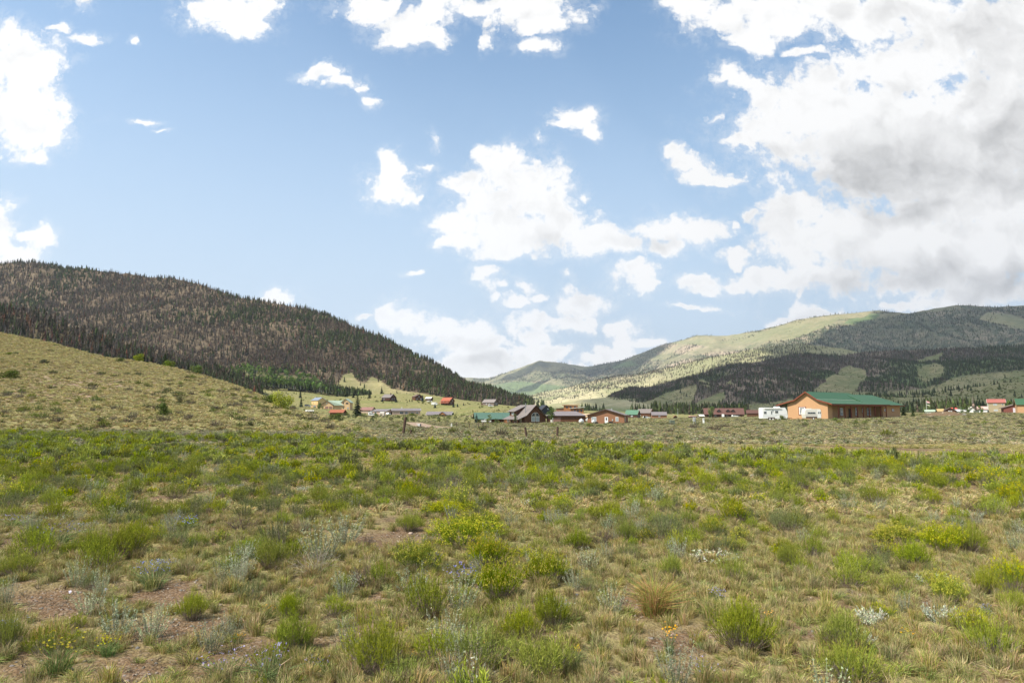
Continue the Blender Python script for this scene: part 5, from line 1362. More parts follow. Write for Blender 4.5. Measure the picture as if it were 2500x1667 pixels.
def wy(e, x, z, w, hh, y=1.9, trim=REDTRIM, gm=GLASSB, cols=1):
    o = MB().box(x - w/2 - .12, x + w/2 + .12, y - .05, y + .01, z - .12, z + hh + .12).obj('window_trim', trim, e)
    f = MB().box(x - w/2, x + w/2, y - .08, y - .03, z, z + hh).obj('window', WHITE, e)
    for c in range(cols):
        for r_ in (0, 1):
            cw = (w - .12 * (cols + 1)) / cols; x0 = x - w/2 + .12 + c * (cw + .12)
            MB().box(x0, x0 + cw, y - .10, y - .06, z + .1 + r_ * (hh - .1) / 2, z + (r_ + 1) * (hh - .1) / 2).obj('pane', gm, f)
for x_, w_, c_ in ((4.6, 1.2, 1), (9.8, 1.3, 1), (17.0, 1.3, 1), (23.2, 2.0, 2)): wy(h, x_, .75, w_, 1.75, cols=c_)
wy(h, 20.2, 1.4, .8, 1.0)
wy(h, 27.2, 1.75, .9, .55, y=-.15, gm=GLASS); wy(h, 31.5, 1.75, 1.1, .55, y=-.15, gm=GLASS)
MB().box(13.2, 14.3, 1.82, 1.9, .1, 2.35).obj('door', DARKTR, h)
o = MB().box(-.06, .01, 4.95, 6.75, .85, 2.75).obj('window_trim', REDTRIM, h)
o = MB().box(-.09, -.03, 5.12, 6.58, 1.0, 2.6).obj('window', WHITE, h)
for k_ in range(5): MB().box(-.11, -.07, 5.3, 6.4, 1.12 + k_ * .29, 1.12 + k_ * .29 + .19).obj('pane', GLASS, o)

# ---------------- camping trailers
def trailer(u, v, D, yaw, L, H, prof_, label, mats, wins, stripes, extra):
    e = root('camping_trailer', u, v, D, yaw, label, 'camping trailer')
    MB().prism(prof_, 0, 2.3, 'y').obj('body', mats, e, bevel=.07)
    for (x0, x1, z0, z1, m_) in stripes: MB().box(x0, x1, -.025, .02, z0, z1).obj('side_panel', m_, e)
    for (x, z, w, hh, n) in wins:
        f = MB().box(x, x + w, -.045, .02, z, z + hh).obj('window', UGREY, e)
        for i in range(n):
            cw = (w - .06 * (n + 1)) / n; MB().box(x + .06 + i * (cw + .06), x + .06 + i * (cw + .06) + cw, -.06, 0, z + .06, z + hh - .06).obj('pane', GLASS, f)
    extra(e); return e
def wheel(e, x, y, r=.34):
    t_ = MB().cyl((x, y, r), (x, y + .2, r), r, k=16).obj('wheel', RUBBER, e)
    MB().cyl((x, y - .02, r), (x, y + .1, r), r * .55, k=12).obj('rim', WHITE, t_)
def ex1(e):
    wheel(e, 1.75, -.02); wheel(e, 2.5, -.02)
    MB().box(1.35, 2.95, -.03, .05, .45, .75).obj('wheel_arch', DARKTR, e)
    MB().box(3.4, 4.6, .6, 1.7, 3.0, 3.28).obj('air_conditioner', WHITE, e, bevel=.06)
    MB().box(.3, 1.9, .5, 1.8, 2.98, 3.03).obj('roof_vent', UGREY, e)
    MB().box(3.5, 4.3, -.4, -.02, .18, .34).obj('entry_step', WHITE, e)
    MB().box(3.0, 5.0, -.06, -.02, .36, .42).obj('frame_rail', DARKTR, e)
    MB().cyl((6.6, 1.15, .55), (7.6, 1.15, .5), .06).obj('tow_bar', DARKTR, e)
    MB().box(.5, 4.6, -.16, -.01, 2.72, 2.84).obj('awning_roll', OFFW, e)
T1 = trailer(1862, 1027, 150, 2, 6, 3, [(0,.42),(5.9,.42),(6.15,.9),(6.0,2.2),(5.6,2.98),(.15,2.98),(0,2.85)], 'long white travel trailer with a roof air conditioner, left of the orange house', WHITE,
        [(.35, 1.55, .62, .6, 2), (2.05, 1.45, .28, .8, 1), (2.45, 2.0, .18, .6, 1), (3.05, 1.7, .75, .6, 2)], [(.1, 3.5, 1.12, 1.16, UGREY), (3.2, 5.8, 1.35, 1.4, UGREY)], ex1)
def ex2(e):
    wheel(e, 2.0, -.02, .3)
    MB().box(.9, 1.9, .6, 1.5, 2.62, 2.75).obj('roof_vent', OFFW, e)
    MB().box(3.1, 3.9, -.03, .02, .5, 2.3).obj('door', WHITE, e)
T2 = trailer(1967, 1027, 143, 0, 4.4, 2.6, [(.12,.35),(3.95,.35),(4.1,1.2),(4.0,2.45),(3.7,2.62),(.3,2.62),(0,2.3),(-.1,1.3)], 'short white camper trailer with a brown lower stripe in front of the orange gable wall', OFFW,
        [(.55, 1.45, 2.0, .42, 3), (3.2, 1.45, .3, .5, 1), (3.6, 1.45, .28, .5, 1)], [(.12, 2.95, .37, .78, DARKTR), (-.04, 4.05, 1.05, 1.09, REDTRIM)], ex2)

T1.scale = (.92,) * 3; T2.scale = (.82, .82, .86)
# ---------------- cars
def car(u, v, D, yaw, label, mat, kind='suv', L=4.6, name='parked_car', cat='car', group=None):
    e = root(name, u, v, D, yaw, label, cat, group)
    if kind == 'suv': pr = [(0,.35),(L,.35),(L,.85),(L*.97,1.0),(L*.76,1.08),(L*.66,1.68),(L*.1,1.72),(.02,1.1)]; cab = [(L*.74,1.1),(L*.655,1.6),(L*.12,1.63),(L*.05,1.12)]
    elif kind == 'truck': pr = [(0,.45),(L,.45),(L,.95),(L*.97,1.1),(L*.77,1.15),(L*.69,1.78),(L*.42,1.8),(L*.40,1.15),(0,1.15)]; cab = [(L*.75,1.17),(L*.685,1.7),(L*.44,1.72),(L*.43,1.17)]
    elif kind == 'van': pr = [(0,.4),(L,.4),(L,1.2),(L*.93,1.35),(L*.86,2.5),(0,2.6)]; cab = [(L*.92,1.4),(L*.86,2.05),(L*.72,2.05),(L*.72,1.4)]
    MB().prism(pr, 0, 1.8, 'y').obj('body', mat, e, bevel=.05)
    MB().prism(cab, -.02, 1.82, 'y').obj('windows', GLASS, e)
    for x in (L * .18, L * .8): wheel(e, x, -.03, .35); wheel(e, x, 1.63, .35)
    return e
CREAM = paint('cream_paint', (.68, .66, .60), .5, .05); SILVER = paint('silver_paint', (.40, .42, .45), .35, .05)

def simple(name, u, v, D, yaw, label, W, Dp, h, rise, axis, wall, roof, trim=None, wins=(), doors=(), cat='house', group=None, chim=None, over=.5, eave=.5):
    e = root(name, u, v, D, yaw, label, cat, group)
    gable(e, W, Dp, h, rise, axis, wall, roof, trim or DARKTR, over, eave=eave)
    for q in wins: window(e, q[0], W, Dp, *q[1:5], gm=(q[5] if len(q) > 5 else None))
    for q in doors: door(e, q[0], W, Dp, *q[1:6])
    if chim:
        x, y, z0, z1, r_, m_ = chim; MB().box(x - r_, x + r_, y - r_, y + r_, z0, z1).obj('chimney', m_, e)
    return e
# ---------------- the big log house
h = root('log_house', 1307, 1033.5, 296, 31, 'large brown log house with steep grey roof and paired arched windows', 'house')
GW = 10.8
MB().prism([(-GW/2, -1.2), (GW/2, -1.2), (GW/2, 2.6), (.0, 7.6), (-GW/2, 2.6)], 0, 12, 'y').obj('wall', LOG, h)
rr = MB()
rr.slab([(0, -.8, 7.9), (0, 12.8, 7.9), (GW/2 + .7, 12.8, 2.15), (GW/2 + .7, -.8, 2.15)], .18)
rr.slab([(0, -.8, 7.9), (0, 12.8, 7.9), (-GW/2 + .5, 12.8, 3.35), (-GW/2 + .5, -.8, 3.35)], .18)
rr.slab([(-GW/2 + .5, -.8, 3.37), (-GW/2 + .5, 12.8, 3.37), (-GW/2 - 3.6, 12.8, 1.75), (-GW/2 - 3.6, -.8, 1.75)], .15)
rr.obj('roof', GREYR, h)
for s, m_x, mz in ((1, GW/2 + .7, 2.15), (-1, -GW/2 + .5, 3.35)):
    MB().prism3([(0, -.9, 7.9), (m_x, -.9, mz), (m_x, -.9, mz - .32), (0, -.9, 7.58)], [(0, -.82, 7.9), (m_x, -.82, mz), (m_x, -.82, mz - .32), (0, -.82, 7.58)]).obj('fascia', DARKTR, h)
# shed dormer on the left slope, towards the back
MB().prism([(-1.2, 5.0), (-5.6, 2.6), (-5.6, 5.2), (-1.0, 7.0)], 6.9, 12.2, 'y').obj('dormer', LOG, h)
MB().slab([(-.5, 6.3, 7.65), (-.5, 12.9, 7.65), (-6.6, 12.9, 5.1), (-6.6, 6.3, 5.1)], .18).obj('dormer_roof', GREYR, h)
f_ = MB().box(-5.68, -5.6, 8.4, 10.4, 3.5, 4.8).obj('dormer_window', WHITE, h); MB().box(-5.72, -5.67, 8.6, 10.2, 3.65, 4.65).obj('pane', GLASSB, f_)
# arched window pair
def arch(e, x0, x1, z0, z1, side):
    """half arch: straight to z0..; rounded outer corner at the top"""
    w = x1 - x0; zz = z1 - w
    k = [i / 8 * pi / 2 for i in range(9)]
    if side < 0: out = [(x1, z0), (x1, z1)] + [(x1 - w * sin(t), zz + w * cos(t)) for t in k[1:]] + [(x0, z0)]
    else: out = [(x0, z0), (x1, z0)] + [(x0 + w * cos(t), zz + w * sin(t)) for t in k] 
    return out
for sd, a, b in ((-1, -2.05, -.15), (1, .15, 2.05)):
    o = MB().prism(arch(h, a, b, .7, 4.6, sd), -.08, .02, 'y').obj('arched_window', CREAM, h)
    MB().prism(arch(h, a + .17, b - .17, 2.95, 4.42, sd), -.12, -.04, 'y').obj('upper_pane', GLASS, o)
    MB().box(a + .17, b - .17, -.12, -.04, .88, 2.75).obj('lower_pane', GLASSB, o)
MB().cyl((-3.6, 2.2, 4), (-3.6, 2.2, 8.6), .15).obj('stove_pipe', STEEL, h)
for y_ in (.5, 4.0, 7.5, 11.0): MB().box(-GW/2 - 3.4, -GW/2 - 3.15, y_, y_ + .25, -1.2, 1.7).obj('porch_post', LOG, h)
MB().box(-GW/2 - 3.5, -GW/2, 0, 12, -1.2, -.1).obj('porch_floor', LOG, h)
window(h, 'l', GW, 12, 3.2, .6, 1.6, 1.3, gm=GLASSB); window(h, 'l', GW, 12, 6.5, .6, 1.2, 1.3)
simple('log_shed', 1254, 1031, 322, 0, 'orange wood lean-to joined to the left end of the log house', 9, 7, 2.6, 1.2, 'x', LOGO, TEALR, wins=[('f', -2.5, .6, 1.1, 1.2), ('f', .2, .3, 1.0, 1.8, GLASS), ('f', 2.6, .3, 1.0, 1.8)], cat='shed')
simple('teal_barn', 1207, 1031, 335, 8, 'low brown barn with bright teal green roof left of the log house', 17, 11, 2.2, 2.4, 'x', LOG, TEALR, wins=[('f', -3, .4, 1.4, 1.1), ('f', 1, .4, 1.4, 1.1)], cat='barn', over=1.2, eave=1.6)
e = root('log_garage', 1382, 1031, 298, -4, 'long brown garage with hipped grey-mauve roof right of the log house', 'garage')
MB().box(-8.4, 8.4, 0, 8, -1, 2.9).obj('wall', LOG, e); hiproof(e, -8.4, 8.4, 0, 8, 2.9, 1.9, PURPR, .8)
door(e, 'f', 16.8, 8, -4.6, -.4, 4.6, 2.6, paint('brown_door', (.20, .115, .09), .7, .08), 'garage_door')
# brown house with a white door
h = root('brown_cabin', 1479, 1035, 208, -16, 'square brown house with white front door and shallow grey roof', 'house')
gable(h, 11.2, 9.5, 2.55, 1.75, 'y', BRICK, GREYR, DARKTR, over=.5, eave=.4)
door(h, 'f', 11.2, 9.5, .2, 0, 1.0, 2.05, WHITE); MB().box(0, .4, -.09, -.05, 1.05, 1.85).obj('door_glass', GLASS, h)
window(h, 'f', 11.2, 9.5, -3.6, .65, 1.5, 1.4, gm=GLASSB, cross=True); window(h, 'f', 11.2, 9.5, 3.4, .75, .85, 1.3, gm=GLASSB)
window(h, 'r', 11.2, 9.5, 2.0, .65, 1.2, 1.4, gm=GLASSB); MB().box(1.9, 2.2, -.15, 0, .9, 1.4).obj('meter_box', UGREY, h)
for x, y in ((6.6, -.2), (7.0, 1.4)): MB().box(x, x + .18, y, y + .18, -.5, 2.8).obj('porch_post', DARKTR, h)
MB().cyl((1.2, 5, 4.0), (1.2, 5, 4.7), .12).obj('vent_pipe', UGREY, h)
# orange multi-level house on the rise
h = root('hillside_house', 1387, 1009, 450, -8, 'orange wooden two-level house with flat roofs up on the rise behind the garage', 'house')
MB().box(-3, 6, 2, 9, -2, 4.6).obj('upper_wall', LOGO, h); MB().slab([(-4, 1.2, 5.0), (7, 1.2, 5.3), (7, 10, 5.3), (-4, 10, 5.0)], .3).obj('roof', LOGO, h)
MB().box(2.5, 10, 0, 6, -2, 2.6).obj('lower_wall', LOGO, h); MB().slab([(1, -1.2, 2.75), (11, -1.2, 3.7), (11, 7, 3.7), (1, 7, 2.75)], .25).obj('porch_roof', OFFW, h)
MB().box(-8, -3, 3, 8, -2, 2.6).obj('side_wall', BRICK, h); MB().slab([(-8.5, 2.5, 2.9), (-3, 2.5, 2.9), (-3, 8.5, 2.9), (-8.5, 8.5, 2.9)], .2).obj('side_roof', BRNR, h)
for x in (-1.5, 1, 3.8): MB().box(x, x + 1.2, 1.93, 2.0, 2.9, 4.0).obj('window', GLASS, h)
for x in (4, 6, 8.2): MB().box(x, x + .9, -.07, 0, .4, 2.0).obj('window', GLASS, h)
simple('dark_cabin', 1334, 1012, 420, 20, 'small dark blue-black gabled cabin half hidden by the round cottonwood', 6, 7, 3.2, 2.6, 'y', BLACKT, BLACKT, wins=[('f', 1, 3.2, .8, .7, GLASSB)])
simple('tan_shed', 1438, 1028, 330, 0, 'small tan roofed shed left of the brown house', 6.5, 5, 2, 1.3, 'x', LOGO, paint('tan_roof', (.50, .36, .22), .7, .08), cat='shed')
# centre right group
simple('green_roof_cabin', 1541, 1021, 500, -28, 'dark log cabin with pale green roof right of the brown house', 9, 7, 2.7, 2.9, 'x', LOGD, paint('mid_green_roof', (.08, .17, .11), .5, .06), REDTRIM, wins=[('f', .5, .9, 1.5, 1.0, GLASSB), ('r', 2, .8, .8, 1.5), ('r', 4, .8, .8, 1.5)])
simple('grey_roof_cabin', 1571, 1017, 560, -30, 'brown log cabin with dark grey roof beside the pale green roof', 11, 9, 2.9, 3.1, 'x', LOG, paint('dark_grey_roof', (.17, .145, .135), .7, .1), REDTRIM, wins=[('f', -3, .8, 1.2, 1.0, GLASSB), ('r', 4, .8, 1, 1.2)])
simple('mauve_roof_shop', 1610, 1021, 520, -6, 'low orange-brown shop with mauve metal roof', 11, 8, 2.4, 2.2, 'x', BRICK, PURPR, wins=[('f', 0, .9, 1.4, .9, GLASSB)], over=.4, cat='shed')
car(1571, 1022, 480, 4, 'white car parked in front of the dark grey roofed cabin', WHITE)
# lodge
h = root('lodge', 1768, 1018, 600, -12, 'long dark brown lodge with reddish brown roof and three dormers', 'house')
gable(h, 33, 12, 3.6, 4.4, 'x', LOGD, paint('lodge_roof', (.11, .055, .045), .75, .12), DARKTR, over=.6, eave=1.4)
for x in (-4.2, 3.4, 7.6):
    MB().prism([(x - 1.4, 4.6), (x + 1.4, 4.6), (x + 1.4, 5.9), (x, 6.9), (x - 1.4, 5.9)], .6, 4, 'y').obj('dormer', LOGD, h)
    d_ = MB().slab([(x, .1, 7.2), (x, 4.5, 7.2), (x + 1.9, 4.5, 5.75), (x + 1.9, .1, 5.75)], .12).slab([(x, .1, 7.2), (x, 4.5, 7.2), (x - 1.9, 4.5, 5.75), (x - 1.9, .1, 5.75)], .12).obj('dormer_roof', BRNR, h)
    MB().box(x - .6, x + .6, .52, .6, 4.9, 5.9).obj('dormer_window', GLASS, h)
for x in (-12, -7.5, -2, 2.5, 8, 12): window(h, 'f', 33, 12, x, .9, 1.8, 1.3)
for x in (-15, -9, -3, 3, 9, 15): MB().box(x - .15, x + .15, -1.2, -.9, -.8, 3.1).obj('porch_post', LOG, h)
car(1768, 1019, 560, 70, 'white box van parked in front of the lodge', WHITE, 'van', 6)
car(1788, 1019, 560, 5, 'white sport utility car parked at the right end of the lodge', WHITE, L=5)
simple('log_annex', 1841, 1018, 520, -16, 'brown log outbuilding with dark red roof left of the white travel trailer', 9.5, 7, 2.8, 2.2, 'x', LOG, paint('annex_roof', (.10, .05, .04), .75, .12), over=.8, cat='cabin')
simple('white_gable_shed', 1714, 1018, 590, 10, 'small pale-roofed shed at the left end of the lodge', 4, 4, 1.2, 1.2, 'x', GREYW, OFFW, cat='shed')
e = root('covered_boat', 1682, 1018, 520, 4, 'red and white covered boat parked on the plain left of the lodge', 'boat')
MB().prism([(0, .5), (6.2, .6), (6.8, 1.3), (0, 1.3)], 0, 2, 'y').obj('hull', DARKTR, e, bevel=.05); MB().prism([(.2, 1.3), (6.6, 1.3), (5.2, 1.9), (1, 1.9)], .1, 1.9, 'y').obj('cover', paint('red_white_cover', (.55, .30, .26), .6, .3), e, bevel=.05)
# left group: cabins up the slope
def deck(e, x0, x1, y0, z, m_=LOGD):
    MB().box(x0, x1, y0, 0, z - .2, z).obj('deck', m_, e)
    for x in np.linspace(x0 + .1, x1 - .3, 4): MB().box(x, x + .2, y0 + .1, y0 + .3, -1.5, z - .2).obj('deck_post', m_, e)
e = simple('slope_cabin', 942, 977, 650, -34, 'dark red-brown cabin with grey roof, leftmost of the slope cabins', 11, 8, 3.4, 3.0, 'x', LOGD, GREYR, wins=[('f', -2.5, 1, 1.6, 1.1), ('r', 3, 1.2, 1.8, 1.2), ('r', 5.5, 1.2, .8, 1.2)], chim=(3.2, 3.0, 4, 7.6, .35, BRNR), cat='cabin'); deck(e, -5.5, 5.5, -2.2, 1.0)
simple('slope_cabin', 1023, 977, 680, 24, 'brown two-storey cabin with brown roof behind a tall spruce on the slope', 8, 11, 4.0, 2.0, 'y', LOG, BRNR, wins=[('f', -2, 1, 1.2, 1.2), ('f', 1.8, 1, 1.2, 1.2, GLASSB), ('f', 0, 3.3, 1.2, 1.0), ('r', 3, 1, 1.2, 1.2)], cat='cabin')
simple('slope_shed', 1045, 978, 690, -20, 'small grey-roofed white shed right of the brown slope cabin', 6, 5, 2.2, 1.4, 'x', LOGD, OFFW, cat='shed', wins=[('f', 0, .8, 1, .8)])
e = simple('red_roof_cabin', 1087, 987, 620, -30, 'log cabin with bright orange-red roof and red porch roof', 9.5, 7.5, 3.8, 2.9, 'x', LOG, REDO, REDTRIM, wins=[('f', -2, 2.3, 1.2, 1.1), ('f', 2, 2.3, 1.2, 1.1), ('r', 2.5, 1.2, 1, 1.2), ('r', 4.8, 3.4, 1, 1.2)], cat='cabin')
MB().slab([(-5.5, -2.6, 1.9), (5.0, -2.6, 1.9), (5.0, 0, 2.6), (-5.5, 0, 2.6)], .14).obj('porch_roof', REDO, e)
for x in (-5, -1.8, 1.4, 4.6): MB().box(x, x + .2, -2.4, -2.2, -1.2, 1.9).obj('porch_post', LOG, e)
e = simple('grey_cabin', 1192, 988, 640, -30, 'grey weathered cabin with long grey roof at the foot of the forest', 12.5, 7.5, 3.0, 2.7, 'x', GREYW, paint('mid_grey_roof', (.20, .175, .165), .7, .1), wins=[('f', -2, .9, .9, 1.0, GLASSB), ('f', 1, .9, .9, 1.0, GLASSB), ('r', 2, 1, 1, 1.2, GLASSB), ('r', 5, 1, 1, 1.2, GLASSB)], cat='cabin')
MB().box(-8.6, -6.2, 1, 5, -1, 2.2).obj('side_shed', LOGD, e)
car(1192, 990, 610, 6, 'white car parked below the grey cabin at the forest foot', WHITE)
car(1053, 988, 620, -5, 'white camper van parked left of the red-roofed cabin', WHITE, 'van', 5.5)
car(1042, 980, 660, 5, 'white pickup parked beside the small slope shed', WHITE, 'truck', 5)
# yellow houses
simple('yellow_house', 768, 988, 600, -38, 'pale yellow house with blue-grey roof behind the big tan house', 9, 8.5, 3.6, 2.4, 'x', paint('yellow_stucco', (.62, .44, .20), .9, .05), BLUER, WHITE, wins=[('l', 3, 1, 1, 1), ('f', -2, 1, 1, 1), ('f', 2, 1, .8, 1)])
h = root('tan_house', 820, 997, 530, 0, 'big tan house with pale green roofs and two brown garage doors', 'house')
ga = MB().prism([(-12, -1.5), (-2.2, -1.5), (-2.2, 3.4), (-6.6, 6.4), (-12, 3.0)], 0, 9, 'y').obj('garage_wall', TANW, h)
MB().slab([(-6.6, -.6, 6.65), (4, -.6, 6.65), (5, 4, 6.65), (-6.6, 9, 6.65)], .1).obj('ridge_cap', LGREENR, h) if False else None
MB().slab([(-6.7, -.7, 6.7), (-6.7, 9.5, 6.7), (-13, 9.5, 2.7), (-13, -.7, 2.7)], .2).slab([(-6.7, -.7, 6.7), (6, 5, 6.7), (6, -.4, 3.0), (-1.2, -.7, 3.0)], .2).obj('roof', LGREENR, h)
MB().prism3([(-6.7, -.78, 6.72), (-13, -.78, 2.72), (-13, -.78, 2.4), (-6.7, -.78, 6.4)], [(-6.7, -.7, 6.72), (-13, -.7, 2.72), (-13, -.7, 2.4), (-6.7, -.7, 6.4)]).prism3([(-6.7, -.78, 6.72), (-1.2, -.78, 3.02), (-1.2, -.78, 2.7), (-6.7, -.78, 6.4)], [(-6.7, -.7, 6.72), (-1.2, -.7, 3.02), (-1.2, -.7, 2.7), (-6.7, -.7, 6.4)]).obj('fascia', DARKTR, h)
MB().box(-2.2, 5, .8, 9, -1.5, 3.1).obj('wall', TANW, h)
MB().prism([(4.4, -1.5), (10.6, -1.5), (10.6, 5.4), (7.2, 7.9), (4.4, 5.9)], .2, 10, 'y').obj('tower_wall', TANW, h)
MB().slab([(7.2, -.4, 8.25), (7.2, 10.6, 8.25), (11.5, 10.6, 5.1), (11.5, -.4, 5.1)], .2).slab([(7.2, -.4, 8.25), (7.2, 10.6, 8.25), (2.0, 10.6, 5.6), (2.0, 3, 5.6), (4.2, -.4, 5.8)], .2).obj('tower_roof', LGREENR, h)
for x in (-8.3, -5.2): MB().box(x, x + 2.4, -.06, .02, -.2, 2.2).obj('garage_door', paint('garage_brown', (.24, .14, .11), .7, .06), h)
for x, z, w, m_ in ((-7.6, 4.0, .8, OFFW), (5.2, 4.2, .8, GLASS), (7.5, 4.0, 2.0, GLASS), (5.2, .6, .9, GLASS), (8.6, .3, 1.2, GLASSB)): MB().box(x, x + w, .1 if x > 0 else -.06, .22 if x > 0 else .02, z, z + 1.1).obj('window', m_, h)
e = root('garden_arch_wall', 768, 997, 535, 0, 'low tan garden wall with an arched opening left of the tan house', 'wall'); MB().prism([(-3, -1), (-1.1, -1), (-1.1, 1.2), (-.8, 1.9), (0, 2.2), (.8, 1.9), (1.1, 1.2), (1.1, -1), (2.2, -1), (2.2, 2.4), (1, 3.2), (-.6, 2.8), (-3, 1.6)], 0, .4, 'y').obj('arch', TANW, e)
car(743, 989, 560, 3, 'dark grey car parked left of the yellow house', paint('dark_car', (.10, .11, .13), .3, .05)); car(756, 990, 552, 3, 'white pickup parked below the yellow house', SILVER, 'truck')
simple('cream_shed', 755, 1009, 400, 10, 'low cream shed on the slope below the yellow house', 4.6, 3.6, 1.8, .5, 'x', OFFW, OFFW, cat='shed', over=.1, eave=.1)
e = simple('red_roof_shed', 821, 1013, 400, -12, 'small brown shed with rust red roof and orange end wall', 8, 4, 2.1, 1.3, 'x', LOG, paint('rust_roof', (.26, .085, .045), .6, .1), wins=[], cat='shed', over=.7, eave=.6)
MB().box(-4.08, -4.0, .3, 3.7, -.3, 1.9).obj('end_boards', WOODO, e)
simple('small_brown_house', 893, 1003, 500, -15, 'low red-brown house partly behind the big dark spruce', 9, 7, 2.2, 2.0, 'x', PINKW, paint('rb_roof', (.22, .12, .10), .7, .1))
# mobile homes
h = simple('mobile_home', 926, 1012, 470, -32, 'pinkish mobile home with white framed windows, left one of two', 12, 8, 2.7, 1.3, 'x', PINKW, PURPR, WHITE, wins=[('f', -3.5, .8, 1.9, 1.3), ('f', 2, .8, 1.2, 1.2)], doors=[('f', 4.6, 0, 1, 2, WHITE)])
h = simple('mobile_home', 992, 1011, 470, 10, 'long pinkish mobile home with bay window and white roof vent, right one of two', 19, 8.5, 2.8, 1.5, 'x', PINKW, PURPR, WHITE, wins=[('f', -3.2, .6, 2.4, 1.5), ('f', 0, .6, 1.8, 1.5), ('f', 4, .8, 2, 1), ('f', 7.4, .8, 1.4, 1)], chim=(-3, 4, 4, 5.2, .25, WHITE))
simple('white_shed', 932, 1020, 430, -10, 'tiny white shed in front of the left mobile home', 2.8, 2.4, 1.9, .4, 'x', paint('shed_pinkwhite', (.58, .50, .45), .7, .05), OFFW, cat='shed', over=.1, eave=.1)
simple('white_shed', 903, 1012, 465, 0, 'white garden shed at the left end of the mobile home', 2.4, 2.4, 2.2, .5, 'y', WHITE, UGREY, cat='shed', wins=[('f', 0, .3, .9, 1.5)], over=.1, eave=.1)
car(900, 1020, 430, 3, 'white car parked in the grass in front of the mobile home', WHITE)
car(949, 1012, 455, 80, 'white covered car between the two mobile homes', WHITE)
h = simple('mauve_roof_house', 1071, 1018, 540, -8, 'long low house with mauve roof and small wooden entrance gable', 19, 8, 1.9, 2.0, 'x', paint('greygreen_wall', (.28, .27, .22), .8, .08), PURPR, WHITE, wins=[('f', -4, .5, 1.8, 1.1), ('f', -7.4, .5, 1.2, 1.1), ('f', 7.3, .4, 1.4, 1.1)], over=1.0, eave=1.2)
MB().prism([(.8, 1.6), (6, 1.6), (3.4, 3.5)], -2.2, 2, 'y').obj('entrance_gable', LOGO, h)
MB().slab([(3.4, -2.6, 3.8), (3.4, 3, 3.8), (6.6, 3, 1.6), (6.6, -2.6, 1.6)], .15).slab([(3.4, -2.6, 3.8), (3.4, 3, 3.8), (.2, 3, 1.6), (.2, -2.6, 1.6)], .15).obj('gable_roof', PURPR, h)
for x in (1.2, 5.4): MB().box(x, x + .25, -2.1, -1.9, -1, 1.6).obj('porch_post', LOGO, h)
car(1172, 1032, 320, 3, 'white pickup truck beside the teal roofed barn', WHITE, 'truck', 5.2)
car(1424, 1028, 310, 3, 'white truck parked left of the tan shed', WHITE, 'truck', 4.6)
# right edge group
h = simple('three_level_house', 2434, 1007, 400, -33, 'tall narrow tan house with bright red roof near the right edge', 8.2, 7, 6.0, 1.9, 'x', paint('olive_tan_wall', (.33, .27, .17), .8, .06), paint('bright_red_roof', (.30, .10, .08), .5, .06), WHITE, wins=[('f', -.6, 4.3, 1.8, 1.0, GLASSB), ('f', 3.0, 4.4, .9, .8), ('f', -.4, 1.0, 1.9, .9, GLASSB), ('f', 3.1, 1.1, .9, .7)])
MB().box(-4.12, -4.0, -.1, 7, -.5, 5.9).obj('white_side', WHITE, h)
h = root('brown_barn', 2474, 1008, 300, -28, 'dark red-brown barn with lean-to roof and a white garage door near the right edge', 'barn')
MB().prism([(-3.4, -.8), (3.6, -.8), (3.6, 4.4), (-3.4, 2.3)], 0, 7, 'y').obj('wall', paint('barn_red', (.17, .06, .045), .8, .1), h); MB().slab([(-4.2, -.5, 2.3), (4.0, -.5, 4.85), (4.0, 7.5, 4.85), (-4.2, 7.5, 2.3)], .2).obj('roof', GREYW, h)
door(h, 'f', 7, 7, 1.3, -.2, 2.7, 2.4, paint('door_lilac', (.52, .47, .50), .6, .04), 'garage_door')
simple('edge_house', 2507, 1008, 255, -30, 'orange house with green roof cut off by the right edge', 5.5, 6, 3.4, 1.9, 'x', ORANGE, GREENR, REDTRIM, over=.5)
simple('dark_cabin', 2320, 1007, 430, -28, 'small dark brown gabled cabin with paired windows behind the dirt mound', 6.2, 6, 1.7, 1.6, 'y', LOGD, BRNR, wins=[('f', -.6, .8, .8, .8, GLASSB), ('f', .6, .8, .8, .8, GLASSB)], cat='cabin')
simple('pale_green_hut', 2271, 1008, 440, -28, 'low hut with pale green roof beside the flagpole', 5.2, 4, 1.3, .9, 'x', OFFW, LGREENR, cat='shed')
simple('white_hall', 2341, 1008, 430, -30, 'low long white-roofed building behind the dirt mound', 9, 6, 1.2, .9, 'x', OFFW, WHITE, cat='building')
simple('white_gable_shed', 2374, 1008, 420, -18, 'small white gabled shed between trees at the right', 3.2, 4, 2.0, 1.6, 'y', WHITE, OFFW, cat='shed')
simple('grey_white_house', 2406, 1008, 450, -32, 'white house with pale pink roof left of the tall red-roofed house', 8, 6, 2.6, 1.6, 'x', paint('whitegrey', (.55, .55, .56), .7, .05), paint('pinkish_roof', (.50, .33, .29), .6, .08), wins=[('f', -1.6, 1, 1.2, 1), ('f', 1.6, 1, 1.2, 1)])
simple('yellow_hut', 2296, 1008, 450, -28, 'small bright yellow hut right of the flagpole', 3.2, 3, 1.6, 1.2, 'x', paint('yellow_hut_wall', (.50, .33, .11), .7, .05), paint('yellow_hut_roof', (.36, .26, .12), .7, .05), cat='shed')
simple('red_tin_shed', 2331, 1006, 520, 0, 'bright red shed showing over the white hall roof', 3.4, 3, 3.0, .6, 'x', paint('bright_red', (.60, .09, .06), .5, .05), paint('bright_red', (.60, .09, .06)), cat='shed')
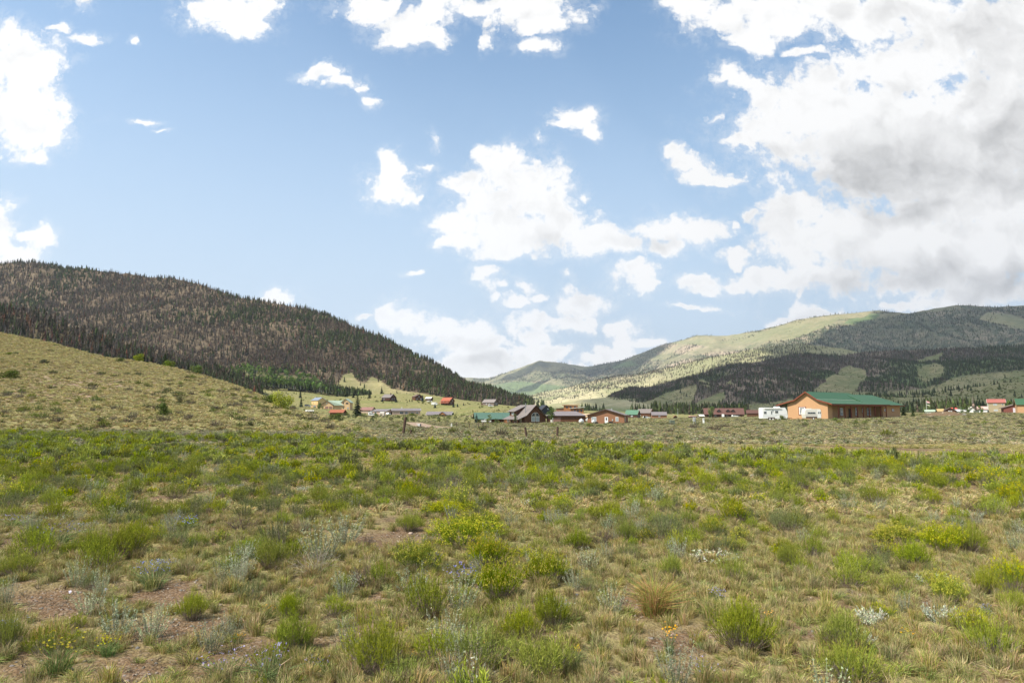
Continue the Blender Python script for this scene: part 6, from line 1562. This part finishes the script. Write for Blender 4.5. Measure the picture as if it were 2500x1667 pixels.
e = root('dumpster', 2386, 1012, 330, 0, 'small dark green dumpster on the plain near the right edge', 'dumpster'); MB().prism([(-.9, .1), (.9, .1), (1.1, 1.2), (-1.1, 1.2)], 0, 1.2, 'y').obj('bin', UGREEN, e); MB().slab([(-1.15, -.05, 1.3), (1.15, -.05, 1.3), (1.15, 1.25, 1.45), (-1.15, 1.25, 1.45)], .06).obj('lid', DARKTR, e)
e = root('flagpole', 2263, 1008, 430, 0, 'pole flying a red-striped flag above a pale one', 'flagpole')
MB().cyl((0, 0, 0), (0, 0, 8.2), .07, k=8).obj('pole', WHITE, e)
def flag(name, z, mats_):
    for k_, m_ in enumerate(mats_):
        mb = MB(); n_ = 8
        for i in range(n_):
            x0, x1 = i * .29, (i + 1) * .29; h0, h1 = .12 * sin(i * .9), .12 * sin((i + 1) * .9)
            za, zb = z - k_ * .2 - x0 * .28, z - k_ * .2 - x1 * .28
            mb.prism3([(x0 + .07, h0, za), (x1 + .07, h1, zb), (x1 + .07, h1, zb - .2), (x0 + .07, h0, za - .2)], [(x0 + .07, h0 + .02, za), (x1 + .07, h1 + .02, zb), (x1 + .07, h1 + .02, zb - .2), (x0 + .07, h0 + .02, za - .2)])
        mb.obj(name, m_, e)
RF, WF = paint('flag_red', (.55, .06, .08), .8, .02), paint('flag_white', (.7, .68, .66), .8, .02)
flag('flag_stripe', 8.0, [RF, WF, RF, WF, RF, WF]); flag('lower_flag_stripe', 5.9, [paint('flag_green', (.12, .3, .12)), WF, paint('flag_cream', (.7, .6, .4))])

# dirt mound with rocks
mx, my, _ = P(2305, 1018, 185); mr = Sheet([(2235,1015.5,188),(2262,1010,190),(2285,1005.5,190),(2310,1004,190),(2330,1005,190),(2350,1011,190),(2372,1016,188)], [(2235,1017,180),(2310,1021,172),(2372,1017,180)], power=.8, namp=.5, nfreq=.3, seed=55, nu=80, nt=24, back=.5, gully=.2, gfreq=.6)
mr.mesh('dirt_mound', GROUND_MAT, lambda u, v, x, y, z: np.stack([u*0+.9, u*0, u*0], -1))
for (u, v, w, k, lab) in [(2272, 1019, 15, 0, 'pale flat rock at the left foot of the dirt mound'), (2284, 1021, 11, 2, 'light rock below the left end of the dirt mound'), (2262, 1020, 9, 2, 'small pale rock left of the dirt mound'), (2355, 1013, 12, 4, 'grey slab leaning on the right end of the dirt mound'), (2318, 1015, 6, 2, 'small white rock on the dirt mound'), (2302, 1008, 6, 2, 'small white rock near the top of the dirt mound'), (2408, 1017, 12, 3, 'reddish boulder on the plain right of the dirt mound'), (2370, 1019.5, 10, 0, 'flat tan rock in the grass right of the dirt mound')]:
    q = P(u, v, 172 if k != 4 else 184); s = w * q[1] / F / 1.7; o = link('boulder', STN[k], None, (q[0], q[1], q[2] + s * .1), random.random() * 6, s); tag(o, lab, 'rock')

# utility boxes, tanks, signs
e = root('transformer_box', 1642.5, 1041, 108, 6, 'dark green transformer cabinet alone on the plain', 'utility box'); MB().box(-.36, .36, 0, .6, -.05, .62).obj('cabinet', UGREEN, e, bevel=.02); MB().slab([(-.38, -.02, .66), (.38, -.02, .66), (.38, .62, .70), (-.38, .62, .70)], .04).obj('lid', UGREEN, e)
e = root('meter_stand', 1695, 1038, 112, 0, 'grey electric meter stand of two posts and boxes on the plain', 'utility box')
for x in (-.17, .14): MB().box(x, x + .1, 0, .1, -.1, 1.12).obj('post', UGREY, e)
MB().box(-.24, .08, -.12, 0, .35, 1.05).obj('meter_box', UGREY, e, bevel=.02); MB().box(.1, .27, -.1, 0, .55, .95).obj('switch_box', STEEL, e, bevel=.02)
e = root('marker_post', 1718.5, 1038, 112, 0, 'short white pedestal post right of the meter stand', 'marker post'); MB().box(-.13, .13, 0, .24, -.1, .86).obj('body', WHITE, e, bevel=.03); MB().box(-.08, .08, -.015, 0, .6, .78).obj('plate', STEEL, e)
e = root('pedestal_box', 1024, 1046, 130, 12, 'small white and dark utility box beside the dirt road', 'utility box'); MB().box(-.3, .12, 0, .5, -.1, .5).obj('body', WHITE, e, bevel=.02); MB().box(.12, .32, .02, .48, -.1, .48).obj('side', BLACKP, e)
e = root('marker_post', 1018, 1042, 140, 0, 'thin pale marker post left of the white utility box', 'marker post'); MB().box(-.05, .05, 0, .1, -.1, .65).obj('stake', OFFW, e)
e = root('white_pedestal', 1102, 1043, 125, 0, 'white bagged pedestal beside the dirt road', 'utility box'); MB().prism([(-.16, -.05), (.16, -.05), (.13, .55), (.02, .72), (-.1, .5)], 0, .28, 'y').obj('body', OFFW, e, bevel=.03)
def tank(u, v, D, lab, yaw=70, L=1.6, r=.6, cover=False):
    e = root('propane_tank', u, v, D, yaw, lab, 'propane tank')
    mb = MB(); k = 14; prv = None
    xs = [(0, .25), (.1, .65), (.3, .92), (.5, 1.0), (L + .0, 1.0), (L + .2, .92), (L + .4, .65), (L + .5, .25)]
    for (x0, a), (x1, b) in zip(xs[:-1], xs[1:]): mb.cyl((x0, 0, r + .18), (x1, 0, r + .18), r * a, r * b, k)
    mb.obj('tank', WHITE, e, smooth=True); MB().cyl((L / 2 + .2, 0, 2 * r + .1), (L / 2 + .2, 0, 2 * r + .36), .14).obj('valve_cap', WHITE, e)
    for x in (.35, L): MB().box(x, x + .12, -.3, .3, -.1, .3).obj('foot', DARKTR, e)
tank(1417, 1038, 185, 'white propane tank standing alone left of the brown house'); tank(1447, 1036.5, 200, 'white propane tank end showing beside a black covered heap', r=.45)
for (u, lab, w) in [(1454, 'black tarp-covered woodpile left of the white door', 1.5), (1492, 'black covered barbecue cart right of the white door', 1.1)]:
    e = root('covered_pile', u, 1036.5, 203, 0, lab, 'covered pile'); MB().prism([(-w/2, 0), (w/2, 0), (w/2 + .12, .35), (w/2 - .1, .62), (-w/2 + .15, .68), (-w/2 - .1, .4)], 0, .9, 'y').obj('cover', BLACKP, e, bevel=.06)
e = root('white_gate_post', 1347, 1033, 280, 0, 'thin white pole and white sign in front of the cottonwood', 'post'); MB().box(.4, .52, 0, .12, -.3, 2.0).obj('pole', WHITE, e); MB().box(-.5, .1, 0, .1, .2, 1.2).obj('board', OFFW, e)

# fence posts and wires
def post(u, v, D, hgt, lean, r=.075, lab='', tilt2=0.0):
    e = root('fence_post', u, v, D, 0, lab, 'fence post'); rng = np.random.default_rng(int(u))
    mb = MB(); zs = np.linspace(-.3, hgt, 7); rr_ = [r * rng.uniform(.88, 1.12) for _ in zs]; pr_ = None
    for a in range(6): mb.cyl((rng.normal(0, .004), 0, zs[a]), (rng.normal(0, .004), 0, zs[a + 1] + .003), rr_[a], rr_[a + 1], 9)
    mb.obj('post', POSTW, e, smooth=False); e.rotation_euler = (tilt2, radians(lean), 0); return e
pa = post(984, 1061, 48, 1.27, 7, .10, 'tall leaning dark fence post with a wire brace, leftmost of the near posts')
post(1003, 1059, 49, .36, 1, .07, 'short broken stub post right of the tall leaning post')
post(1285.5, 1065, 45, .66, -9, .075, 'leaning fence post below the log house'); post(1360.5, 1065, 45, .68, 2, .075, 'upright fence post right of the leaning one below the garage')
for i, (u, v, D, hh) in enumerate([(1145.5, 1043, 92, .62), (1168.5, 1048, 80, .75), (1178.5, 1046, 84, .78)]): post(u, v, D, hh, 2, .05, ['thin far fence post at the dirt road, left of a pair', 'left post of the thin far pair right of the dirt road', 'right post of the thin far pair right of the dirt road'][i])
for i, (u, v, D, hh) in enumerate([(1572, 1027, 200, 1.3), (1577, 1027, 200, 1.4), (1585, 1026, 205, 1.6), (1589, 1026, 205, 1.5), (1115, 1040, 120, .9), (1240, 1036, 150, .9)]): post(u, v, D, hh, 0, .06, ['first of the thin posts below the white car on the plain', 'second of the thin posts below the white car on the plain', 'left of the two posts below the dark grey roofed cabin', 'right of the two posts below the dark grey roofed cabin', 'thin post right of the white bagged pedestal', 'thin post in the grass left of the log house'][i])
def wire(pts, lab, r=.006, sag=.04):
    cu = MB(); 
    for a, b in zip(pts[:-1], pts[1:]):
        a, b = Vector(a), Vector(b); n_ = 6
        for i in range(n_):
            f0, f1 = i / n_, (i + 1) / n_
            p0 = a.lerp(b, f0) - Vector((0, 0, sag * 4 * f0 * (1 - f0))); p1 = a.lerp(b, f1) - Vector((0, 0, sag * 4 * f1 * (1 - f1)))
            cu.cyl(p0, p1, r, k=4)
    return tag(cu.obj('fence_wire', STEEL), lab, 'wire')
def gp(u, v, D, z): q = P(u, v, D); return (q[0], q[1], G(q[0], q[1]) + z)
wire([gp(989, 1061, 48, .75), gp(1003, 1059, 49, .25)], 'twisted brace wire from the tall post to the stub', .012, .02)
wire([gp(1285.5, 1065, 45, .5), gp(1360.5, 1065, 45, .5)], 'sagging fence wire between the two posts below the log house', .006, .05)
# light pole by the far belt
e = root('light_pole', 1655, 1018, 500, 0, 'thin grey light pole in front of the far tree belt', 'light pole'); MB().cyl((0, 0, 0), (0, 0, 7), .09, k=8).obj('pole', UGREY, e); MB().box(-.5, .3, -.15, .15, 6.9, 7.1).obj('lamp_head', UGREY, e)
e = root('small_kiosk', 1649, 1020, 480, 0, 'small orange roofed sign hut left of the light pole', 'hut'); MB().box(-1, 1, 0, 1.5, -.5, 1.3).obj('wall', OFFW, e); gable(e, 2.2, 1.6, 1.3, .9, 'y', LOGO, BRICK, DARKTR, .2, name='gable')

# ---------------- single trees and shrubs near the houses
SPR = [tree_parts(*conifer(600 + i, h=10, r=2.6, tiers=17, per=9, tris=3, col=c, bare=.03)) for i, c in enumerate([(.038, .052, .022), (.06, .085, .075), (.045, .07, .028)])]
CTW = [tree_parts(*broadleaf(610, h=10, r=3.1, n=2200, leafw=.26, col=(.085, .135, .035), base=.12, lobes=13)), tree_parts(*broadleaf(611, h=7, r=1.4, n=500, leafw=.2, col=(.12, .15, .07), base=.25)), tree_parts(*broadleaf(612, h=6, r=2.6, n=1300, leafw=.22, col=(.10, .145, .04), base=.05))]
WIL = [tree_parts(*broadleaf(620, h=3, r=2.4, n=3200, leafw=.11, col=(.21, .235, .03), base=.02, lobes=14)), tree_parts(*broadleaf(621, h=2, r=1.8, n=1500, leafw=.12, col=(.11, .145, .035), base=.02, lobes=10)), tree_parts(*broadleaf(622, h=2, r=1.6, n=900, leafw=.14, col=(.13, .135, .07), base=.02, lobes=9))]
def tree(parts, name, u, v, D, hpx, h0, lab, cat, wk=1.0, group=None, ground=True):
    q = P(u, v, D); z = G(q[0], q[1]) if ground else q[2]
    s = hpx * D / F / h0; return copy_thing(parts, name, (q[0], q[1], z - .15), random.random() * 6, (s * wk, s * wk, s), lab, cat, group, tilt=.015)
tree(SPR[0], 'spruce_tree', 872, 1016, 350, 58, 10, 'big dark spruce standing alone between the tan house and the mobile homes', 'spruce tree', 1.05)
tree(SPR[1], 'blue_spruce', 1163, 1033, 300, 27, 10, 'blue-green spruce left of the teal roofed barn', 'spruce tree', 1.05)
tree(SPR[2], 'spruce_tree', 2229, 1013, 175, 27, 10, 'dark green spruce standing right of the orange house', 'spruce tree', 1.05)
tree(SPR[0], 'spruce_tree', 2206, 1013, 200, 32, 10, 'dark spruce behind the right end of the orange house', 'spruce tree')
tree(CTW[0], 'cottonwood_tree', 1345, 1033, 285, 42, 10, 'round leafy green cottonwood between the log house and the garage', 'cottonwood tree', .82)
tree(SPR[0], 'spruce_tree', 1356, 1028, 320, 34, 10, 'dark pointed spruce behind the cottonwood', 'spruce tree', .8)
tree(CTW[1], 'young_tree', 1195, 1033, 295, 25, 7, 'slender young tree in front of the teal roof', 'tree', 1.3)
tree(CTW[1], 'young_tree', 1257, 1034, 280, 27, 7, 'slender young tree in front of the log house porch', 'tree', 1.2)
tree(SPR[2], 'spruce_tree', 1244, 1030, 345, 34, 10, 'green spruce behind the left end of the log house', 'spruce tree', .9)
tree(CTW[2], 'cottonwood_tree', 1737, 1019, 570, 28, 6, 'bushy green tree in front of the left part of the lodge', 'tree', .85)
tree(SPR[2], 'spruce_tree', 1448, 1016, 330, 17, 10, 'small spruce left of the brown house', 'spruce tree', 1.2)
tree(SPR[2], 'spruce_tree', 1414, 1016, 380, 12, 10, 'small spruce below the orange hillside house', 'spruce tree', 1.2)
tree(SPR[2], 'spruce_tree', 1573, 1018, 480, 10, 10, 'small dark spruce in front of the dark grey roofed cabin', 'spruce tree', 1.6)
tree(SPR[0], 'pine_tree', 735, 990, 545, 27, 10, 'dark pine in front, standing left of the yellow house', 'pine tree', .9); tree(SPR[0], 'pine_tree', 733, 971, 700, 24, 10, 'tall pine on the meadow above the left dark pine', 'pine tree', .85)
tree(SPR[0], 'pine_tree', 902, 971, 720, 20, 10, 'single round pine on the meadow left of the slope cabins', 'pine tree', 1.2); tree(SPR[0], 'pine_tree', 863, 966, 760, 15, 10, 'small pine between the meadow pines', 'pine tree', 1.3)
tree(SPR[0], 'pine_tree', 846, 960, 800, 18, 10, 'spreading pine at the forest corner of the meadow', 'pine tree', 1.5); tree(SPR[0], 'pine_tree', 823, 960, 820, 16, 10, 'narrow pine at the forest corner of the meadow', 'pine tree', 1.1)
tree(SPR[0], 'pine_tree', 932, 953, 880, 20, 10, 'lone pine in the upper clearing above the slope cabins', 'pine tree', 1.0); tree(SPR[0], 'pine_tree', 876, 936, 930, 16, 10, 'pine high in the grassy clearing', 'pine tree', 1.3)
for (u, v, D, hp, wk, k, lab) in [(967, 979, 640, 13, 1.5, 1, 'blue spruce at the right corner of the leftmost slope cabin'), (933, 979, 640, 9, 1.8, 1, 'low spruce at the left corner of the leftmost slope cabin'), (1000, 975, 660, 7, 1.3, 0, 'tiny pine left of the brown two-storey cabin'), (1006, 975, 660, 9, 1.2, 0, 'small pine right beside the brown two-storey cabin'),
     (1032, 979, 665, 18, 1.1, 1, 'tall blue spruce right in front of the brown two-storey cabin'), (1022, 964, 760, 12, 1.3, 0, 'pine above the brown two-storey cabin'), (1031, 965, 760, 9, 1.3, 0, 'pine above and right of the brown two-storey cabin'), (1062, 985, 600, 13, 1.4, 1, 'blue spruce left of the red-roofed cabin'), (1107, 985, 600, 11, 1.6, 1, 'blue spruce right against the red-roofed cabin'),
     (1117, 986, 600, 10, 1.4, 1, 'second blue spruce right of the red-roofed cabin'), (1132, 986, 620, 8, 1.4, 1, 'small blue spruce between the red-roofed and the grey cabin'), (2286, 1008, 330, 17, 1.0, 0, 'dark spruce left of the yellow hut'), (2312, 1003, 440, 12, 1.2, 0, 'dark spruce behind the small dark cabin'), (2441, 1008, 460, 8, 1.4, 0, 'tiny spruce before the white house'), (2413, 1008, 400, 10, 1.5, 1, 'small blue spruce left of the tall red-roofed house')]:
    tree(SPR[k], 'spruce_tree', u, v, D, hp, 10, lab, 'spruce tree', wk)
for (u, v, D, hp, wk, k, lab) in [(2360, 1009, 410, 24, .9, 2, 'leafy tree left of the white gabled shed'), (2394, 1009, 400, 19, .9, 2, 'dark leafy tree right of the white gabled shed'), (2466, 1009, 390, 31, .9, 2, 'large dark leafy tree between the red-roofed house and the barn'), (2350, 1009, 400, 14, .8, 2, 'small leafy tree right of the white hall'),
     (780, 997, 522, 15, 1.0, 2, 'round green tree at the left corner of the tan house'), (788, 998, 520, 8, .8, 2, 'small round shrub before the tan house garage')]:
    tree(CTW[k], 'leafy_tree', u, v, D, hp, 6, lab, 'tree', wk)
for (u, v, D, hp, k, wk, lab) in [(690, 999, 92, 40, 0, 1.0, 'big bright yellow-green willow bush on the crest of the near hill'), (657, 985, 100, 22, 1, 1.1, 'green bush left of the big willow bush on the hill crest'), (820, 1028, 84, 20, 1, 1.0, 'dark green bush below the rust-roofed shed'), (394, 1017, 88, 34, 1, .55, 'upright green bush on the slope of the near hill'), (437, 985, 110, 20, 2, .6, 'olive bush high on the near hill slope'),
     (27, 925, 120, 22, 1, 1.4, 'dark green bush at the left edge of the near hill'), (108, 889, 140, 12, 2, 1.3, 'olive bush near the top left of the hill'), (22, 866, 150, 7, 1, 1.6, 'small dark bush at the top left of the hill'), (340, 880, 130, 18, 0, 1.0, 'green bush standing on the hill crest'), (295, 884, 134, 11, 1, 1.3, 'small bush on the hill crest left of the green one'), (415, 893, 132, 16, 1, 1.0, 'dark bush on the hill crest below the pines'),
     (480, 903, 128, 20, 1, .9, 'bush on the hill crest right of the pines'), (515, 1000, 100, 9, 2, 1.2, 'low bush in the middle of the near hill'), (560, 1022, 80, 12, 2, 1.2, 'low wide bush at the foot of the near hill'), (250, 1030, 75, 14, 2, 1.2, 'low olive bush at the left foot of the near hill'), (610, 1040, 66, 14, 2, 1.0, 'low bush where the near hill meets the green field')]:
    q = P(u, v, D)
    # stand it on the hill: find the hill height under it
    HV = near_hill.V.reshape(-1, 3); uu2, vv2 = proj(HV[:, 0], HV[:, 1], HV[:, 2]); j = np.argmin((uu2 - u) ** 2 + (vv2 - v) ** 2 + (HV[:, 1] - D) ** 2 * .01)
    hp_ = HV[j]; s = hp * hp_[1] / F / (3 if k == 0 else 2)
    copy_thing(WIL[k], 'bush', hp_ - (0, 0, .1), random.random() * 6, (s * wk, s * wk, s), lab, 'bush')
for (u, v, D, hp, k, wk, lab) in [(2037, 1031, 118, 9, 1, 1.2, 'round dark bush in front of the orange house porch'), (1910, 1027, 139, 13, 1, .8, 'green bush between the travel trailer and the orange house'), (1440, 1049, 120, 11, 1, 1.2, 'dark green bush in front of the brown house'), (1493, 1059, 84, 8, 1, 1.0, 'small bright bush on the plain below the brown house'), (846, 1008, 420, 8, 1, 1.2, 'dark round bush right of the rust-roofed shed'), (1010, 1012, 440, 6, 1, 3.0, 'long low hedge in front of the right mobile home'),
     (918, 1020, 425, 7, 1, 1.0, 'dark bush between the white car and the tiny shed'), (884, 1028, 380, 5, 1, .8, 'small dark bush below the big spruce'), (912, 1032, 330, 7, 2, 1.1, 'olive bush on the meadow below the mobile home'), (768, 1009, 395, 6, 1, 1.0, 'dark bush right of the cream shed'), (754, 1002, 420, 5, 1, 2.0, 'low bush row below the arch wall'), (1142, 1071, 42, 13, 2, 1.0, 'grey-green bush at the far edge of the green field'), (1225, 1068, 44, 10, 2, 1.2, 'low olive bush left of the leaning post'),
     (1310, 1070, 43, 12, 2, 1.0, 'olive bush between the leaning post and the upright post'), (1925, 1087, 36, 12, 1, 1.3, 'bright green bush at the bare track below the orange house')]:
    tree(WIL[k], 'bush', u, v, D, hp, 2, lab, 'bush', wk)
# pines peeking over the near hill crest
for i, (u, v, D, hp, k) in enumerate([(402, 893, 230, 42, 0), (370, 882, 240, 24, 0), (352, 878, 240, 20, 0), (458, 912, 230, 32, 0), (500, 922, 230, 24, 0), (610, 962, 230, 22, 0), (525, 930, 250, 20, 2), (425, 898, 250, 26, 2), (570, 945, 260, 20, 2), (640, 972, 240, 20, 0), (648, 976, 260, 16, 0)]):
    q = P(u, v + 6, D); s = hp * D / F / 10
    copy_thing(SPR[k], 'pine_tree', (q[0], q[1], q[2]), i, (s, s, s), ['tallest dark pine behind the near hill crest', 'smaller pine left of the tallest crest pine', 'leftmost pine behind the near hill crest', 'broad pine right of the tallest crest pine', 'fifth pine along the hill crest', 'pine behind the hill crest near the willow bush', 'bright green pine on the falling part of the crest', 'light green pine touching the tallest crest pine', 'green pine low on the hill crest', 'thin pine left above the willow bush', 'small thin pine right beside the willow bush'][i], 'pine tree')
# dots of scrub over the meadows
mp = []
for _ in range(900):
    u = random.uniform(620, 1300); D = random.uniform(260, 900); x = (u - 1250) / F * D / cos(TH); mp.append((x, D, G(x, D)))
mp = np.array(mp); mp = mp[(fbm(mp[:, 0] * .02, mp[:, 1] * .02, 3, 66) > .47)]
s_ = rv.uniform(.35, 1.1, len(mp)); scatter('meadow_scrub', scrubs, mp, rv, scales=np.stack([s_, s_, s_], 1), label='small dark scrub dotted over the sloping meadow')
